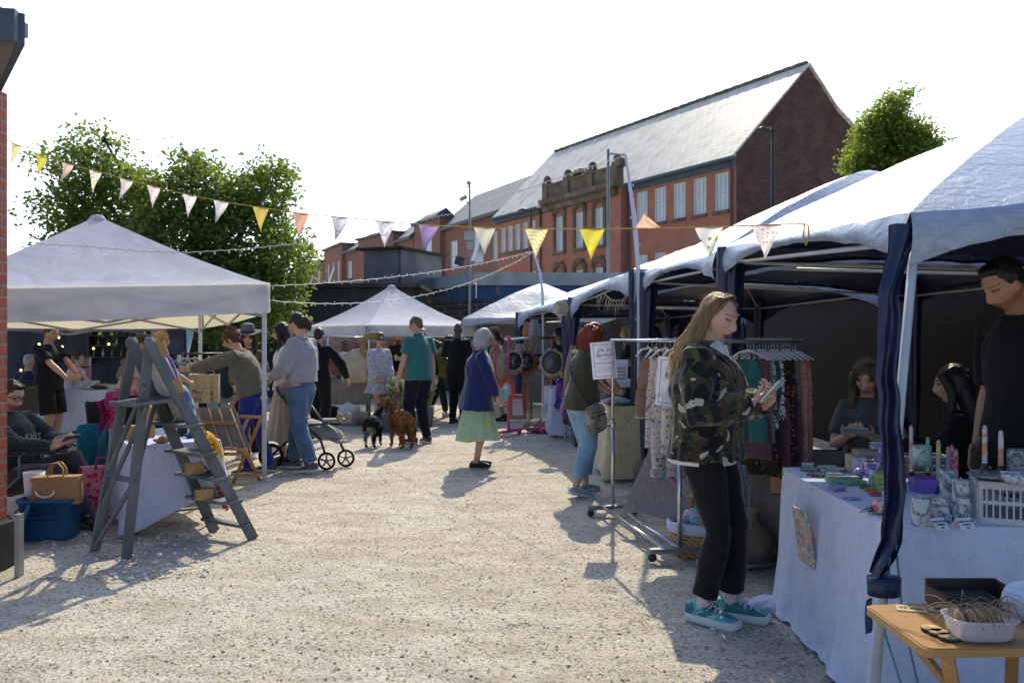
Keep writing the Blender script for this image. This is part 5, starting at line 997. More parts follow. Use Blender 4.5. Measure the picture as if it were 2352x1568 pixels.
def gazebo(label, cs, ez, az, mat, ax=None, drop=(.09, .26), legs=None, sleeves=(0, 1, 2, 3), group=None, seed=0):
    ctr = sum((V((*c, 0)) for c in cs), V())/4; r = thing('gazebo', label, 'gazebo', ctr, 0, group); A = V((*(ax or ctr[:2]), az)); mb = MB(); K = [V((*c, e)) for c, e in zip(cs, ez)]
    nz = lambda p, k: noise.noise((p.x*k+seed, p.y*k, p.z*k))
    for i in range(4):
        a, b = K[i], K[(i+1) % 4]; mid = (a+b)/2; out = V((mid.x-ctr.x, mid.y-ctr.y, 0)).normalized()
        def roof(u, v, a=a, b=b):
            p = a.lerp(b, u); q = p.lerp(A, v); q.z = lerp(p.z, A.z, 1-(1-v)**1.22)-.05*math.sin(math.pi*u)*math.sin(math.pi*min(1, v*1.3))*(1-v); return q+V((0, 0, .018*nz(q, 2.6)*(1-v*.5)))
        surf(mb, roof, 26, 22)
        def val(u, v, a=a, b=b, out=out):
            p = a.lerp(b, u); d = drop[0]+drop[1]*abs(2*u-1)**2.6; q = p+V((0, 0, -d*v))+out*(.02*math.sin(v*3)); q += out*(.014*math.sin(u*46+3*v)*v*(abs(2*u-1)**2)+.012*nz(q, 5)*v)
            q.z += .018*nz(p, 2.6) if v == 0 else .012*nz(q, 7); return q
        valance_grid(mb, val, 40, 6, ctr)
    part('canopy', mb, mat, r)
    lg = legs or cs; mb = MB()
    for i in range(4):
        a, b = K[i], K[(i+1) % 4]; z = V((0, 0, -.10)); m = MB(); m.tube([a.lerp(ctr+V((0, 0, a.z)), .04)+z, b.lerp(ctr+V((0, 0, b.z)), .04)+z], .012, 7); part('frame_bar', m, LEGW, r)
        m = MB(); m.tube([a.lerp(ctr+V((0, 0, a.z)), .03)+z, a.lerp(A, .5)+V((0, 0, .03)), A+V((0, 0, -.05))], .011, 6); part('rafter', m, LEGW, r)
        m = MB(); m.tube([V((*lg[i], 0)), K[i].lerp(V((ctr.x, ctr.y, K[i].z)), .03)+V((0, 0, -.03))], .0175, 10); m.lathe([(.05, 0), (.05, .006), (.02, .012)], 12, (*lg[i], 0)); part('leg', m, LEGW, r)
    for i in sleeves:
        b = V((*lg[i], 0)); t = K[i].lerp(V((ctr.x, ctr.y, K[i].z)), .03); wd = .055; m = MB(); rs = []
        for j in range(15):
            f = j/14; p = t.lerp(b, f*.88); w_ = wd*(1.35-.85*f+.12*math.sin(f*9+i)); rs.append([p+V((w_*(1+.28*math.cos(5*q+f*2+i))*math.cos(q), w_*.75*(1+.28*math.cos(5*q+f*2))*math.sin(q), 0)) for q in (2*math.pi*k/26 for k in range(26))])
        m.rings(rs, 0, True, False); part('leg_sleeve', m, NAVYS, r)
    return r, K
def tent(label, cs, ez, az, mat, val=.28, group=None, ax=None, conc=1.25, legs=(0, 1, 2, 3), legm=None, seed=0):
    ctr = sum((V((*c, 0)) for c in cs), V())/4; r = thing('canopy_tent', label, 'canopy', ctr, 0, group); A = V((*(ax or ctr[:2]), az)); K = [V((*c, e)) for c, e in zip(cs, ez)]; mb = MB(); nz = lambda p, k: noise.noise((p.x*k+seed, p.y*k, p.z*k))
    for i in range(4):
        a, b = K[i], K[(i+1) % 4]; mid = (a+b)/2; out = V((mid.x-ctr.x, mid.y-ctr.y, 0)).normalized()
        def roof(u, v, a=a, b=b):
            p = a.lerp(b, u); q = p.lerp(A, v); q.z = lerp(p.z, A.z, v**conc)-.06*math.sin(math.pi*u)*v*(1-v)*2; return q+V((0, 0, .012*nz(q, 2.2)*(1-v)*min(1, v*6)))
        surf(mb, roof, 26, 20)
        def vl(u, v, a=a, b=b, out=out): p = a.lerp(b, u)+V((0, 0, .004)); return p+V((0, 0, -val*v-.02*math.sin(u*math.pi)*v))+out*(.012+.012*nz(p+V((0, 0, v)), 3)*v)
        valance_grid(mb, vl, 24, 4, ctr)
    m = MB(); m.lathe([(.10, -.055), (.06, .0), (.02, .012)], 16, A); mb.join(m); part('canopy', mb, mat, r)
    for i in range(4):
        a, b = K[i].lerp(V((ctr.x, ctr.y, K[i].z)), .025), K[(i+1) % 4].lerp(V((ctr.x, ctr.y, K[(i+1) % 4].z)), .025); n = 2; m = MB()
        for j in range(n):
            p, q = a.lerp(b, j/n), a.lerp(b, (j+1)/n); m.bar(p+V((0, 0, -.06)), q+V((0, 0, -.34)), .014, .026); m.bar(p+V((0, .008, -.34)), q+V((0, .008, -.06)), .014, .026)
        part('truss', m, ALU, r)
        m = MB(); m.bar(a+V((0, 0, -.08)), A+V((0, 0, -.3)), .016, .028); part('rafter', m, ALU, r)
        m = MB(); m.box((a.x, a.y, (a.z-.02)/2), (.038, .038, a.z-.03)); m.box((a.x, a.y, a.z*.42), (.056, .056, .04)); m.box((a.x, a.y, .006), (.13, .13, .012)); m.box((a.x, a.y, a.z-.08), (.06, .06, .1)); part('leg', m, legm or LEGW, r)
    m = MB(); m.lathe([(.05, -.06), (.05, .03)], 10, A+V((0, 0, -.32))); m.tube([A+V((0, 0, -.34)), A+V((0, 0, -.02))], .018, 8); part('hub', m, IRON, r)
    return r, K
GG = 'blue gazebos in the right hand row'
GA, KA = gazebo('nearest blue gazebo with shiny glare-paled roof and one sleeve tied to its front leg', [(1.47, 3.05), (1.40, 5.5), (4.15, 5.65), (4.25, 2.85)], [1.92, 2.06, 2.0, 2.14], 2.68, TARP, (2.85, 4.4), drop=(.05, .14), legs=[(1.30, 3.0), (1.43, 5.5), (4.1, 5.65), (4.2, 3.2)], sleeves=(1, 2), group=GG, seed=1)
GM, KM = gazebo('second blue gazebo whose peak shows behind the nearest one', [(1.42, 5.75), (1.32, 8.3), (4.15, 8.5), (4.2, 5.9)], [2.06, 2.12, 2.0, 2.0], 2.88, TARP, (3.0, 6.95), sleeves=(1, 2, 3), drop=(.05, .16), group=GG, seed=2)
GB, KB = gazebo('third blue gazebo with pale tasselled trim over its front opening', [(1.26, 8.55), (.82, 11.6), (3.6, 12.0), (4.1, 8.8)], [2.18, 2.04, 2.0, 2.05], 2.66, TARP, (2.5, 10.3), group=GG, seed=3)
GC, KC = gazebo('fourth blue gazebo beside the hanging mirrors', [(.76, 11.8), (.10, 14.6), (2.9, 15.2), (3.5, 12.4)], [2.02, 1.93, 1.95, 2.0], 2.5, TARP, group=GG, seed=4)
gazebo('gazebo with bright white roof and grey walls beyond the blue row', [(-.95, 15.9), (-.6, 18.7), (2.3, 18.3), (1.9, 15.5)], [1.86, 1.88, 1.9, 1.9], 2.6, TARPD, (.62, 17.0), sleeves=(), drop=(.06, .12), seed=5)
for i, (label, pts) in enumerate((('grey cloth side wall hanging at the back of the white roofed gazebo', [(-.55, 18.5), (2.2, 18.2)]), ('grey cloth back wall of the fourth gazebo', [(.9, 14.9), (2.8, 15.1)]))):
    a, b = V((*pts[0], 0)), V((*pts[1], 0)); m = MB(); m.grid(lambda u, v: a.lerp(b, u)+V((0, .05*math.sin(u*22+v), .05+(1.78-.12*abs(math.sin(u*6)))*(1-v))), 50, 6); single('side_wall', m, CL('grey wall cloth', (.2, .2, .22)), label, 'cloth wall')
# the loose sleeve twisted round the nearest leg and tied low down
top, bot = V((1.455, 3.075, 1.87)), V((1.30, 2.985, .60))
def slv(u, v):
    c = top.lerp(bot, v)+V((interp(v, [0, .18, .45, .75, .9, 1], [.0, -.035, -.02, .05, .055, .005]), -.02, 0)); w_ = interp(v, [0, .08, .2, .5, .75, .92, 1], [.13, .09, .075, .095, .105, .075, .03]); tw = .5*math.sin(v*4)
    x = (u-.5)*w_; return c+V((x*math.cos(tw), .018*math.sin(u*9+v*7)*(.6+v)+x*math.sin(tw)*.5, .008*math.sin(u*5+v*20)))
m = MB(); m.grid(slv, 22, 60); noise_bend(m, .012, 9); o = part('leg_sleeve', m, NAVYS, GA, label='loose navy sleeve twisted round the front leg and tied low down')
m = MB(); m.tube([V((1.335, 2.965, .60)), V((1.335, 2.965, .535))], [(.06, .045), (.058, .043)], 18); m.grid(lambda u, v: V((1.275+.02*u-.03*v, 2.94+.02*math.sin(v*5+u), .53-.13*v+.015*math.sin(v*7))), 2, 12); part('tie', m, NAVYS, o)
T1 = [(-2.49, 8.47), (-4.12, 11.0), (-6.65, 9.37), (-5.02, 6.84)]
TL, KL = tent('large white pop-up canopy with sloping valance at the left', T1, [2.03, 1.90, 1.9, 1.87], 2.79, CANV, .30, conc=1.16, seed=1, ax=(-4.49, 8.95))
T2 = [(-4.75, 11.9), (-6.1, 14.1), (-8.6, 12.6), (-7.2, 10.4)]
tent('lilac shaded pop-up canopy behind the large white one', T2, [1.86, 1.86, 1.86, 1.86], 2.4, CANVB, .26, seed=2)
a = math.atan2(-1.65, -.18); cc = V((-2.38, 16.3)); T3 = [(cc.x+1.72*math.cos(a+k*math.pi/2), cc.y+1.72*math.sin(a+k*math.pi/2)) for k in range(4)]
tent('smaller white pop-up canopy at the back standing cornerwise on dark legs', T3, [1.72]*4, 2.52, CANV, .2, conc=1.3, legm=IRON, seed=3)
# ------------------------------------------------------------------ bunting and light strings
br = thing('bunting', 'string of small patterned triangle flags on yellow ribbon across the yard', 'bunting', (0, 5.5, 2.5))
BU = [0, 50, 105, 200, 300, 420, 540, 700, 850, 1000, 1150, 1300, 1468, 1620, 1700, 1800]; BV = [315, 338, 362, 388, 415, 445, 468, 491, 506, 518, 524, 526, 525, 522, 519, 515]
def bpt(s):
    x = lerp(1.32, -4.34, s); y = lerp(4.0, 7.0, s); u = CX+F*x/y; return V((x, y, EH+(HV-interp(u, BU, BV))/F*y))
m = MB(); m.tube([bpt(i/90) for i in range(91)], .0065, 6, flat=.5); YEL = CL('yellow ribbon', (.62, .42, .06), trans=.2); part('ribbon', m, YEL, br)
FL = [PAT('chevron print', (.75, .73, .62), [('wd', (.70, .58, .10), 30, .5, .55)], .8, .55), PAT('yellow leaf print', (.62, .55, .04), [('flow', (.8, .78, .6), 45, .72, .8)], .8, .55), PAT('peach stripe', (.75, .5, .36), [('wz', (.8, .68, .6), 70, .4, .6)], .8, .55), PAT('sunflower print', (.76, .76, .74), [('dots', (.75, .5, .05), 26, .66, .72), ('dots', (.15, .25, .08), 30, .76, .8, 2)], .8, .55),
      PAT('pink sprig print', (.76, .70, .70), [('dots', (.6, .25, .28), 50, .7, .76)], .8, .55), PAT('rosebud print', (.76, .75, .73), [('dots', (.6, .15, .25), 38, .74, .79)], .8, .55), PAT('blossom print', (.7, .69, .74), [('dots', (.7, .5, .25), 42, .7, .76)], .8, .55), CL('mustard check', (.6, .46, .12), trans=.5), PAT('orange paisley', (.62, .35, .22), [('flow', (.5, .35, .6), 60, .68, .8)], .8, .55), PAT('speckled print', (.68, .68, .74), [('fine', (.35, .32, .5), 80, .52, .6)], .8, .55), CL('lilac check', (.5, .33, .6), trans=.35), PAT('olive paisley', (.62, .6, .5), [('flow', (.3, .3, .22), 60, .6, .7)], .8, .55), PAT('orange gingham', (.8, .62, .5), [('wx', (.8, .4, .2), 40, .5, .6)], .8, .55)]
order = [0, 1, 2, 3, 4, 4, 5, 6, 7, 8, 9, 9, 10, 11, 0, 1, 12, 3, 4]; us = [36, 95, 155, 219, 290, 352, 435, 507, 598, 690, 780, 885, 985, 1112, 1232, 1360, 1490, 1628, 1760]
rr = random.Random(3)
for k, (u, fi) in enumerate(zip(us, order)):
    s = min(range(2000), key=lambda i: abs(CX+F*lerp(1.32, -4.34, i/2000)/lerp(4.0, 7.0, i/2000)-u))/2000
    d = .0115; a, b = bpt(min(1, s+d)), bpt(max(0, s-d)); w_ = (b-a).length; lean = rr.uniform(-.35, .05); L = .158; fl = rr.uniform(-.1, .06) if k != 16 else 0
    if k == 16: L = -.075
    def fg(p, v, a=a, b=b, L=L, lean=lean, fl=fl): q = a.lerp(b, p); c = (a+b)/2; x = c.lerp(q, 1-v)+V((lean*.1*v, fl*v*v+.008*math.sin(p*7+v*5), -L*v-.012*v*(p-.5))); return x
    m = MB(); m.grid(fg, 8, 9); part('flag', m, FL[fi], br)
m = MB(); e = bpt(.0); e = P(1853, 515, 3.85); m.tube([e+V((-.01, 0, 0)), e+V((-.018, 0, -.07)), e+V((-.004, 0, -.10)), e+V((.01, 0, -.06)), e+V((.006, 0, 0))], .004, 6); m.tube([bpt(0), e], .004, 5); part('ribbon_end', m, YEL, br)
BULB = M('clear fairy bulb', (.8, .8, .76), .2, .6, var=.02, bump=0, trans=.3)
bme = MB(); bme.ball((0, 0, 0), (.007, .007, .012), 8, 6); bme = bme.mesh('bulb', BULB)
def lights(label, pts, step=.16):
    r = thing('string_lights', label, 'string lights', pts[0]); pts = [V(p) for p in pts]; cum = [0]
    for a, b in zip(pts, pts[1:]): cum.append(cum[-1]+(b-a).length)
    at = lambda d: V([interp(d, cum, [p[i] for p in pts]) for i in range(3)])
    m = MB(); n = 60; m.tube([at(cum[-1]*i/n)+V((0, 0, .004*math.sin(i*2.3))) for i in range(n+1)], .0042, 5); part('wire', m, M('white cable', (.6, .6, .58), .5, var=.02, bump=0), r)
    for k in range(min(95, int(cum[-1]/step))):
        p = at((k+.5)*step)+V((rr.uniform(-.01, .01), 0, rr.choice((-.02, -.016, .016)))); o = bpy.data.objects.new('bulb', bme); COL.objects.link(o); o.parent = r; o.location = p-V(pts[0]); RM[o.name] = RM[r.name]
def sag(a, b, d, n=12): a, b = V(a), V(b); return [a.lerp(b, i/n)+V((0, 0, -d*4*(i/n)*(1-i/n))) for i in range(n+1)]
e1 = P(1224, 577, 13.35); k0 = KL[0]
lights('upper string of clear fairy lights from the canopy corner to the bent white pole', sag(P(616, 657, 8.5), e1, .10), .15); lights('lower string of clear fairy lights from the canopy corner to the bent white pole', sag(P(616, 690, 8.5), P(1222, 580, 13.35), .30), .15)
lights('string of clear fairy lights drooping in front of the large white canopy', [P(88, 560, 7.3), P(230, 569, 7.35), P(330, 578, 7.4), P(430, 580, 7.45), P(560, 572, 7.6), P(720, 556, 7.8)], .12)
lights('string of clear fairy lights running from the tall white pole towards the flats', [P(1437, 357, 8.5), P(1330, 392, 9.5), P(1200, 437, 11), P(1050, 487, 13.5), P(940, 512, 16)], .17)
FIB = M('white fibreglass pole', (.60, .58, .68), .4, .4, var=.06, bump=.03)
def wrap(pts, label, loc):
    r = thing('banner_pole', label, 'pole', loc); m = MB(); m.tube(pts, [.022]*(len(pts)-1)+[.012], 9); part('pole', m, FIB, r)
    for k in range(7): f = .1+.13*k; i = min(int(f*(len(pts)-1)), len(pts)-2); p = V(pts[i]).lerp(V(pts[i+1]), f*(len(pts)-1)-i); o = bpy.data.objects.new('bulb', bme); COL.objects.link(o); o.parent = r; o.location = p+V((.035*(-1)**k, 0, 0))-V(loc); RM[o.name] = RM[r.name]
z = 8.5; pb = V(((1468-CX)/F*z, z, 0)); wrap([pb, P(1468, 700, z), P(1466, 620, z), P(1457, 500, z), P(1437, 357, z)], 'tall leaning white fibreglass pole wound with fairy lights at the second gazebo corner', pb)
z = 13.35; pb = V(((1247-CX)/F*z, z, 0)); wrap([pb, P(1248, 760, z), P(1246, 670, z), P(1239, 620, z), P(1224, 577, z)], 'shorter curved white fibreglass pole standing by the mirrors', pb)
# pale tasselled trim along the third gazebo and round hanging wreath sign
tr = thing('tassel_trim', 'cream tasselled garland hanging under the third gazebo edge', 'garland', P(1415, 690, 8.6)); m = MB(); RAFF = CL('cream raffia', (.62, .52, .38), trans=.2); z = 8.62
gp = [P(1368, 684, z), P(1385, 672, z), P(1405, 690, z), P(1430, 690, z), P(1448, 662, z), P(1453, 655, z)]; m.tube(gp, .006, 5); part('cord', m, RAFF, tr)
for k in range(18):
    f = .1+k*.05; i = min(int(f*5), 4); p = gp[i].lerp(gp[i+1], f*5-i); m = MB(); L = .13+.05*math.sin(k*1.7); m.tube([p, p+V((-.02, 0, -L*.5)), p+V((-.03+.01*math.sin(k), 0, -L))], [.006, .008, .002], 5, flat=.4); part('tassel', m, RAFF, tr)
m = MB(); c = P(1288, 708, 11.4); m.lathe([(.11, -.008), (.112, 0), (.11, .008)], 24, c, RX(R(90))); hs = thing('hanging_sign', 'round floral sign hanging from the third gazebo', 'sign', c); part('board', m, PAT('floral cream board', (.6, .52, .4), [('flow', (.5, .25, .05), 22, .66, .72)], .7), hs)
for i, tx in enumerate(('What I', 'Got', 'is more', 'than', 'community')): part('lettering', text_mb(tx, .034, frameM(c+V((0, -.012, .055-.03*i)), (1, 0, 0), (0, 0, 1))), IRON, hs) if i == 0 else part('lettering', text_mb(tx, .032, frameM(c+V((0, -.012, .055-.03*i)), (1, 0, 0), (0, 0, 1))), IRON, hs)
# ------------------------------------------------------------------ small helpers for goods
def T_(u, v, h): y = F*(EH-h)/(v-HV); return V(((u-CX)/F*y, y, h))
WOOD = M('pale pine', (.46, .27, .10), .55, .3, var=.25, vs=4, bump=.25, bs=20, stretch=(4, 1, 1)); WOODG = M('golden varnished wood', (.40, .215, .075), .35, .45, var=.25, vs=3, bump=.15, bs=20, stretch=(1, 6, 1)); GREYW = M('grey painted timber', (.155, .165, .17), .75, .25, var=.3, vs=5, bump=.4, bs=25, stretch=(1, 1, .3))
CLOTH_W = CL('white table linen', (.62, .67, .86), var=.06, vs=3, trans=.12, tcol=(.6, .6, .68)); CLOTH_C = CL('cream table linen', (.62, .53, .34), var=.1, trans=.1); CLOTH_B = CL('beige canvas', (.30, .25, .21), var=.15)  # white linen carries the blue of skylit shade in its colour
CARD = M('white card', (.7, .7, .74), .7, .2, var=.03, bump=.02); INK = M('black ink', (.015, .015, .02), .7, .1, var=.02, bump=0); INKB = M('navy ink', (.02, .02, .08), .6, .1, var=.02, bump=0); PAPER = M('white paper', (.66, .65, .74), .75, .15, var=.03, bump=.02, trans=.15)
def table(label, p0, e1, e2, h, mat=WOOD, legm=ALU, name='table', group=None, th=.03):
    p0, e1, e2 = V((*p0, 0)), V((*e1, 0)), V((*e2, 0)); r = thing(name, label, 'table', p0+(e1+e2)/2, 0, group); m = MB(); m.prism([p0+V((0, 0, h-th)), p0+e1+V((0, 0, h-th)), p0+e1+e2+V((0, 0, h-th)), p0+e2+V((0, 0, h-th))], (0, 0, th)); part('tabletop', m, mat, r)
    for a in (.06, .94):
        for b in (.06, .94): m = MB(); q = p0+e1*a+e2*b; m.tube([q, q+V((0, 0, h-th))], .014, 8); part('leg', m, legm, r)
    m = MB(); q = p0+e2*.06+V((0, 0, .14)); m.tube([p0+e1*.06+e2*.06+V((0, 0, .14)), p0+e1*.94+e2*.06+V((0, 0, .14))], .01, 6); part('crossbar', m, legm, r); return r
def cloth(label, per, h, drops, mat, closed_top=None, fold=.02, freq=11, flare=.05, group=None, seed=0, name='tablecloth', hem=None):
    """cloth over a table: per = list of perimeter points walked with the outside on the right; drops = hanging length per corner"""
    m = MB(); P3 = [V((*p, h+.006)) for p in per]; cum = [0]
    for a, b in zip(P3, P3[1:]): cum.append(cum[-1]+(b-a).length)
    tot = cum[-1]
    def at(d):
        i = max(0, min(len(P3)-2, int(np.searchsorted(cum, d, side='right'))-1)); return P3[i].lerp(P3[i+1], (d-cum[i])/max(1e-6, cum[i+1]-cum[i])), i
    def nrm(d):
        a, _ = at(max(0, d-.06)); b, _ = at(min(tot, d+.06)); t = (b-a).normalized(); return V((t.y, -t.x, 0))
    nu = max(40, int(tot*42))
    def fn(u, v):
        d = u*tot; p, _ = at(d); n = nrm(d); dr = interp(d, cum, drops); k = v**1.2; s = math.sin(d*freq+seed)+.5*math.sin(d*freq*2.3+seed*2+v); x = p+n*(flare*v*v+fold*k*s+.012*min(1, v*5)); x.z = p.z-dr*v-.02*v*(1-v); x += V((noise.noise((d*3+seed, v*3, 1)), noise.noise((d*3, v*3, seed)), 0))*.022*k
        x.z = max(x.z, .012+.01*abs(s)); return x
    m.grid(fn, nu, 16)
    ctr = closed_top
    if ctr: pts = [V((*p, h+.0061+.0)) for p in ctr]; m.poly(pts)
    return single(name, m, mat, label, 'tablecloth', group)
def fold_card(label, lines, p, yaw, w=.062, h=.042, tsz=.0105, tilt=38):
    r = thing('price_card', label, 'price card', p, yaw); m = MB(); a = R(tilt); sn, cs = math.sin(a)*h, math.cos(a)*h
    m.prism([(-w/2, -sn, 0), (w/2, -sn, 0), (w/2, 0, cs), (-w/2, 0, cs)], (0, .001, .0006)); m.prism([(-w/2, .0012, cs), (w/2, .0012, cs), (w/2, sn, 0), (-w/2, sn, 0)], (0, .001, .0006)); part('card', m, CARD, r, local=True)
    for i, l in enumerate(lines): z = .72-.27*i; c = V((0, -sn*(1-z)-.0014, cs*z)); t = text_mb(l, tsz, frameM(c, (1, 0, 0), (0, math.sin(a), math.cos(a))), shear=.15); t.xf(Matrix.Translation((0, 0, 0))); part('lettering', t, INK, r, local=True)
    return r
MARB = PAT('grey and white marbled', (.55, .55, .56), [('swirl', (.16, .18, .21), 9, .47, .56), ('swirl', (.45, .33, .36), 7, .58, .64)], .45, spec=.45); MARBG = PAT('grey marbled', (.24, .26, .26), [('swirl', (.07, .08, .09), 14, .47, .56), ('swirl', (.4, .4, .4), 12, .58, .62)], .5, spec=.4); MARBGR = PAT('pale green marbled', (.42, .52, .40), [('swirl', (.2, .3, .26), 8, .52, .6), ('swirl', (.6, .6, .56), 9, .57, .62)], .5, spec=.4); MARBV = PAT('violet marbled', (.22, .12, .42), [('swirl', (.5, .42, .62), 9, .52, .58)], .35, spec=.5); MARBP = PAT('pink and orange marbled', (.55, .08, .18), [('swirl', (.65, .25, .05), 10, .47, .55), ('swirl', (.65, .5, .5), 12, .56, .6)], .4, spec=.5)
CRM = PAT('cream pot', (.55, .43, .28), [('fine', (.45, .36, .25), 30, .5, .7)], .6); LILP = PAT('pale lilac pot', (.48, .46, .52), [('fine', (.4, .38, .46), 30, .5, .7)], .6)
RAINB = PAT('bright marbled wax', (.55, .2, .38), [('swirl', (.6, .5, .05), 16, .45, .48), ('swirl', (.1, .35, .5), 17, .52, .55), ('swirl', (.6, .25, .1), 19, .6, .62)], .4, spec=.5); GRNW = PAT('green marbled wax', (.08, .32, .24), [('swirl', (.4, .5, .2), 15, .5, .55), ('swirl', (.1, .25, .4), 16, .58, .62)], .4, spec=.5); PEACHW = PAT('peach and white wax', (.58, .5, .52), [('swirl', (.6, .22, .1), 9, .5, .58)], .4, spec=.5); REDW = PAT('crimson marbled wax', (.5, .04, .14), [('swirl', (.65, .4, .45), 20, .52, .57), ('swirl', (.6, .4, .05), 24, .62, .65)], .4, spec=.5); PINKB = PAT('pink blue wax', (.5, .15, .35), [('swirl', (.15, .4, .5), 14, .5, .54), ('swirl', (.6, .5, .1), 16, .6, .63)], .4, spec=.5)
# ------------------------------------------------------------------ candle stall table in the near gazebo
tx0 = 1.46; table('candle stall trestle table under white cloth in the near gazebo', (1.49, 3.16), (1.9, 0), (0, .50), .735)
table('second trestle of the candle stall running back along the gazebo leg', (1.49, 3.68), (.70, 0), (0, .88), .735)
PER = [(3.42, 3.68), (2.24, 3.68), (2.22, 3.72), (2.21, 4.58), (1.50, 4.58), (1.475, 4.4), (1.445, 3.3), (1.45, 3.16), (1.50, 3.12), (3.5, 3.10)]
cloth('white cloth hanging in folds to the ground over the candle stall table', PER, .738, [.3, .3, .3, .3, .75, .76, .76, .76, .76, .76], CLOTH_W, PER, fold=.016, freq=15, flare=.07)
m = MB(); m.ball((1.42, 4.42, .02), (.17, .10, .05), 18, 10); m.ball((1.27, 4.55, .012), (.13, .05, .022), 14, 8); noise_bend(m, .05, 11); single('cloth_end', remesh(m, .012, 3) if False else m, CLOTH_W, 'trailing corner of white cloth lying on the gravel beside the candle stall', 'cloth')
h = .745
pst = thing('marbled_print', 'square pink and teal marbled print pinned to the white tablecloth', 'poster', (1.42, 3.98, .5)); m = MB(); c = V((1.405, 3.98, .50)); ax_ = V((.02, -1, 0)); fm = frameM(c, ax_, (-.14, 0, 1)); m.box((0, 0, 0), (.21, .27, .004)); m.xf(fm); part('print', m, PAT('pink and teal marbled paper', (.62, .42, .34), [('swirl', (.12, .30, .30), 7, .50, .53), ('swirl', (.62, .3, .28), 6, .56, .59), ('swirl', (.66, .6, .5), 9, .6, .63)], .5), pst)
m = MB(); m.box((.012, 0, .003), (.034, .17, .002)); m.xf(fm); part('label_strip', m, M('pale pink strip', (.62, .45, .42), .6), pst); part('lettering', text_mb('SWIRL', .03, fm @ frameM((.012, 0, .0055), (0, 1, 0), (-1, 0, 0))), M('rose ink', (.45, .2, .22), .6), pst)
def put(name, label, cat, u, v, mb, mat, yaw=0, hh=None, group=None): p = T_(u, v, hh or h); mb.xf(Matrix.Rotation(yaw, 4, 'Z')); mb.xf(Matrix.Translation(p)); return single(name, mb, mat, label, cat, group, loc=p)
def disc(r_, t_, n=1):
    m = MB()
    for i in range(n): m.lathe([(r_*.9, i*t_), (r_, i*t_+t_*.3), (r_, i*t_+t_*.85), (r_*.93, i*t_+t_*.95), (r_*.9, i*t_+t_*.7)], 24, ((i % 2)*.004, (i % 3)*.004, 0))
    return m
for u, v, mt, n, lb in ((1860, 1081, MARBG, 2, 'pair of dark marbled coasters at the far corner of the candle table'), (1877, 1093, MARBG, 2, 'pair of dark marbled coasters beside the summer coasters card'), (1900, 1073, MARBGR, 1, 'green tinted coaster behind the price cards'), (1916, 1083, MARB, 2, 'pale stone coasters beside the pots'), (1950, 1096, MARB, 1, 'small pale dish below the row of pots')): put('coaster', lb, 'coaster', u, v, disc(.052, .009, n), mt)
fold_card('folded card reading coaster set at the far corner of the table', ['COASTER SET', '£8'], T_(1856, 1077, h), R(-12)); fold_card('folded card reading summer coasters', ['SUMMER COASTERS', '£10'], T_(1917, 1100, h), R(-14), w=.075, tsz=.0085)
fold_card('folded card reading candle holder price beside the red ball candle', ['BALL CANDLE', 'MARBLE', '£12'], T_(1992, 1180, h), R(38)); fold_card('folded card reading small pillar candle', ['SMALL PILLAR', 'CANDLE', '£12'], T_(2152, 1212, h), R(22), w=.064, h=.047); fold_card('folded card reading large pillar candle', ['LARGE PILLAR', 'CANDLE', '£14'], T_(2212, 1212, h), R(14), w=.066, h=.047)
def cup(r_, hh): m = MB(); m.lathe([(r_*.95, 0), (r_, .004), (r_, hh), (r_*.9, hh), (r_*.88, .012)], 24); return m
for u, v, mt, r_, hh, lb in ((1957, 1083, CRM, .036, .095, 'cream ridged pot at the left of the row'), (1973, 1087, LILP, .036, .086, 'pale lilac pot second in the row'), (1991, 1089, MARB, .036, .08, 'marbled white pot in the row'), (2000, 1094, MARBV, .030, .07, 'small mauve pot in front of the others')): put('pot', lb, 'pot', u, v, cup(r_, hh), mt)
m = MB(); m.ball((0, 0, .03), .03, 20, 14); put('ball_candle', 'glossy violet marbled ball candle', 'candle', 1974, 1101, m, MARBV); m = MB(); m.ball((0, 0, .03), .032, 20, 14); put('ball_candle', 'red and orange marbled ball candle half behind the navy sleeve', 'candle', 2021, 1180, m, MARBP)
for k, (u, v, yw, mt, lb) in enumerate(((1935, 1105, .1, RAINB, 'long multicoloured candle packet behind the green one'), (1945, 1113, .05, GRNW, 'long green candle packet in front of the multicoloured one'))): m = MB(); m.box((0, 0, .012), (.17, .035, .022)); noise_bend(m, .002, 30); put('candle_packet', lb, 'packet', u, v, m, mt, yw)
for u, v, n, lb in ((1921, 1125, 3, 'small stack of lilac booklets'), (1956, 1146, 1, 'flat lilac leaflet in front of the booklets')):
    m = MB(); [m.box((.003*i, -.002*i, .004+.006*i), (.07, .05, .005), RZ(.1*i)) for i in range(n)]; put('booklet', lb, 'booklet', u, v, m, PAT('lilac cover', (.33, .30, .52), [('fine', (.55, .53, .62), 30, .55, .62)], .6), .4)
bt_ = thing('sanitiser_bottle', 'clear plastic bottle with white cap standing by the candle packets', 'bottle', T_(2003, 1121, h)); p = T_(2003, 1121, h); m = MB(); m.lathe([(.015, 0), (.016, .004), (.016, .056), (.011, .062)], 16, p); part('body', m, M('clear gel', (.38, .48, .5), .12, .6, bump=0, trans=.3), bt_); m = MB(); m.lathe([(.011, .062), (.011, .084), (.01, .086)], 14, p); part('cap', m, CARD, bt_)
for u, v, c_, sz, lb in ((2000, 1129, (.5, .2, .02), (.05, .026, .018), 'orange wax block'), (2010, 1138, (.5, .1, .14), (.045, .026, .02), 'pink wax block'), (1984, 1121, (.04, .18, .08), (.03, .03, .022), 'small dark green wax block')): m = MB(); m.box((0, 0, sz[2]/2), sz); put('wax_block', lb+' on the candle table', 'wax block', u, v, m, M(lb, c_, .4, .4, bump=.05))
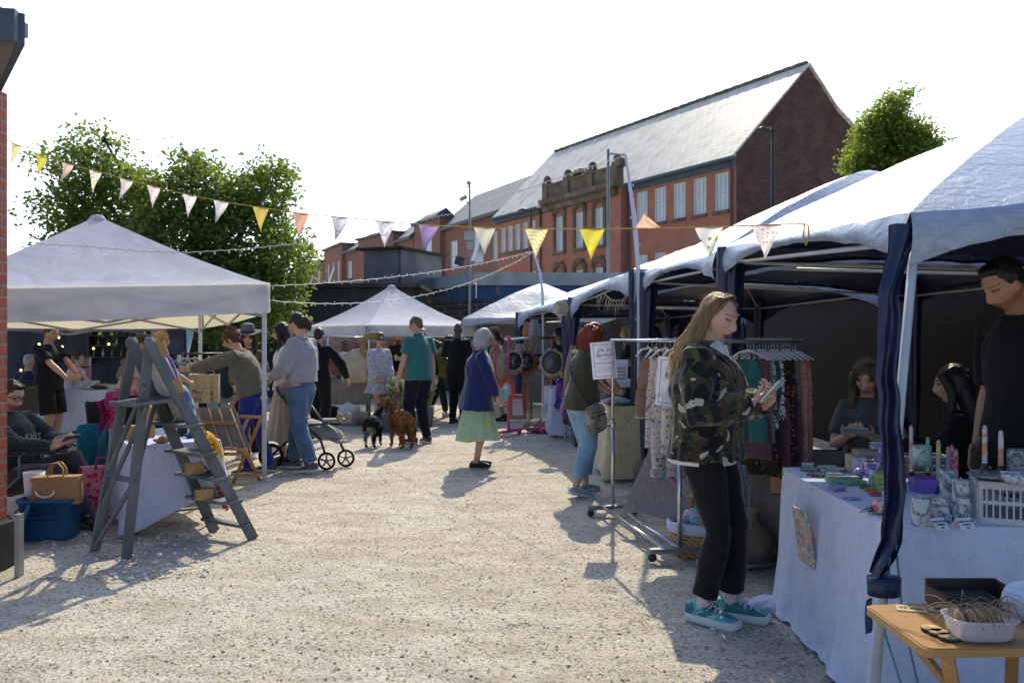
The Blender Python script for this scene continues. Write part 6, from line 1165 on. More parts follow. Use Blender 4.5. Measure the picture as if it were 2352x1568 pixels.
def crate(label, p, yaw, w, d, hh, mat, nx=5):
    r = thing('plastic_crate', label, 'crate', p, yaw); m = MB(); t = .008
    for (x, y, sx, sy, ax) in ((0, -d/2, w, t, 0), (0, d/2, w, t, 0), (-w/2, 0, t, d, 1), (w/2, 0, t, d, 1)):
        m.box((x, y, hh-.012), (sx+t, sy+.006, .024)); m.box((x, y, .012), (sx, sy, .024)); L = sx if ax == 0 else sy; n = max(4, int(L/.022))
        for i in range(n+1):
            q = -L/2+L*i/n; wd = .006 if i not in (0, n, n//2) else .022
            m.box((x+(q if ax == 0 else 0), y+(q if ax == 1 else 0), hh/2), (wd if ax == 0 else t, wd if ax == 1 else t, hh-.048))
        m.box((x, y, hh*.52), (sx, sy*1.01, .014))
    m.box((0, 0, .008), (w, d, .008)); part('side', m, mat, r, local=True); return r
PLW = M('white plastic', (.50, .50, .52), .45, .4, var=.05, bump=.03); cr = crate('large white plastic folding crate turned upside down on the candle table', T_(2318, 1200, h)+V((.11, .06, 0)), R(-24), .36, .30, .158, PLW); m = MB(); m.box((0, 0, .159), (.37, .31, .006)); part('lid', m, PLW, cr, local=True)
crate('purple plastic crate between the tall candles', T_(2128, 1128, h), R(-8), .12, .085, .062, M('purple plastic', (.27, .13, .5), .4, .4, var=.08, bump=.03)); crate('lime green plastic crate left of the navy sleeve', T_(2030, 1121, h), R(-8), .085, .085, .075, M('lime plastic', (.42, .52, .16), .4, .4, var=.08, bump=.03)); pc = crate('pale pink plastic crate at the back of the table', T_(2005, 1075, h), R(-5), .17, .12, .10, M('pale pink plastic', (.52, .36, .33), .45, .4, var=.08, bump=.03)); crate('grey plastic crate behind the green candle', T_(2118, 1090, h), R(-6), .22, .14, .105, M('grey plastic', (.2, .2, .22), .5, .4, bump=.03))
fold_card('folded card reading giant candle holder on the pale pink crate', ['GIANT CANDLE', 'HOLDER', '£22'], T_(2010, 1072, h)+V((-.01, -.03, .108)), R(-10)); fold_card('folded card reading alumina pots on the white crate', ['ALUMINA POTS', '£15'], T_(2322, 1102, .912), R(-24), w=.07)
def taper(label, u, v, L, mt, tilt=0, hh=None, base=True):
    r = thing('taper_candle', label, 'candle', T_(u, v, hh or h)); p = T_(u, v, hh or h); m = MB(); d = V((math.sin(tilt), 0, math.cos(tilt))); m.tube([p, p+d*L*.1, p+d*(L-.02), p+d*(L-.005), p+d*L], [.0105, .0105, .0095, .007, .003], 12); part('wax', m, mt, r); m = MB(); m.tube([p+d*L, p+d*(L+.012)+V((.003, 0, 0))], .0012, 4); part('wick', m, INK, r)
    if base: m = MB(); m.lathe([(.022, 0), (.022, .012), (.013, .018), (.013, .034)], 16, p); part('holder', m, BRNL, r)
for a in (('tall green marbled taper candle', 2131, 1100, .215, GRNW), ('tall yellow pink and blue taper candle', 2156, 1132, .245, RAINB), ('pink and blue taper candle in the trio', 2178, 1122, .20, PINKB), ('tallest crimson taper candle in the trio', 2187, 1126, .215, REDW), ('shorter crimson taper candle in the trio', 2196, 1130, .20, REDW), ('peach and white taper candle standing on the white crate', 2262, 1083, .19, PEACHW, 0, .912), ('orange tinted taper candle at the right of the white crate', 2299, 1088, .175, PEACHW, 0, .912), ('white and rust taper candle standing behind the navy sleeve', 2093, 1098, .27, PEACHW)): taper(*a)
taper('grey marbled taper candle leaning to the right', 2222, 1128, .16, MARB, .75, None, False); taper('violet taper candle leaning beside the pink crate', 2012, 1106, .19, MARBV, .16, None, False)
def pillar(r_, hh): m = MB(); m.lathe([(r_*.97, 0), (r_, .006), (r_, hh-.008), (r_*.9, hh-.001), (r_*.25, hh-.006), (.002, hh-.006), (.0015, hh+.008)], 22); return m
for u, v, r_, hh, lb in ((2114, 1206, .0315, .105, 'squat grey and pink marbled pillar candle by the navy sleeve'), (2161, 1196, .031, .092, 'squat marbled pillar candle behind the small pillar card'), (2207, 1198, .031, .165, 'tall swirled grey and pink pillar candle by the white crate'), (2177, 1168, .031, .165, 'tall pale marbled pillar candle behind the squat ones'), (2131, 1182, .034, .07, 'low wide marbled pillar candle at the back'), (2190, 1178, .027, .085, 'pale yellow tinted pillar candle between the tall ones'), (2143, 1200, .02, .06, 'small narrow pillar candle in the gap')): put('pillar_candle', lb, 'candle', u, v, pillar(r_, hh), MARB, group='marbled pillar candles on the table')
top_ = .745+.168
m = MB(); m.lathe([(.03, 0), (.068, .006), (.085, .014), (.084, .017), (.06, .010)], 30); put('plate', 'grey marbled plate lying on the white crate', 'plate', 2276, 1098, m, MARBG, 0, top_); m = MB(); m.lathe([(.03, 0), (.045, .015), (.048, .03), (.04, .04), (.036, .036), (.03, .01)], 24); put('bowl', 'small white veined bowl on the white crate', 'bowl', 2335, 1112, m, MARB, 0, top_)
put('pot', 'dark marbled pot at the right edge behind the white crate', 'pot', 2342, 1090, cup(.045, .10), MARBG, 0, .913); put('pot', 'pale green marbled pot at the back of the candle table', 'pot', 2118, 1066, cup(.042, .09), MARBGR, 0, .853)
# ------------------------------------------------------------------ folding wooden table at the lower right
r = thing('folding_table', 'small golden wood folding table at the lower right corner', 'table', (1.5, 2.42, 0)); hz = .62
a, b, c, d = T_(1985, 1390, hz), T_(2125, 1492, hz), T_(2125, 1492, hz)+V((.62, .02, 0)), T_(1985, 1390, hz)+V((.66, .06, 0)); m = MB()
ol = []
for p, q, s in ((a, b, d), (b, c, a), (c, d, b), (d, a, c)): e1_, e2_ = (s-p).normalized()*.02, (q-p).normalized()*.02; ol += [p+e1_, p+(e1_+e2_)*.28, p+e2_]
m.prism(ol, (0, 0, -.022)); m.prism([p.lerp((a+c)/2, .02)+V((0, 0, .0)) for p in ol], (0, 0, .003)); part('tabletop', m, WOODG, r)
for p, q in ((a.lerp(d, .12)+V((0, -.02, -.022)), b.lerp(c, .10)+V((.42, .0, 0))), (b.lerp(c, .12)+V((0, .03, -.022)), a.lerp(d, .55)), (a.lerp(d, .75)+V((0, 0, -.022)), b.lerp(c, .35)), (b.lerp(c, .85)+V((0, .03, -.022)), a.lerp(d, .3))): m = MB(); m.bar(p, V((q.x, q.y, 0)), .035, .018); part('leg', m, WOODG, r)
m = MB(); m.bar(a.lerp(b, .5)+V((.04, 0, -.035)), d.lerp(c, .5)+V((0, 0, -.035)), .03, .025); part('rail', m, WOODG, r)
pl = thing('paper_note', 'faded handwritten paper labels taped to the folding table', 'note', a.lerp(c, .3)); m = MB(); m.box(a.lerp(d, .16)+V((.02, -.055, .0055)), (.085, .06, .001), RZ(-.35)); m.box(a.lerp(d, .34)+V((0, -.085, .0055)), (.10, .05, .001), RZ(-.4)); part('paper', m, M('yellowed paper', (.5, .4, .24), .8, .1), pl)
for i, tx in enumerate(('£2 each', '3 for £5')): part('lettering', text_mb(tx, .022, frameM(a.lerp(d, .16 if i == 0 else .34)+V((.02 if i == 0 else 0, -.055 if i == 0 else -.085, .0068)), (.93, -.36, 0), (.36, .93, 0))), M('faded ink', (.12, .08, .06), .8), pl)
JUTE = CL('jute string', (.26, .18, .10)); SLICE = PAT('wood slice', (.50, .36, .2), [('fine', (.36, .24, .13), 30, .5, .65)], .7)
hz = .625
for k, (u, v, lb) in enumerate(((2140, 1447, 'leftmost black edged wooden disc lying on the folding table'), (2158, 1456, 'middle black edged wooden disc on the folding table'), (2180, 1466, 'rightmost black edged wooden disc on the folding table'))):
    p = T_(u, v, hz); o = thing('wooden_disc', lb, 'wooden disc', p); m = MB(); m.lathe([(.027, 0), (.029, .002), (.029, .006), (.027, .007)], 22, p, None, 0); part('slice', m, M('dark bark edge', (.04, .03, .025), .8), o); m = MB(); m.lathe([(.0265, .0072), (.0265, .0082)], 22, p); part('face', m, SLICE, o)
tb = thing('plastic_tub', 'clear plastic tub filled with wooden discs on jute strings', 'tub', T_(2248, 1470, hz)); c0_ = T_(2250, 1462, hz); m = MB()
def sq(x, y, z, n=28): return [c0_+V((x*math.copysign(abs(math.cos(q))**.55, math.cos(q)), y*math.copysign(abs(math.sin(q))**.55, math.sin(q)), z)) for q in (2*math.pi*j/n for j in range(n))]
m.rings([sq(.072, .048, .002), sq(.078, .054, .01), sq(.088, .062, .055), sq(.094, .067, .056), sq(.094, .067, .06), sq(.086, .06, .06), sq(.075, .05, .012)]); part('body', m, M('clear frosted plastic', (.62, .62, .68), .15, .5, bump=0, trans=.6, tcol=(.75, .74, .8)), tb)
rj = random.Random(8)
for k in range(15): 
    p = c0_+V((-.06+.0085*k, rj.uniform(-.015, .02), .048+rj.uniform(-.004, .008))); o = thing('wooden_disc', 'wooden disc tag standing in the clear plastic tub', 'wooden disc', p, 0, 'disc tags in the tub'); m = MB(); m.lathe([(.026, -.002), (.027, 0), (.026, .002)], 18, p, RY(R(80)) @ RZ(rj.uniform(-.5, .5))); part('slice', m, SLICE, o)
m = MB()
for k in range(46):
    p = c0_+V((rj.uniform(-.08, .08), rj.uniform(-.05, .05), .06)); d1v = V((rj.gauss(0, 1), rj.gauss(-.3, .8), rj.uniform(.2, 1.3))).normalized(); L = rj.uniform(.05, .11); p1 = p+d1v*L*.6; p2 = p1+V((d1v.x, d1v.y, -.25)).normalized()*L*.6; m.tube([p, p+d1v*L*.3+V((0, 0, .01)), p1, p1.lerp(p2, .5)+V((rj.uniform(-.01, .01), 0, .004)), p2], .0013, 4)
single('jute_strings', m, JUTE, 'tangle of jute strings spilling from the plastic tub', 'string')
tyb = thing('dark_tray', 'open dark leather box at the back of the folding table', 'box', T_(2230, 1400, hz)); p = T_(2240, 1402, hz)+V((0, .02, 0)); m = MB(); m.box(p+V((0, 0, .012)), (.22, .13, .02)); m.box(p+V((-.105, 0, .03)), (.012, .13, .05)); m.box(p+V((0, .062, .04)), (.22, .012, .07)); m.box(p+V((.11, 0, .04)), (.012, .13, .06)); part('body', m, BRNL, tyb); m = MB(); [m.box(p+V((-.08+.018*i, -.01, .032)), (.014, .09, .03)) for i in range(8)]; part('insert', m, IRON, tyb)
m = MB(); p = T_(2345, 1420, hz)+V((.03, .0, .055)); m.ball(p, (.085, .06, .06), 18, 12); noise_bend(m, .012, 14); single('white_bundle', m, CLOTH_W, 'white rounded bundle at the right edge of the folding table', 'bundle')
# ------------------------------------------------------------------ clothes rails
CHR = M('chrome tube', (.55, .56, .58), .25, .6, .9, var=.05, bump=0); PLG = M('grey plastic', (.2, .21, .23), .5, .4, var=.1, bump=.05)
def rail(label, a, b, h, mat=CHR, base=.42, col=PLG, top_over=.04):
    a, b = V((*a, 0)), V((*b, 0)); d = (b-a).normalized(); n = V((d.y, -d.x, 0)); r = thing('clothes_rail', label, 'clothes rail', (a+b)/2); m = MB(); m.tube([a-d*top_over+V((0, 0, h)), b+d*top_over+V((0, 0, h))], .0125, 10); part('top_bar', m, mat, r)
    for p in (a, b):
        m = MB(); m.tube([p+V((0, 0, .10)), p+V((0, 0, .75))], .0155, 10); m.tube([p+V((0, 0, .75)), p+V((0, 0, h+.01))], .0115, 10); m.tube([p+V((0, 0, .72)), p+V((0, 0, .78))], .022, 8); m.bar(p+V((0, 0, .745)), p+n*.05+V((0, 0, .745)), .02, .03); part('post', m, mat, r)
        m = MB(); m.bar(p-n*base/2+V((0, 0, .075)), p+n*base/2+V((0, 0, .075)), .05, .03); o = part('base', m, col, r)
        for q in (-1, 1): k = MB(); k.lathe([(.026, -.014), (.03, 0), (.026, .014)], 14, p+n*q*base*.45+V((0, 0, .032)), RX(R(90))); k.box(p+n*q*base*.45+V((0, 0, .06)), (.02, .02, .04)); part('castor', k, IRON, o)
    m = MB(); m.tube([a+V((0, 0, .085)), b+V((0, 0, .085))], .012, 8); m.tube([a+n*.1+V((0, 0, .085)), b+n*.1+V((0, 0, .085))], .012, 8); part('base_bar', m, mat, r); return r
ra, rb = V((.83, 6.8, 0)), V((1.10, 5.42, 0)); rail('grey wheeled clothes rail of baby dungarees behind the woman in camouflage', ra[:2], rb[:2], 1.445)
rc, rd_ = V((1.22, 5.0, 0)), V((1.80, 5.22, 0)); rail('clothes rail of hanging children\'s garments inside the near gazebo', rc[:2], rd_[:2], 1.44, M('dark steel tube', (.16, .17, .19), .4, .5, .5), .3)
HNGW = M('white wooden hanger', (.50, .50, .53), .45, .4, var=.05, bump=.02)
GL = dict(ls=PAT('brown leopard print', (.30, .17, .12), [('dots', (.10, .05, .035), 60, .66, .72)], .85), lf=PAT('monstera leaf print', (.62, .55, .54), [('flow', (.13, .12, .13), 13, .64, .67)], .85), mu=PAT('mustard drop print', (.64, .6, .56), [('dots', (.5, .28, .03), 22, .66, .7)], .85), dk=PAT('black berry print', (.025, .02, .018), [('dots', (.35, .12, .06), 34, .72, .76)], .85), zb=PAT('zebra print', (.55, .52, .56), [('swirl', (.05, .05, .06), 16, .5, .53)], .85), rs=PAT('rust rainbow print', (.40, .17, .13), [('flow', (.55, .35, .33), 16, .62, .66)], .85), tl=CL('teal jersey', (.02, .11, .105)), mv=CL('dark mauve jersey', (.12, .05, .07)), gr=CL('grey jersey', (.16, .16, .17)), cr=CL('cream jersey', (.5, .45, .4)))
def garment(label, p, yaw, h, mt, L=.5, w=.2, kind='dungarees', hang=True, cuff=True, straps=BRNL):
    """hanging garment; p = point under the bar; hanger > hook, garment > cuffs"""
    g = thing('hanger', 'hanger holding the '+label, 'hanger', (p.x, p.y, h), yaw); m = MB(); m.tube([(0, 0, .012), (.013, 0, .02), (.02, 0, .004), (.008, 0, -.014), (0, 0, -.03), (0, 0, -.055)], .0022, 5); part('hook', m, CHR, g, local=True); m = MB(); m.tube([(-w*.52, 0, -.115), (-.05, 0, -.068), (0, 0, -.055), (.05, 0, -.068), (w*.52, 0, -.115)], [.008, .012, .014, .012, .008], 8, flat=.6); part('shoulder_bar', m, HNGW, g, local=True)
    t = thing('baby_garment', label, 'garment', (p.x, p.y, h+.005), yaw); m = MB(); hw = w/2; th = .018; z0 = -.12
    def sil(u, v):
        z = z0-L*v; ww = interp(v, [0, .25, .55, 1], [hw*.55, hw*.8, hw*1.05, hw*.98] if kind == 'dungarees' else [hw*.9, hw, hw*1.0, hw*1.1]); return ww
    n = 16
    if kind == 'dungarees':
        rs = []; 
        for i in range(9): v = i/8*.58; ww = sil(0, v); rs.append([V((ww*math.cos(q)+.006*math.sin(i*2), th*(1+.3*math.sin(q*3+i))*math.sin(q), z0-L*v)) for q in (2*math.pi*j/n for j in range(n))])
        m.rings(rs)
        for q_ in (-1, 1):
            rs = []
            for i in range(6): v = .55+i/5*.45; rs.append([V((q_*hw*.52+hw*.50*math.cos(q), th*1.1*math.sin(q)+.006*math.sin(i+q_), z0-L*v)) for q in (2*math.pi*j/n for j in range(n))])
            m.rings(rs)
    else:
        rs = []
        for i in range(10): v = i/9; ww = sil(0, v); rs.append([V((ww*math.cos(q), th*(1+.4*math.sin(q*4+i*.6))*math.sin(q), z0-L*v+.008*math.sin(q*2))) for q in (2*math.pi*j/n for j in range(n))])
        m.rings(rs)
    noise_bend(m, .01, 7, int(p.y*10)); o = part('cloth', m, mt, t, local=True)
    m = MB()
    if kind == 'dungarees':
        for q_ in (-1, 1): k = MB(); k.tube([(q_*hw*.4, 0, -.02), (q_*hw*.45, .0, z0-.05)], .008, 5, flat=.5); part('strap', k, straps, t, local=True)
        pass
        if cuff:
            for q_ in (-1, 1): k = MB(); k.tube([(q_*hw*.52, 0, z0-L*.95), (q_*hw*.52, 0, z0-L*1.02)], [(hw*.53, th*1.3)]*2, 14, side=(1, 0, 0)); part('cuff', k, CL('pale lilac ribbing', (.5, .45, .5)), t, local=True)
    return t
d = (rb-ra).normalized(); yw = math.atan2(d.y, d.x)+math.pi/2
GS = [(.58, 'ls', .44, .19, 'brown leopard print dungarees on the clothes rail'), (.70, 'lf', .62, .22, 'leaf print dungarees with lilac cuffs beside the leopard print pair'), (.82, 'lf', .80, .22, 'longest leaf print dungarees hanging lowest on the rail'), (.93, 'mu', .62, .2, 'mustard drop print dungarees behind the paper sign')]
for f, k, L, w_, lb in GS: garment(lb, ra.lerp(rb, f), yw+.3+.2*math.sin(f*20), 1.445, GL[k], L, w_)
d = (rd_-rc).normalized(); yw = math.atan2(d.y, d.x)+math.pi/2
GS2 = [(.40+.036*i, k, L, lb) for i, (k, L, lb) in enumerate((('tl', .5, 'plain teal'), ('mv', .6, 'dark mauve'), ('gr', .5, 'plain grey'), ('zb', .42, 'zebra print'), ('dk', .66, 'black berry print'), ('tl', .36, 'short teal'), ('zb', .36, 'short zebra print'), ('dk', .72, 'longer black berry print'), ('mv', .7, 'long dark mauve'), ('lf', .5, 'leaf print'), ('dk', .62, 'slim black berry print'), ('gr', .66, 'long grey'), ('mv', .74, 'longest dark mauve'), ('rs', .70, 'rust and pink patterned'), ('rs', .80, 'long rust patterned'), ('rs', .86, 'outermost rust patterned')))]
for i, (f, k, L, lb) in enumerate(GS2): garment(lb+' children\'s garment on the gazebo clothes rail', rc.lerp(rd_, f)+V((0, 0, 0)), yw+.55+.12*math.sin(i*3), 1.44, GL[k], L, .25, 'romper' if i % 4 else 'dungarees', cuff=False)
def sign(label, c, yaw, w, h_, lines, border=INKB, curl=.02, tiltx=0):
    r = thing('paper_sign', label, 'sign', c, yaw); f = lambda x, z: V((x, curl*(2*x/w)**2+.0, z)) ; m = MB(); m.grid(lambda u, v: f((u-.5)*w, (.5-v)*h_), 12, 4); m.v = [RY(tiltx) @ p for p in m.v]; part('paper', m, PAPER, r, local=True)
    m = MB(); i = .018
    for (x0, x1, z0, z1) in ((-w/2+i, w/2-i, h_/2-i-.003, h_/2-i), (-w/2+i, w/2-i, -h_/2+i, -h_/2+i+.003), (-w/2+i, -w/2+i+.003, -h_/2+i, h_/2-i), (w/2-i-.003, w/2-i, -h_/2+i, h_/2-i)): m.grid(lambda u, v: f(lerp(x0, x1, u), lerp(z0, z1, v))+V((0, -.0015, 0)), 12, 2)
    m.v = [RY(tiltx) @ p for p in m.v]; part('border', m, border, r, local=True)
    k = MB(); k.tube([f(.058*math.cos(q), .062+.058*math.sin(q))+V((0, -.002, 0)) for q in (2*math.pi*j/24 for j in range(25))], .0011, 4); k.v = [RY(tiltx) @ p for p in k.v]; part('ring', k, border, r, local=True)
    for tx, sz, z, sh in lines: t = text_mb(tx, sz, frameM((0, 0, 0), (1, 0, 0), (0, 0, 1)), shear=sh); t.v = [RY(tiltx) @ (f(p.x, p.z+z)+V((0, -.002, 0))) for p in t.v]; part('lettering', t, border, r, local=True)
    return r
sign('white paper sign for Christmas jumpers hanging at the rail post', P(1389, 827, 6.72), R(8), .205, .30, [('Oh So', .042, .082, .35), ('Bambino', .038, .042, .35), ('Christmas Jumpers', .021, -.022, .35), ('Our exclusive Wild Clothier', .0105, -.058, 0), ('jumpers are available to order now', .0105, -.073, 0), ('Delivered by 7th November', .0105, -.088, 0)], tiltx=R(-5), curl=.035)
sign('white paper sign half hidden behind the woman in camouflage', P(1549, 877, 5.30), R(-6), .22, .315, [('Oh So', .042, .085, .35), ('Bambino', .038, .045, .35), ('Sets', .024, -.05, .35), ("Here you'll find our", .0115, -.085, 0), ('random preloved', .0115, -.1, 0), ('sets', .0115, -.115, 0)], tiltx=R(4))
# ------------------------------------------------------------------ second gazebo stall
table('stall table under cream cloth at the far corner of the second gazebo', (1.02, 8.5), (1.0, .0), (.0, .85), .76); cloth('cream cloth with long hanging folds on the second gazebo stall', [(2.05, 9.38), (1.0, 9.38), (.99, 8.47), (2.05, 8.45)], .765, [.66, .70, .74, .70], CLOTH_C, [(2.05, 9.38), (1.0, 9.38), (.99, 8.47), (2.05, 8.45)], .02, 9, .05, seed=2)
m = MB(); m.grid(lambda u, v: V((lerp(1.12, 2.0, u)-.16*v*(1-u)*2, 6.42-.22*v+.03*math.sin(u*9), .72-.60*v+.03*math.sin(u*14)*v+(.0 if u < .5 else .05*v))), 30, 14); single('drape', m, CL('pinkish grey drape', (.40, .34, .34)), 'grey pink drape hanging in a point from the second stall', 'cloth')
m = MB(); m.grid(lambda u, v: V((lerp(1.55, 2.35, u)+.02*math.sin(v*9), 5.35+.06*u+.04*math.sin(u*12)*v, .70*(1-v)+.02)), 24, 12); single('drape', m, CLOTH_B, 'beige canvas drape behind the woman in camouflage', 'cloth')
m = MB(); m.box((2.25, 5.55, .35), (1.1, .3, .68)); noise_bend(m, .02, 3); single('covered_counter', m, M('dark grey cover', (.07, .065, .065), .9), 'dark grey covered counter at the back of the near gazebo', 'counter')
g = MB(); g.grid(lambda u, v: V((lerp(.98, 1.6, u), lerp(8.46, 8.95, v), .785+.012*noise.noise((u*20, v*20, 0)))), 24, 14); single('turf_mat', g, M('artificial turf', (.06, .12, .03), .95, .1, var=.5, vs=40, bump=.9, bs=90), 'strip of artificial turf on the cream stall', 'turf mat')
z = 7.1
for i, (u, v, mt, s_, lb) in enumerate(((1440, 912, CL('pale blue cotton', (.3, .45, .55)), (.16, .1, .02), 'folded pale blue cloth on the turf'), (1420, 905, CL('grey white cotton', (.5, .5, .5)), (.12, .08, .05), 'grey padded bib on the turf'), (1405, 906, CL('pink dotted cotton', (.55, .25, .4)), (.07, .06, .045), 'pink dotted roll on the turf'))): m = MB(); m.ball(P(u, v, 8.7)*1.0-V((0, 0, P(u, v, 8.7).z-.80)), s_, 12, 8); noise_bend(m, .02, 12); m.xf(Matrix.Translation(V((0, 0, 0)))); single('folded_cloth', m, mt, lb, 'cloth')
m = MB(); m.box((1.28, 8.85, .865), (.5, .22, .16)); single('riser_box', m, FRAME_B, 'dark riser box under the white photo frames', 'box')
cs_ = thing('display_stand', 'small white display card of hair clips on the second stall', 'display', P(1418, 850, 9.0)); m = MB(); fm = frameM(P(1424, 856, 9.0), (1, -.2, 0), (0.1, .2, 1)); m.box((0, 0, -.02), (.17, .30, .006)); m.box((0, -.18, -.03), (.12, .1, .05)); m.xf(fm); part('board', m, CARD, cs_); m = MB()
for i in range(4):
    for j in range(5): m.box((-.048+j*.024, .05-i*.038, .006), (.016, .012, .004), RZ(.3))
m.xf(fm); part('clips', m, PAT('mixed clips', (.5, .1, .12), [('noise', (.15, .15, .2), 40, .5, .52)], .5), cs_)
for u, v, lb in ((1432, 885, 'white photo frame leaning on the second stall'), (1448, 880, 'second white photo frame on the stall, farther right')): o = thing('photo_frame', lb, 'photo frame', P(u, v, 8.8)); fm = frameM(P(u, v, 8.8), (1, -.3, 0), (0, .4, 1)); m = MB(); m.box((0, 0, 0), (.13, .10, .012)); m.xf(fm); part('frame', m, CARD, o); m = MB(); m.box((0, 0, .008), (.09, .065, .003)); m.xf(fm); part('picture', m, M('pale picture', (.45, .5, .5), .5), o)
# fluffy grey blanket with pink edge hanging below the rail
m = MB(); m.grid(lambda u, v: V((lerp(1.08, 1.34, u), 6.2-.18*u+.04*math.sin(v*6), .80-lerp(.28, .55, u)*v-.05*math.sin(u*3))), 20, 14); noise_bend(m, .03, 12); o = thing('fleece_blanket', 'grey fluffy blanket with pink and blue piping hanging by the gazebo leg', 'blanket', (1.2, 6.1, .5)); part('cloth', m, PAT('grey fluffy fleece', (.30, .30, .31), [('fine', (.14, .14, .15), 40, .45, .6)], .95, bump=.9), o)
m = MB(); m.tube([V((1.09, 6.17, .52)), V((1.2, 6.05, .40)), V((1.33, 6.0, .56)), V((1.38, 5.98, .72))], .009, 6); part('piping', m, CL('hot pink piping', (.6, .03, .2)), o)
bk = thing('wicker_basket', 'wicker basket with white liner and rolled pastel bundles under the rail', 'basket', G(1598, 1275)); c = G(1600, 1272); WICK = PAT('wicker', (.42, .22, .07), [('wz', (.2, .09, .03), 14, .4, .7), ('wd', (.5, .3, .12), 24, .5, .8)], .7, bump=.9)
m = MB(); m.lathe([(.15, 0), (.165, .03), (.185, .20), (.18, .2), (.16, .03)], 28, c); part('body', m, WICK, bk); m = MB(); m.lathe([(.186, .16), (.196, .17), (.2, .225), (.185, .235), (.178, .18)], 28, c); noise_bend(m, .01, 12); part('liner', m, CLOTH_W, bk); m = MB(); m.tube([c+V((0, .17*math.cos(q), .2+.26*math.sin(q))) for q in (math.pi*j/12 for j in range(13))], .014, 8); part('handle', m, WICK, bk)
for i in range(9): m = MB(); q = i*2.4; p = c+V((.1*math.cos(q)*(i % 3)/2, .1*math.sin(q)*(i % 3)/2, .235+.02*(i % 2))); m.tube([p-V((.05*math.cos(q*2), .05*math.sin(q*2), 0)), p+V((.05*math.cos(q*2), .05*math.sin(q*2), .02))], .032, 9, round_=True); single('rolled_cloth', m, CL(('mint cotton', 'lilac cotton', 'sky cotton')[i % 3], ((.2, .5, .42), (.5, .42, .58), (.3, .5, .6))[i % 3]), ('rolled mint', 'rolled lilac', 'rolled sky blue')[i % 3]+' cloth in the wicker basket', 'cloth', ('mint', 'lilac', 'sky blue')[i % 3]+' rolls in the basket')
# sandbags tied to the gazebo legs
HESS = M('brown hessian', (.22, .15, .105), .95, .1, var=.3, vs=6, bump=.6, bs=45)
def sack(label, p, sz, neck=True, mat=HESS, seed=0):
    p = V(p); m = MB(); m.ball(p+V((0, 0, sz[2]*.42)), (sz[0], sz[1], sz[2]*.46), 20, 14, fn=lambda q, d: V((q.x*(1+.25*max(0, -d.z)), q.y*(1+.25*max(0, -d.z)), max(q.z, -sz[2]*.41))))
    if neck: m.tube([p+V((0, 0, sz[2]*.6)), p+V((.01, 0, sz[2]*.88)), p+V((.02, 0, sz[2]*1.0)), p+V((.03, 0, sz[2]*1.14))], [sz[0]*.6, sz[0]*.3, sz[0]*.22, sz[0]*.36], 12)
    me = remesh(m, .02, 3); wrinkle(me, .016, (9, 9, 7), seed); me.transform(Matrix.Translation(-p)); me.materials.append(mat); return single('sandbag', me, None, label, 'sandbag', loc=p)
sack('brown hessian sandbag at the tall white pole', (1.36, 8.25, 0), (.15, .13, .30), True, seed=1); sack('bulging brown sandbag behind the woman in camouflage', (1.52, 5.28, 0), (.17, .15, .34), seed=2); sack('darker sandbag slumped behind the bulging one', (1.36, 5.48, 0), (.13, .12, .30), seed=3); sack('grey brown sandbag at the foot of the shorter curved pole', (.46, 13.0, 0), (.28, .2, .24), False, M('grey brown hessian', (.23, .19, .155), .95, .1, var=.3, bump=.5), 4)
ROPE = CL('pale blue cord', (.12, .26, .34))
def rope(label, pts, r_=.0045): m = MB(); m.tube(pts, r_, 6); return single('guy_rope', m, ROPE, label, 'rope')
rope('pale blue cord tied to the nearest gazebo leg', [V((1.36, 2.97, .72)), V((1.335, 2.96, .4)), V((1.40, 2.96, .2)), V((1.33, 2.98, 0))]); rope('pale blue cord beside the nearest leg running to the ground', [V((1.385, 3.0, .8)), V((1.40, 2.96, .45)), V((1.47, 2.93, 0.1))]); rope('pale blue cord with a knot behind the woman in camouflage', [P(1706, 1045, 5.2), P(1712, 1100, 5.2), P(1722, 1115, 5.2), P(1722, 1180, 5.2), P(1730, 1240, 5.2)]); rope('pale blue cord down the tall white pole', [P(1474, 640, 8.4), P(1476, 800, 8.4), P(1482, 960, 8.3), P(1492, 1050, 8.2)]); rope('second pale blue cord behind the woman in camouflage', [P(1702, 1060, 5.25), P(1708, 1150, 5.25), P(1714, 1230, 5.25)])
def chair_simple(label, p, yaw, mat, seat=.45, name='folding_chair'):
    r = thing(name, label, 'chair', p, yaw); m = MB(); m.box((0, 0, seat), (.44, .42, .03)); part('seat', m, mat, r, local=True); m = MB(); m.box((0, -.22, seat+.32), (.44, .03, .3), RX(R(8))); part('backrest', m, mat, r, local=True)
    for x in (-.2, .2):
        for y in (-.19, .19): m = MB(); m.tube([(x, y, 0), (x, y, seat)], .012, 8); part('leg', m, IRON, r, local=True)
        m = MB(); m.tube([(x, -.2, seat), (x, -.24, seat+.48)], .012, 8); part('back_post', m, IRON, r, local=True)
    return r
chair_simple('dark folding chair under the seated woman with the phone', (2.32, 5.40, 0), R(148), CHAR, .46); chair_simple('dark folding chair under the seated dark haired woman', (2.68, 4.95, 0), R(60), CHAR, .43); chair_simple('dark bench seat of the white haired person', (-7.55, 12.85, 0), 0, CHAR, .36); chair_simple('dark folding chair of the woman with the bun', (-4.07, 8.6, 0), R(-110), CHAR, .34)
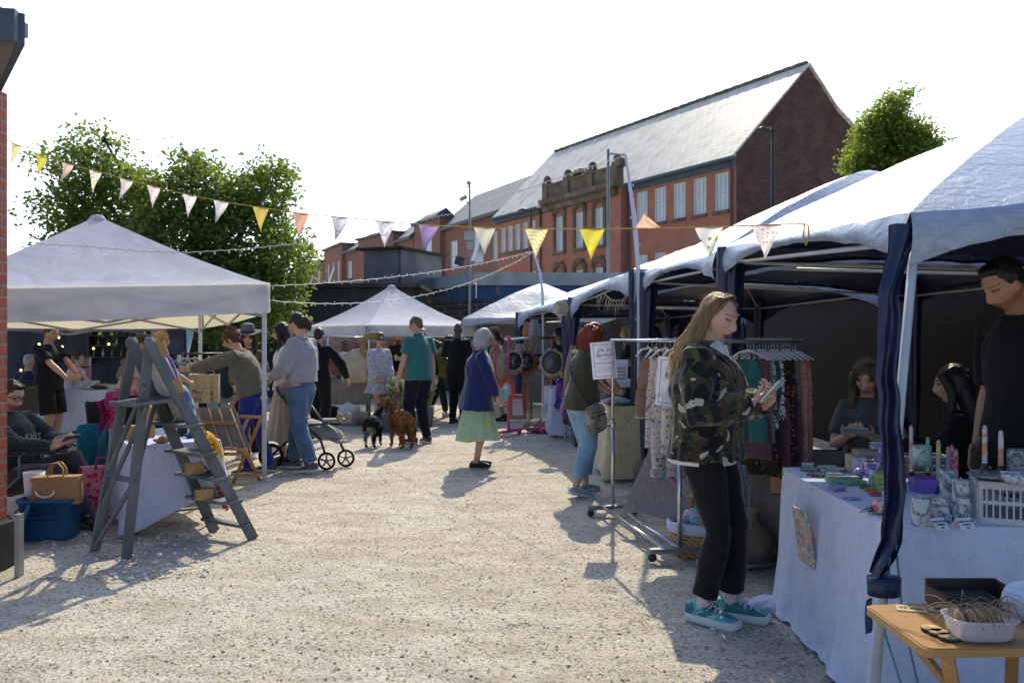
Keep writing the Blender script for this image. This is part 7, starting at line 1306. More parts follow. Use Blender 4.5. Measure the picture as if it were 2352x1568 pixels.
# ------------------------------------------------------------------ grey step ladder display
ld = thing('step_ladder', 'old grey painted wooden step ladder used as a display stand', 'ladder', (-2.4, 5.75, 0))
B1, B2 = V((-2.544, 5.45, 0)), V((-2.85, 5.64, 0)); S1, S2 = V((-1.88, 6.01, 0)), V((-2.25, 6.25, 0)); t1 = P(345, 788, 5.56); t2 = P(303, 788, 5.78)
acr = (S1-S2).normalized()
for a, b, lb in ((S1, t1, None), (S2, t2, None)): m = MB(); m.bar(a, b+(b-a).normalized()*.02, .026, .074, up=acr.cross(b-a)); noise_bend(m, .002, 9); part('side_rail', m, GREYW, ld)
for a, b in ((B1, t1+acr*-.03+V((0, .03, 0))), (B2, t2+V((0, .03, 0)))): m = MB(); m.bar(a, b, .026, .064, up=acr.cross(b-a)); part('back_leg', m, GREYW, ld)
for p in (t1, t2): m = MB(); m.tube([p-acr*.014, p+acr*.014], .043, 14); part('rail_cap', m, GREYW, ld)
bk_ = (B1-S1); bk_.z = 0; fw = V((acr.y, -acr.x, 0)); fw = fw if fw.dot(S1-B1) > 0 else -fw
TR = []
for f, wd in ((.075, .06), (.205, .15), (.33, .15), (.455, .15), (.60, .17)):
    a, b = S1.lerp(t1, f), S2.lerp(t2, f); m = MB(); m.bar(a+acr*.03-fw*.02, b-acr*.03-fw*.02, wd, .022); part('tread', m, GREYW, ld); TR.append((a, b))
a, b = S1.lerp(t1, .72), S2.lerp(t2, .72); pa, pb_ = B1.lerp(t1, .705), B2.lerp(t2, .705); m = MB(); m.prism([a+fw*.02, b+fw*.02, pb_-fw*.09, pa-fw*.09], (0, 0, .024)); part('platform', m, GREYW, ld); PLZ = a.z+.024
for p, q in ((B1, B2),): 
    for f0, f1 in ((.03, .42), (.42, .97)): pass
for p, q in ((B2.lerp(t2, .03), B1.lerp(t1, .36)), (B2.lerp(t2, .36), B1.lerp(t1, .36)), (B2.lerp(t2, .40), B1.lerp(t1, .80)), (B1.lerp(t1, .36), S2.lerp(t2, .72)), (B2.lerp(t2, .22), a.lerp(pa, .9))): m = MB(); m.bar(p, q, .022, .045, up=(0.3, -.8, .4)); part('brace', m, GREYW, ld)
PIL = CL('white cushion cotton', (.62, .60, .58), var=.06); 
def cushion(label, c, n, sz, fringe, rot=0):
    r = thing('cushion', label, 'cushion', c); n = V(n).normalized(); x = V((0, 0, 1)).cross(n); x = x.normalized() if x.length > .01 else V((1, 0, 0)); fm = frameM(c, x, n.cross(x)*1.0) @ Matrix.Rotation(rot, 4, 'Z'); m = MB()
    def pl(s): return lambda u, v: V(((u-.5)*sz*(1-.10*(2*v-1)**2), (v-.5)*sz*(1-.10*(2*u-1)**2), s*.075*((1-(2*u-1)**4)*(1-(2*v-1)**4))**.6))
    m.grid(pl(1), 18, 18); m.grid(lambda u, v: pl(-1)(1-u, v), 18, 18); noise_bend(m, .012, 9); m.xf(fm); part('cover', m, PIL, r)
    m = MB()
    for k in range(70):
        e = k/70*4; s = int(e); f = e-s; q = [(f-.5, -.5), (.5, f-.5), (.5-f, .5), (-.5, .5-f)][s]; p = V((q[0]*sz*.97, q[1]*sz*.97, 0)); o = V((q[0], q[1], 0)).normalized()*.035; m.tube([p, p+o*.6+V((0, 0, .012*math.sin(k*3))), p+o+V((.01*math.sin(k), .01*math.cos(k*2), .015*math.sin(k*5)))], [.007, .008, .004], 5)
    m.grid(lambda u, v: pl(1)(u, v)*1.0+V((0, 0, .004)), 14, 14); m.xf(fm); part('fringed_front', m, fringe, r); return r
def tri(name, a, b, c_): return PAT(name, a, [('wy', b, 5, .4, .6), ('noise', c_, 7, .5, .6)], .95, bump=.9, trans=.3)
cushion('topmost white cushion with purple fringe standing on the ladder platform', P(377, 860, 5.85)+V((0, 0, .0)), V((.80, .50, .33)), .36, tri('purple fringe', (.18, .10, .35), (.4, .35, .5), (.1, .05, .2)), .1)
cushion('white cushion with turquoise fringe on the upper ladder tread', P(415, 925, 5.98), V((.82, .45, .33)), .30, tri('turquoise fringe', (.03, .30, .42), (.2, .15, .4), (.45, .55, .6)), 0)
cushion('white cushion with yellow and orange fringe on the middle ladder tread', P(480, 1035, 6.05), V((.82, .45, .33)), .30, tri('sunset fringe', (.7, .45, .03), (.65, .15, .02), (.6, .5, .05)), 0)
cushion('lowest white cushion with red fringe on the ladder', P(497, 1120, 6.15), V((.82, .42, .38)), .27, tri('red fringe', (.5, .06, .06), (.6, .4, .4), (.4, .05, .1)), 0)
for (u, v, y, lb) in ((446, 1075, 5.98, 'upper square wooden block on a ladder tread'), (468, 1133, 5.98, 'lower square wooden block on a ladder tread')): m = MB(); p = P(u, v, y); m.box(p, (.12, .09, .075), RZ(.5)); single('wooden_block', m, WOOD, lb, 'wooden block')
for (u, v, y, lb) in ((374, 800, 5.5, 'brown card price tag near the top of the ladder'), (410, 886, 5.6, 'brown card price tag halfway down the ladder side')): m = MB(); m.box(P(u, v, y), (.05, .012, .10), RY(R(-20))); single('price_tag', m, M('brown card', (.36, .23, .11), .8), lb, 'price tag')
# ------------------------------------------------------------------ left stall under the white canopy
e1, e2 = V((.50, .33, 0)), V((-.62, 1.0, 0)); p0 = V((-2.80, 6.10, 0)); table('stall table under white cloth behind the ladder', p0[:2], e1[:2], e2[:2], .66)
q = [p0+e1+e2, p0+e1, p0, p0+e2]; o1 = e1.normalized()*.03; o2 = e2.normalized()*.03
per = [(q[0]+o1)[:2], (q[1]+o1-o2)[:2], (q[2]-o1-o2)[:2], (q[3]-o1)[:2]]
cloth('white cloth on the ladder stall hanging longest at its left corner', per[::-1], .665, [.55, .64, .36, .40], CLOTH_W, per, .014, 9, .04, seed=3)
hh = .675
def L_(u, v): return T_(u, v, hh)
def pot_(name, label, cat, u, v, mb, mat, yaw=0): p = L_(u, v); mb.xf(Matrix.Rotation(yaw, 4, 'Z')); mb.xf(Matrix.Translation(p)); return single(name, mb, mat, label, cat, loc=p)
m = MB(); m.box((0, 0, .06), (.075, .06, .12)); pot_('candle_box', 'black box standing on the ladder stall', 'box', 418, 1000, m, FRAME_B, .5)
m = MB(); m.box((0, 0, .12), (.05, .08, .24)); pot_('wooden_stand', 'tall pale wooden display post on the ladder stall', 'stand', 348, 1002, m, WOOD, .4)
m = MB(); m.box((0, 0, .05), (.11, .09, .10)); pot_('wooden_box', 'small wooden box on the ladder stall', 'box', 299, 1006, m, WOOD, .5)
m = MB(); m.box((0, 0, .03), (.16, .10, .06)); pot_('gift_box', 'clear lidded gift box on the ladder stall', 'box', 275, 1000, m, M('clear box', (.4, .36, .34), .2, .6, trans=.3), .5)
for i, (u, v, c_, lb) in enumerate(((392, 1012, (.03, .025, .03), 'dark ribbon bundle on the ladder stall'), (372, 1016, (.3, .18, .1), 'brown trinket pile on the ladder stall'), (440, 1004, (.05, .07, .2), 'navy and green fabric pile on the ladder stall'))): m = MB(); m.ball((0, 0, .02), (.06, .045, .025), 12, 8); noise_bend(m, .03, 22); pot_('trinkets', lb, 'trinkets', u, v, m, M(lb, c_, .8, var=.5, vs=30))
cd = thing('notice_card', 'tall pale pink card leaning on the ladder stall', 'card', L_(320, 1005)); m = MB(); p = L_(316, 1000)+V((0, .15, .22)); m.box(p, (.10, .006, .42), RX(R(-8))); part('card', m, M('pale pink card', (.58, .42, .36), .7), cd)
m = MB(); m.grid(lambda u, v: P(330+26*u+6*math.sin(v*8), 960+40*v, 6.9)+V((0, .03*math.sin(u*9), 0)), 8, 8); single('scarf', m, PAT('patterned scarf', (.4, .06, .12), [('noise', (.05, .04, .03), 16, .5, .55), ('fine', (.5, .35, .1), 30, .55, .6)], .8), 'red patterned scarf hanging behind the ladder platform', 'scarf')
m = MB(); c = V((-2.60, 6.62, .30)); m.box(c, (.30, .16, .34), RZ(.58)); noise_bend(m, .012, 6); single('canvas_bag', m, CL('pale grey canvas bag', (.50, .48, .48)), 'pale grey canvas bag standing under the ladder stall table', 'bag')
# translucent blue box with lid, kraft bag and white tub
tbx = thing('storage_box', 'translucent blue plastic storage box in front of the seated man', 'storage box', (-3.40, 6.1, 0), R(6)); BLP = M('translucent blue plastic', (.035, .17, .36), .35, .45, var=.15, vs=3, bump=.03, trans=.3, tcol=(.06, .3, .55)); m = MB()
def bx_(w_, d_, z, n=24): return [V((w_*math.copysign(abs(math.cos(q))**.35, math.cos(q)), d_*math.copysign(abs(math.sin(q))**.35, math.sin(q)), z)) for q in (2*math.pi*(j+.5)/n for j in range(n))]
m.rings([bx_(.165, .125, .0), bx_(.17, .13, .01), bx_(.19, .145, .27), bx_(.205, .16, .27), bx_(.205, .16, .295), bx_(.185, .142, .295), bx_(.165, .125, .03)]); part('body', m, BLP, tbx, local=True); part('lettering', text_mb('TESCO', .085, frameM((0, -.1455, .205), (1, 0, 0), (0, -.055, 1))), M('dark blue print', (.03, .035, .12), .5), tbx, local=True)
m = MB(); m.box((0, -.139, .15), (.26, .004, .008), RX(R(3))); part('print_line', m, M('dark blue print', (.03, .035, .12), .5), tbx, local=True)
m = MB(); m.box((-3.52, 5.93, .13), (.02, .34, .30), RZ(.5) @ RY(R(18))); single('box_lid', m, BLP, 'blue plastic lid leaning between the brick pier and the storage box', 'lid')
kb = thing('paper_bag', 'brown kraft carrier bag with looped handles lying in the blue storage box', 'paper bag', (-3.33, 6.05, .28), R(8)); KR = M('kraft paper', (.3, .19, .1)); m = MB(); m.box((0, 0, .07), (.33, .10, .20), None, 0, .92); m.box((0, 0, .155), (.325, .104, .035)); noise_bend(m, .012, 7); part('body', m, M('brown kraft bag', (.36, .22, .11), .8, bump=.3, bs=20), kb, local=True); m = MB()
for y in (-.03, .03): m.tube([(-.055, y, .15), (-.05, y, .23), (-.02, y, .27), (.02, y, .27), (.05, y, .23), (.055, y, .15)], .014, 6, flat=.35, side=(0, 1, 0))
part('handle', m, M('orange brown paper', (.42, .20, .05), .7), kb, local=True); m = MB(); m.tube([(-.06+.09*math.cos(q)*.7, -.058, .075-.045*math.sin(q)) for q in (math.pi*j/10 for j in range(11))], .009, 6); part('paper_loop', m, CARD, kb, local=True)
m = MB(); m.lathe([(.06, 0), (.075, .2), (.07, .2), (.055, .02)], 18, (-3.55, 6.14, .27)); single('white_tub', m, CARD, 'white tub beside the kraft bag in the blue storage box', 'tub')
sb = thing('shopping_bag', 'red shopping bag with pink dotted print standing by the table', 'bag', (-3.28, 6.62, 0), .55); m = MB(); m.box((0, 0, .22), (.36, .20, .44), None, 0, .94); noise_bend(m, .02, 5); part('body', m, PAT('pink dot print', (.60, .25, .33), [('dots', (.35, .16, .05), 18, .68, .73), ('dots', (.55, .02, .06), 18, .60, .64)], .6), sb, local=True); m = MB()
for x in (-.18, .18): m.bar((x, -.105, 0), (x*.94, -.1, .44), .016, .016)
m.tube([(-.06, -.1, .43), (-.05, -.1, .52), (.05, -.1, .52), (.06, -.1, .43)], .01, 6); part('trim', m, M('red webbing', (.5, .02, .04), .6), sb, local=True)
# camp chairs
def camp_chair(label, p, yaw, col, frame=PLG):
    r = thing('camping_chair', label, 'chair', p, yaw); m = MB(); m.grid(lambda u, v: V(((u-.5)*.52, (v-.5)*.46, .40-.05*math.sin(math.pi*u)*math.sin(math.pi*v))), 10, 8); part('seat', m, col, r, local=True); m = MB(); m.grid(lambda u, v: V(((u-.5)*.54, -.22-.16*v+.05*(1-(2*u-1)**2)*-1, .38+.50*v-.02*math.cos(u*6.28)*v)), 10, 8); part('backrest', m, col, r, local=True)
    for x in (-.27, .27):
        for (a, b) in (((x, .24, 0), (x, -.24, .40)), ((x, -.26, 0), (x, .22, .40)), ((x, -.23, .38), (x, -.40, .90)), ((x, .22, .38), (x, .22, .58))): m = MB(); m.tube([a, b], .010, 7); part('frame_tube', m, frame, r, local=True)
        m = MB(); m.tube([(x, .25, .58), (x, -.29, .60)], [(.035, .012)]*2, 8, side=(1, 0, 0)); part('armrest', m, col, r, local=True)
    return r
camp_chair('dark camping chair the man in bottle green is sitting in', (-3.95, 6.62, 0), R(-98), CL('dark purple canvas', (.03, .02, .045)))
camp_chair('empty black camping chair between the seated man and the ladder', (-3.82, 7.75, 0), R(170), CL('black canvas', (.012, .012, .014)))
jk = MB(); jk.grid(lambda u, v: V((-3.70+.26*(u-.5), 7.36-.08*math.sin(v*3)-.02*math.sin(u*9), .70-.36*v+.02*math.sin(u*7))), 16, 12); jk.grid(lambda u, v: V((-3.66+.20*(u-.5)+.05*math.sin(v*5), 7.32-.03*math.sin(u*11), .60-.28*v)), 14, 10); noise_bend(jk, .05, 6); single('jacket', jk, CL('teal fabric', (.02, .20, .27), var=.3), 'teal jacket thrown over the black camping chair', 'jacket')
m = MB(); m.grid(lambda u, v: V((-3.56+.30*(u-.5)*(.6+.6*v), 7.28+.05*math.sin(u*8)+.1*v, .98-.72*v-.06*abs(2*u-1))), 16, 18); noise_bend(m, .06, 6); single('pink_shawl', m, PAT('magenta sprigged cotton', (.42, .03, .14), [('dots', (.6, .25, .35), 40, .74, .8)], .85), 'magenta patterned shawl draped over a chair beside the ladder', 'shawl')
m = MB(); m.ball((-3.30, 6.9, .08), (.22, .16, .09), 16, 10); noise_bend(m, .05, 8); single('dark_rucksack', m, BLKC, 'dark rucksack lying under the camping chair', 'bag')
# folding print rack
pr = thing('print_browser', 'folding wooden print rack holding a mounted board', 'rack', (-2.85, 8.2, 0)); W1, W2 = P(448, 960, 8.3), P(558, 955, 8.0)
a0, a1, b0, b1 = P(456, 935, 8.2), P(538, 935, 8.15), P(480, 1022, 7.9), P(575, 1028, 7.8); m = MB(); n_ = (a1-a0).cross(b0-a0).normalized()*.012; m.prism([a0, a1, b1, b0], n_); part('board', m, M('grey brown board', (.25, .20, .16), .8), pr)
off = V((-.01, -.03, -.01))
for f in (.06, .34, .62, .94): m = MB(); m.bar(a0.lerp(a1, f)+off, b0.lerp(b1, f)+off, .018, .018); part('slat', m, WOODG, pr)
for p, q in ((a0.lerp(b0, .35), a1.lerp(b1, .35)), (b0, b1)): m = MB(); m.bar(p+off*1.5, q+off*1.5, .022, .026); part('crossbar', m, WOODG, pr)
for p, q in ((P(602, 955, 8.2), G(535, 1110)), (P(540, 985, 8.0), G(598, 1105)), (P(570, 960, 8.5), P(548, 1010, 8.3)), (P(500, 985, 8.5), G(468, 1093)), (P(455, 990, 8.4), G(505, 1085))): m = MB(); m.bar(p, q, .032, .022, up=(0, 1, .2)); part('leg', m, WOODG, pr)
for p, q in ((P(535, 957, 8.2), P(604, 957, 8.2)), (P(470, 1042, 8.2), P(566, 1042, 8.0)), (P(540, 1090, 8.15), P(598, 1092, 8.1))): m = MB(); m.bar(p, q, .025, .03); part('stretcher', m, WOODG, pr)
# clothes rail with tote bags at the back of the canopy
rail('dark clothes rail of shirts and tote bags behind the canopy leg', P(405, 830, 10.6)[:2], P(505, 830, 10.9)[:2], 1.27, IRON, .4, IRON)
for i, (u, y, mt, w_, L, lb) in enumerate(((418, 10.6, CL('teal shirt', (.10, .26, .27)), .22, .5, 'teal shirt at the left of the dark rail'), (432, 10.7, CL('pale lavender shirt', (.52, .5, .62)), .24, .6, 'pale lavender shirt second on the dark rail'), (447, 10.75, BLKC, .3, .62, 'black shirt in the middle of the dark rail'))): garment(lb, P(u, 826, y), .3+.2*i, 1.27, mt, L, w_, 'shirt')
for (u, v, y, tx, lb) in ((458, 893, 10.45, ('Mor', 'bu'), 'cream tote bag with black lettering left of the canopy leg'), (481, 893, 10.5, ('ning', 'ns o'), 'cream tote bag with black lettering right of the canopy leg')):
    r = thing('tote_bag', lb, 'bag', P(u, v, y)); c = P(u, v, y); m = MB(); m.box(c, (.26, .05, .36)); noise_bend(m, .02, 6, 2); part('body', m, CL('cream tote canvas', (.58, .48, .33)), r); m = MB(); m.tube([c+V((-.07, -.03, .17)), c+V((-.05, -.03, .34)), c+V((0, -.03, .42)), c+V((.05, -.03, .34)), c+V((.07, -.03, .17))], .012, 6, flat=.4); part('handle', m, CL('cream tote canvas', (.58, .48, .33)), r)
    for i, l in enumerate(tx): part('lettering', text_mb(l, .085, frameM(c+V((0, -.052, -.04-.08*i)), (1, 0, 0), (0, 0, 1))), INK, r)
fl_ = thing('feather_flag', 'navy and pale blue feather banner behind the canopy leg', 'banner', (-4.7, 11.6, 0)); m = MB(); m.tube([V((-4.62, 11.6, 0)), V((-4.62, 11.6, 1.9))], .012, 6); part('pole', m, IRON, fl_); m = MB(); m.grid(lambda u, v: V((-4.62+lerp(-.22, .04+.2*v, u), 11.6+.03*math.sin(v*5), lerp(1.25, 1.75, v))), 6, 10); part('flag', m, NAVYS, fl_); m = MB(); m.grid(lambda u, v: V((-4.55+lerp(-.02*v, .12*v, u)+.0, 11.58, lerp(1.15, 1.68, v))), 4, 10); part('flag_stripe', m, M('pale blue banner cloth', (.33, .52, .58), .7, trans=.2), fl_)
# food stall under the lilac canopy
table('food stall table under the lilac canopy', (-6.3, 10.9), (1.9, .2), (-.1, .7), .78, M('mint board', (.42, .58, .5), .6)); m = MB(); m.grid(lambda u, v: V((lerp(-6.32, -4.38, u), lerp(10.88, 11.08, u)-.02-.02*math.sin(u*30)*v, .775-.7*v)), 40, 6); single('tablecloth', m, CLOTH_W, 'white cloth front of the food stall', 'tablecloth')
fd_ = random.Random(5)
for i, (u, v, c_, sz, lb) in enumerate(((205, 893, (.5, .5, .5), (.2, .15, .1), 'silver tray at the left of the food stall'), (232, 890, (.06, .03, .02), (.35, .2, .05), 'dark tray of brownies on the food stall'), (226, 880, (.55, .2, .05), (.2, .1, .06), 'orange cake on the food stall'), (205, 872, (.55, .3, .2), (.12, .1, .12), 'pink cake box on the food stall'), (252, 878, (.5, .42, .36), (.22, .12, .05), 'pile of wrapped cakes at the right of the food stall'), (190, 885, (.3, .05, .06), (.05, .05, .18), 'dark red bottle on the food stall'))):
    m = MB(); m.box((0, 0, sz[2]/2), sz) if i % 2 == 0 else m.ball((0, 0, sz[2]*.4), (sz[0]/2, sz[1]/2, sz[2]*.6), 12, 8); noise_bend(m, .02, 15); p = T_(u, 893, .79); p = P(u, v, 11.2); p.z = .79; m.xf(Matrix.Translation(p)); single('cake' if 'cake' in lb else 'tray' if 'tray' in lb else 'bottle', m, M(lb, c_, .6, var=.4, vs=18), lb, 'food' if 'bottle' not in lb else 'bottle')
ck = thing('sweet_rack', 'rack of bagged sweets pegged up above the food stall', 'rack', P(185, 850, 11.6)); 
for i in range(2):
    for j in range(4): c = P(170+11*j, 832+24*i, 11.6); m = MB(); m.box(c, (.06, .03, .11)); noise_bend(m, .012, 14, i+j); part('sweet_bag', m, M(('pink sweets', 'white sweets', 'lemon sweets', 'lilac sweets')[(i+j) % 4], ((.6, .25, .3), (.65, .62, .66), (.6, .55, .2), (.5, .42, .6))[(i+j) % 4], .4, .5, var=.4, vs=40), ck)
m = MB(); m.bar(P(165, 821, 11.62), P(208, 821, 11.62), .02, .02); m.bar(P(165, 846, 11.62), P(208, 846, 11.62), .02, .02); part('bar', m, WOOD, ck)
m = MB(); m.bar(P(166, 818, 11.64), V((P(166, 818, 11.64).x, 11.64, .78)), .02, .02); m.bar(P(207, 818, 11.64), V((P(207, 818, 11.64).x, 11.64, .78)), .02, .02); part('post', m, WOOD, ck)
chair_simple('dark slatted chair behind the seated man', (-5.6, 9.4, 0), R(20), M('dark stained wood', (.05, .035, .025), .6)); pt = thing('picnic_table', 'brown slatted picnic table beyond the seated man', 'table', (-7.0, 11.6, 0)); m = MB(); [m.box((-7.0, 11.35+.13*i, .72), (1.7, .11, .035)) for i in range(5)]; part('tabletop', m, M('weathered brown timber', (.22, .15, .09), .8, var=.3), pt)
for x in (-7.6, -6.4): m = MB(); m.bar((x, 11.2, 0), (x+.02, 11.55, .7), .08, .04); m.bar((x, 12.0, 0), (x+.02, 11.65, .7), .08, .04); part('leg', m, M('weathered brown timber', (.22, .15, .09)), pt)
fp = thing('flower_pot', 'yellow flowers in a blue pot on a dark plinth by the bar', 'flower pot', P(134, 838, 14.5)); m = MB(); m.lathe([(.06, -.09), (.075, .05)], 14, P(134, 836, 14.5)); part('pot', m, M('blue glaze', (.05, .08, .3), .3, .5), fp); m = MB()
for i in range(20): m.ball(P(134, 826, 14.5)+V((fd_.uniform(-.08, .08), fd_.uniform(-.05, .05), fd_.uniform(-.03, .07))), .022, 6, 4)
part('flowers', m, M('yellow petals', (.55, .42, .03), .6), fp); m = MB(); m.box((P(134, 838, 14.5).x, 14.5, .42), (.5, .4, .84)); single('plinth', m, BLK, 'dark plinth carrying the pot of yellow flowers', 'plinth')
# ------------------------------------------------------------------ pushchair
ps = thing('pushchair', 'black and grey pushchair half hidden behind the woman with the ponytail', 'pushchair', (-2.15, 9.45, 0)); TY = M('black rubber', (.014, .014, .015), .7, .2); GRYF = CL('grey marl fabric', (.28, .27, .27))
for c, rad in ((V((-2.78, 9.25, .165)), .165), (V((-2.05, 9.15, .115)), .115), (V((-2.55, 9.75, .165)), .165), (V((-1.86, 9.42, .115)), .115)):
    m = MB(); m.tube([c+V((rad*.86*math.cos(q), 0, rad*.86*math.sin(q))) for q in (2*math.pi*j/28 for j in range(29))], rad*.14, 8); o = part('wheel', m, TY, ps); m = MB(); m.lathe([(rad*.22, -.02), (rad*.22, .02)], 12, c, RX(R(90))); [m.bar(c, c+V((rad*.8*math.cos(q), 0, rad*.8*math.sin(q))), .02, .025, up=(0, 1, 0)) for q in (2*math.pi*j/5+.3 for j in range(5))]; part('rim', m, M('grey alloy', (.22, .22, .23), .4, .5, .5), o)
m = MB()
for dy in (0, .42): m.tube([V((-2.78+dy*.5, 9.28+dy, .17)), V((-2.35+dy*.4, 9.3+dy*.9, .55)), V((-2.05+dy*.4, 9.3+dy*.7, .58))], .016, 8); m.tube([V((-2.08+dy*.45, 9.2+dy*.6, .2)), V((-2.15+dy*.4, 9.25+dy*.6, .38)), V((-2.42+dy*.4, 9.3+dy*.8, .62)), V((-2.72+dy*.4, 9.32+dy, 1.0))], .016, 8)
m.tube([V((-2.72, 9.32, 1.0)), V((-2.78, 9.5, 1.03)), V((-2.52, 9.74, 1.0))], .018, 8); part('frame', m, IRON, ps)
m = MB(); m.tube([V((-2.35, 9.5, .52)), V((-2.15, 9.5, .44)), V((-1.98, 9.48, .40))], [(.20, .10), (.2, .11), (.17, .06)], 14, side=(.2, 1, 0), round_=True); m.tube([V((-2.4, 9.5, .5)), V((-2.55, 9.52, .95))], [(.2, .06), (.19, .05)], 14, side=(.2, 1, 0), round_=True); part('seat', m, GRYF, ps); m = MB(); m.tube([V((-2.05, 9.42, .38)), V((-1.92, 9.40, .33)), V((-1.86, 9.4, .34))], [(.15, .018)]*3, 10, side=(.2, 1, 0)); m.box((-1.98, 9.45, .60), (.36, .2, .05), RZ(.2)); part('footrest', m, GRYF, ps)
m = MB(); m.ball((-1.83, 9.42, .655), (.045, .04, .055), 10, 8); m.ball((-1.93, 9.36, .65), (.045, .04, .055), 10, 8); part('shoe_soles', m, M('sand suede', (.4, .3, .15), .8), ps); m = MB(); m.ball((-2.55, 9.5, .98), (.22, .2, .15), 16, 10); part('hood', m, CL('striped grey fabric', (.22, .22, .24)), ps); ps.scale = (.88,)*3
# ------------------------------------------------------------------ back stalls between the tents
table('folding stall table of socks and scarves under the small white canopy', (-3.55, 14.2), (1.15, .1), (0, .7), .78, M('grey top', (.25, .25, .27), .6), IRON); m = MB(); m.grid(lambda u, v: V((lerp(-3.52, -2.42, u), 14.17+.02*math.sin(u*20)*v, .76-.42*v)), 24, 4); single('tablecloth', m, CLOTH_B, 'beige cloth on the front of the sock table', 'tablecloth')
for i in range(10): p = V((-3.45+.11*i, 14.3+.1*(i % 3), .80)); m = MB(); m.box(p, (.1, .16, .05), RZ(.2*i)); noise_bend(m, .02, 10, i); cn = ('white', 'navy', 'pink', 'grey', 'charcoal')[i % 5]; single('folded_cloth', m, CL(cn+' knit', ((.6, .6, .6), (.03, .03, .08), (.5, .25, .3), (.25, .25, .26), (.04, .04, .04))[i % 5]), 'folded '+cn+' knitwear on the sock table', 'cloth', cn+' folds on the sock table')
rl = thing('garment_rail', 'thin metal rail holding a cream jumper under the small white canopy', 'clothes rail', P(820, 790, 14.0)); m = MB(); m.tube([P(750, 772, 14.1), P(846, 775, 14.0)], .012, 7); m.tube([P(752, 772, 14.1), V((P(752, 772, 14.1).x, 14.1, 0))], .014, 7); m.tube([P(846, 775, 14), V((P(846, 775, 14).x, 14, 0))], .014, 7); part('bar', m, CHR, rl)
m = MB(); c = P(820, 838, 13.95); m.tube([c+V((0, 0, -.30)), c+V((0, 0, -.1)), c+V((0, 0, .18)), c+V((0, 0, .27))], [(.19, .05), (.18, .06), (.2, .05), (.06, .04)], 16, side=(1, 0, 0)); [m.tube([c+V((q*.18, 0, .2)), c+V((q*.24, 0, -.05)), c+V((q*.22, -.02, -.3))], [.06, .05, .035], 9) for q in (-1, 1)]; noise_bend(m, .02, 7); single('jumper', m, CL('cream wool', (.58, .46, .33), bump=.6), 'cream jumper hanging from the rail under the small white canopy', 'jumper')
wt = thing('wreath', 'straw coloured dried grass wreath on the small canopy leg', 'wreath', P(856, 795, 13.9)); c = P(856, 795, 13.9); m = MB(); m.tube([c+V((.17*math.cos(q), 0, .19*math.sin(q))) for q in (2*math.pi*j/24 for j in range(25))], .055, 9)
for i in range(240): q = fd_.uniform(0, 6.28); p = c+V((.17*math.cos(q), fd_.uniform(-.04, .04), .19*math.sin(q))); d = V((math.cos(q)*fd_.uniform(-.6, 1)-math.sin(q), fd_.uniform(-.6, .2), math.sin(q)*fd_.uniform(-.6, 1)+math.cos(q))).normalized(); m.tube([p, p+d*fd_.uniform(.05, .11)], [.006, .001], 4)
part('ring', m, M('dried grass', (.42, .28, .11), .9, var=.4, vs=20, trans=.2), wt)
def bucket(label, u, y, n, seed):
    r_ = random.Random(seed); x = (u-CX)/F*y; b = thing('flower_bucket', label, 'flowers', (x, y, 0)); m = MB(); m.lathe([(.13, 0), (.17, .34), (.16, .34), (.12, .02)], 18, (x, y, 0)); part('bucket', m, GALV, b); m = MB(); k = MB()
    for i in range(n):
        p = V((x+r_.uniform(-.12, .12), y+r_.uniform(-.1, .1), .3)); d = V((r_.uniform(-.28, .28), r_.uniform(-.2, .2), 1)); e = p+d*r_.uniform(.28, .5); m.tube([p, e], [.008, .005], 5); m.ball(e, (.035, .035, .06), 7, 5)
        for j in range(3): f = p.lerp(e, .4+.2*j); dd = V((r_.gauss(0, 1), r_.gauss(0, 1), .8)).normalized(); k.tube([f, f+dd*.1, f+dd*.19+V((0, 0, -.02))], [(.004, .002), (.025, .003), (.003, .002)], 5, side=(r_.uniform(-1, 1), 1, 0))
    part('blooms', m, M('cream gladioli', (.62, .66, .42), .7, var=.3, vs=20, trans=.3), b); part('leaves', k, M('fresh flower leaves', (.22, .36, .09), .6, var=.3, trans=.4), b); return b
bucket('bucket of tall cream and green flowers left of the man in teal', 897, 14.0, 24, 1); bucket('bucket of white flowers right behind the man in teal', 908, 13.5, 22, 2); bucket('low bucket of pale flowers by the woman in mustard', 975, 13.9, 18, 3)
m = MB(); m.box((P(915, 930, 13).x, 13.1, .17), (.55, .3, .34)); single('grey_crate', m, M('dark grey board', (.14, .15, .16), .7), 'dark grey crate in front of the flower buckets', 'crate')
m = MB(); m.prism([G(815, 972), G(840, 972), P(846, 945, 13.6), P(826, 945, 13.6)], (0, .02, 0)); single('a_board', m, CARD, 'small white board propped by the small canopy leg', 'sign board'); m = MB(); m.ball((-3.1, 14.2, .15), (.22, .2, .16), 14, 10); noise_bend(m, .05, 7); single('black_bag', m, BLKC, 'black bag on the ground under the sock table', 'bag'); m = MB(); m.ball((-2.75, 14.0, .2), (.18, .15, .18), 12, 8); noise_bend(m, .08, 9); single('wool_heap', m, CL('white wool', (.65, .62, .56)), 'white woolly heap under the sock table', 'wool')
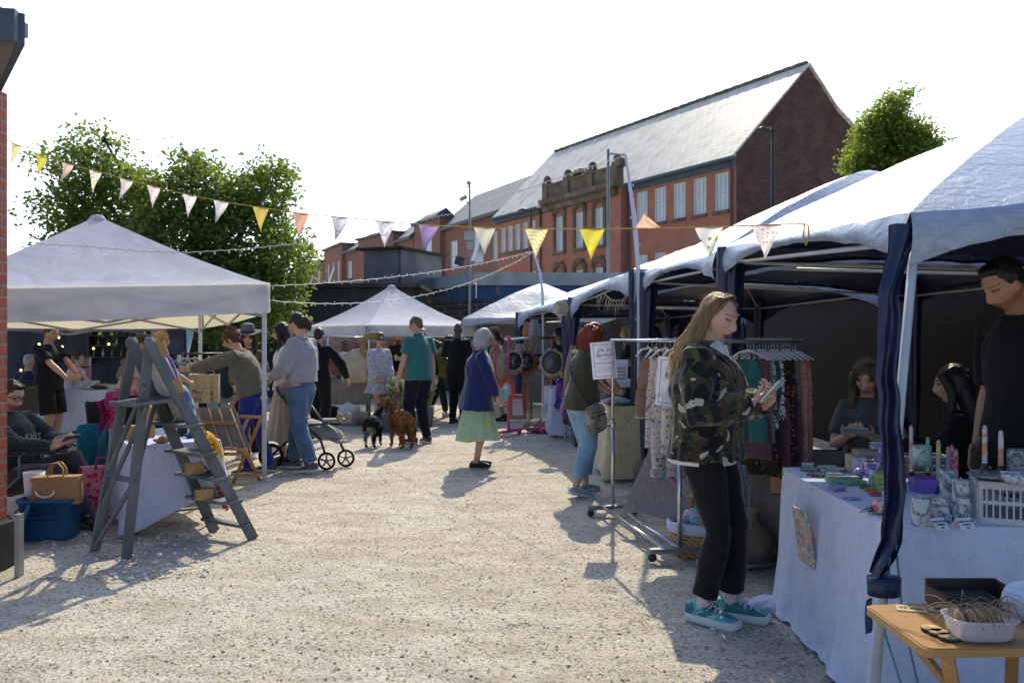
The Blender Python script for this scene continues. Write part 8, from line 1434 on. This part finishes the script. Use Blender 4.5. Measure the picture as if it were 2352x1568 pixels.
# ------------------------------------------------------------------ mirrors and hangings at the fourth gazebo
PNK = M('hot pink painted steel', (.62, .07, .25), .4, .5, var=.08, bump=.03); pr_ = thing('pink_rail', 'hot pink clothes rail hung with fringed mirrors', 'clothes rail', (.1, 12.9, 0)); a, b = V((-.05, 12.45, 0)), V((.62, 12.9, 0)); zt = 1.46
m = MB(); m.tube([a+V((-.06, 0, zt)), b+V((.06, 0, zt+.02))], .018, 8); part('top_bar', m, CHR, pr_)
for p in (a, b):
    m = MB(); m.tube([p+V((0, 0, .08)), p+V((0, 0, .85))], .02, 9); part('post', m, PNK, pr_); m = MB(); m.tube([p+V((0, 0, .85)), p+V((0, 0, zt))], .014, 8); m.tube([p+V((0, 0, zt-.06)), p+V((0, 0, zt+.05))], .03, 8); part('upper_post', m, PNK, pr_); m = MB(); m.bar(p+V((-.18, -.16, .07)), p+V((.18, .16, .07)), .06, .035)
    for q in (-1, 1): m.lathe([(.03, -.015), (.035, 0), (.03, .015)], 12, p+V((q*.16, q*.14, .035)), RX(R(90)))
    part('base', m, PNK, pr_)
m = MB(); m.tube([a+V((0, 0, .09)), b+V((0, 0, .09))], .014, 8); m.tube([a+V((-.02, .08, .09)), b+V((-.02, .08, .09))], .014, 8); part('base_bar', m, PNK, pr_)
def mirror(label, c, rad, fcol, gl, fr=.05, ry=1.0, hang=None, nfr=90, low=1.0):
    r = thing('fringed_mirror', label, 'mirror', c); m = MB(); m.lathe([(rad, -.006), (rad, .006)], 28, (0, 0, 0)); m.xf(frameM(c, (1, 0, 0), (0, 0, 1)) @ Matrix.Diagonal((1, ry, 1, 1))); part('glass', m, gl, r); m = MB()
    for i in range(nfr):
        for k in (0, 1):
            q = 2*math.pi*(i+k*.5)/nfr; d = V((math.cos(q), 0, math.sin(q)*ry)); L = fr*(.55+.3*math.sin(i*2.7+k)+.2*math.sin(i*7.1)); dn = V((.3*L*math.sin(i*3.3), 0, -.9*L*(low if d.z < 0 else .3))); p = c+d*rad*(.96); m.tube([p+V((0, -.012, 0)), p+d*L*.6+V((0, -.016+.01*k, 0)), p+d*L+dn], [rad*.06, rad*.06, rad*.025], 4)
    part('fringe', m, fcol, r)
    if hang: m = MB(); m.tube([c+V((-rad*.5, 0, rad*ry*.9)), V(hang), c+V((rad*.5, 0, rad*ry*.9))], .006, 5); part('cord', m, RAFF, r)
    return r
def fr_(n, c, tr_=.2): return CL(n, c, trans=tr_)
DG = GLASS('dark mirror', (.02, .022, .03)); SG = M('bright mirror', (.7, .7, .74), .15, .5, .3, var=.03, bump=0)
mirror('large oval mirror with coral fringe low on the pink rail', P(1164, 895, 12.35), .072, fr_('coral fringe', (.75, .13, .05)), SG, .075, 1.75)
mirror('round dark mirror with grey and pastel fringe, left of the row', P(1180, 829, 12.5), .125, fr_('grey pastel fringe', (.4, .36, .36)), DG, .05, 1.1, P(1182, 783, 12.55)); mirror('round dark mirror with rust red fringe', P(1209, 831, 12.6), .115, fr_('rust fringe', (.28, .05, .025)), DG, .07, 1.15, P(1208, 783, 12.65)); mirror('round dark mirror with grey fringe, right of the rust one', P(1236, 829, 12.75), .115, fr_('grey fringe', (.33, .32, .33)), DG, .05, 1.1, P(1236, 783, 12.8)); mirror('largest round mirror with cream fringe behind the blue pole', P(1268, 832, 12.2), .155, fr_('cream fringe', (.6, .52, .42)), M('grey mirror', (.10, .10, .09), .25, .6, bump=0), .05, 1.15)
for i, (u, v0, v1, y, mats_, lb) in enumerate(((1155, 812, 872, 12.4, ((.6, .3, .3), (.25, .45, .15), (.5, .15, .4)), 'short flowery hanging with pink blooms at the rail end'), (1213, 740, 790, 12.9, ((.5, .25, .12), (.45, .2, .1), (.5, .3, .2)), 'tan macrame strand at the top of the gazebo'), (1228, 735, 800, 12.8, ((.5, .4, .55), (.45, .3, .25), (.2, .4, .4)), 'long pastel ribbon hanging at the top of the gazebo'), (1212, 880, 950, 12.9, ((.4, .1, .1), (.4, .25, .15), (.3, .2, .12)), 'red and brown woven hanging below the mirrors'), (1196, 790, 815, 12.7, ((.5, .48, .4), (.4, .42, .3), (.5, .45, .4)), 'pale shell hanging between the mirrors'))):
    r = thing('wall_hanging', lb, 'hanging', P(u, v0, y)); 
    for k in range(3):
        m = MB()
        for j in range(5): x = (k*5+j-7)*.008; m.tube([P(u, v0, y)+V((x, .01*math.sin(j), 0)), P(u, lerp(v0, v1, .5), y)+V((x*1.5+.01*math.sin(j+k), 0, 0)), P(u, v1-4*(j % 3), y)+V((x*1.2, 0, 0))], [.006, .011, .004], 5)
        noise_bend(m, .02, 14, k); part('strands', m, CL('strand %d%d' % (i, k), mats_[k], trans=.2), r)
fb = thing('framed_notice', 'framed white notice with brown mount standing below the mirrors', 'frame', G(1190, 965)); fm = frameM(P(1190, 935, 13.1), (1, .1, 0), (0, .12, 1)); m = MB(); m.box((0, 0, 0), (.29, .42, .02)); m.xf(fm); part('frame', m, CARD, fb); m = MB(); m.box((0, 0, .011), (.26, .39, .004)); m.xf(fm); part('mount', m, M('brown mount', (.3, .19, .1), .8), fb); m = MB(); m.box((-.005, 0, .015), (.17, .26, .003)); m.xf(fm); part('paper', m, PAPER, fb)
for i, tx in enumerate(('WELCOME', 'HOW TO BUY', 'please ask for help', 'with any mirror', 'thank you')): part('lettering', text_mb(tx, .022 if i < 2 else .015, fm @ Matrix.Translation((-.005, .09-.04*i, .0175))), INKB, fb)
pp = thing('painted_board', 'white panel with teal and orange shapes leaning on the stall', 'print', P(1262, 925, 12.6)); fm = frameM(P(1260, 925, 12.6), (1, .2, 0), (.15, .1, 1)); m = MB(); m.box((0, 0, 0), (.13, .52, .015)); m.xf(fm); part('panel', m, CARD, pp); m = MB(); m.box((0, -.08, .009), (.12, .13, .003)); m.xf(fm); part('shape', m, M('aqua paint', (.15, .5, .52), .5), pp); m = MB(); m.lathe([(.02, 0), (.02, .003)], 14, (0, .05, .0085)); m.xf(fm); part('spot', m, M('orange paint', (.6, .2, .1), .5), pp)
yp = MB(); yp.tube([G(1220, 968), P(1222, 905, 13.4)], .022, 9); single('yellow_post', yp, M('mustard paint', (.42, .28, .03), .5), 'mustard yellow post below the rust fringed mirror', 'post')
table('stall table with white cloth in the fourth gazebo', (.60, 12.2), (.75, .1), (.0, .9), .72); cloth('white cloth on the mirror stall table', [(1.36, 12.3), (1.36, 12.16), (.58, 12.16), (.56, 13.1)][::-1], .725, [.68]*4, CLOTH_W, [(1.36, 13.1), (.56, 13.1), (.58, 12.16), (1.36, 12.16)], .02, 9, .03, seed=4)
m = MB(); m.grid(lambda u, v: P(lerp(1278, 1312, u)-6*v, lerp(868, 880, u), 11.75)+V((0, -.03*math.sin(u*8+v*3), -lerp(.42, .58, u)*v)), 16, 14); noise_bend(m, .03, 8); single('galaxy_throw', m, PAT('purple galaxy print', (.10, .06, .30), [('noise', (.45, .15, .45), 5, .5, .62), ('dots', (.65, .6, .7), 30, .74, .79)], .7), 'purple and pink starry throw hanging beside the third gazebo leg', 'throw')
sf = thing('sunflower', 'small sunflower posy on the mirror stall', 'flowers', P(1283, 812, 12.3)); m = MB(); c = P(1285, 816, 12.2); m.ball(c, (.02, .012, .02), 10, 6); part('centre', m, BRNL, sf); m = MB()
for i in range(12): q = i*math.pi/6; m.tube([c+V((.018*math.cos(q), 0, .018*math.sin(q))), c+V((.045*math.cos(q), -.005, .045*math.sin(q)))], [(.010, .003), (.004, .002)], 5, side=(-math.sin(q), 0, math.cos(q)))
part('petals', m, M('sunflower petals', (.62, .25, .01), .6, trans=.3), sf); m = MB(); m.tube([c, c+V((0, .01, -.2))], .006, 5); [m.tube([c+V((0, 0, -.05)), c+V((fd_.uniform(-.1, .1), fd_.uniform(-.05, .05), fd_.uniform(-.1, .1)))], [.01, .003], 5) for _ in range(10)]; part('stem', m, M('posy leaves', (.08, .14, .04), .7), sf)
for i, (u, v, lb) in enumerate(((1290, 845, 'tan wooden easel frame on the mirror stall'), (1303, 835, 'second taller wooden frame on the mirror stall'))): m = MB(); c = P(u, v, 12.4+.2*i); m.bar(c+V((-.05, 0, -.12)), c+V((0, .02, .13)), .02, .02); m.bar(c+V((.05, 0, -.12)), c+V((0, .02, .13)), .02, .02); m.bar(c+V((-.05, -.01, -.08)), c+V((.05, -.01, -.08)), .02, .02); single('table_easel', m, WOOD, lb, 'easel')
bs2 = MB(); bs2.lathe([(.09, 0), (.11, .1), (.10, .1), (.08, .01)], 16, P(1300, 868, 12.0)); single('small_basket', bs2, WICK, 'small wicker basket on the mirror stall', 'basket')
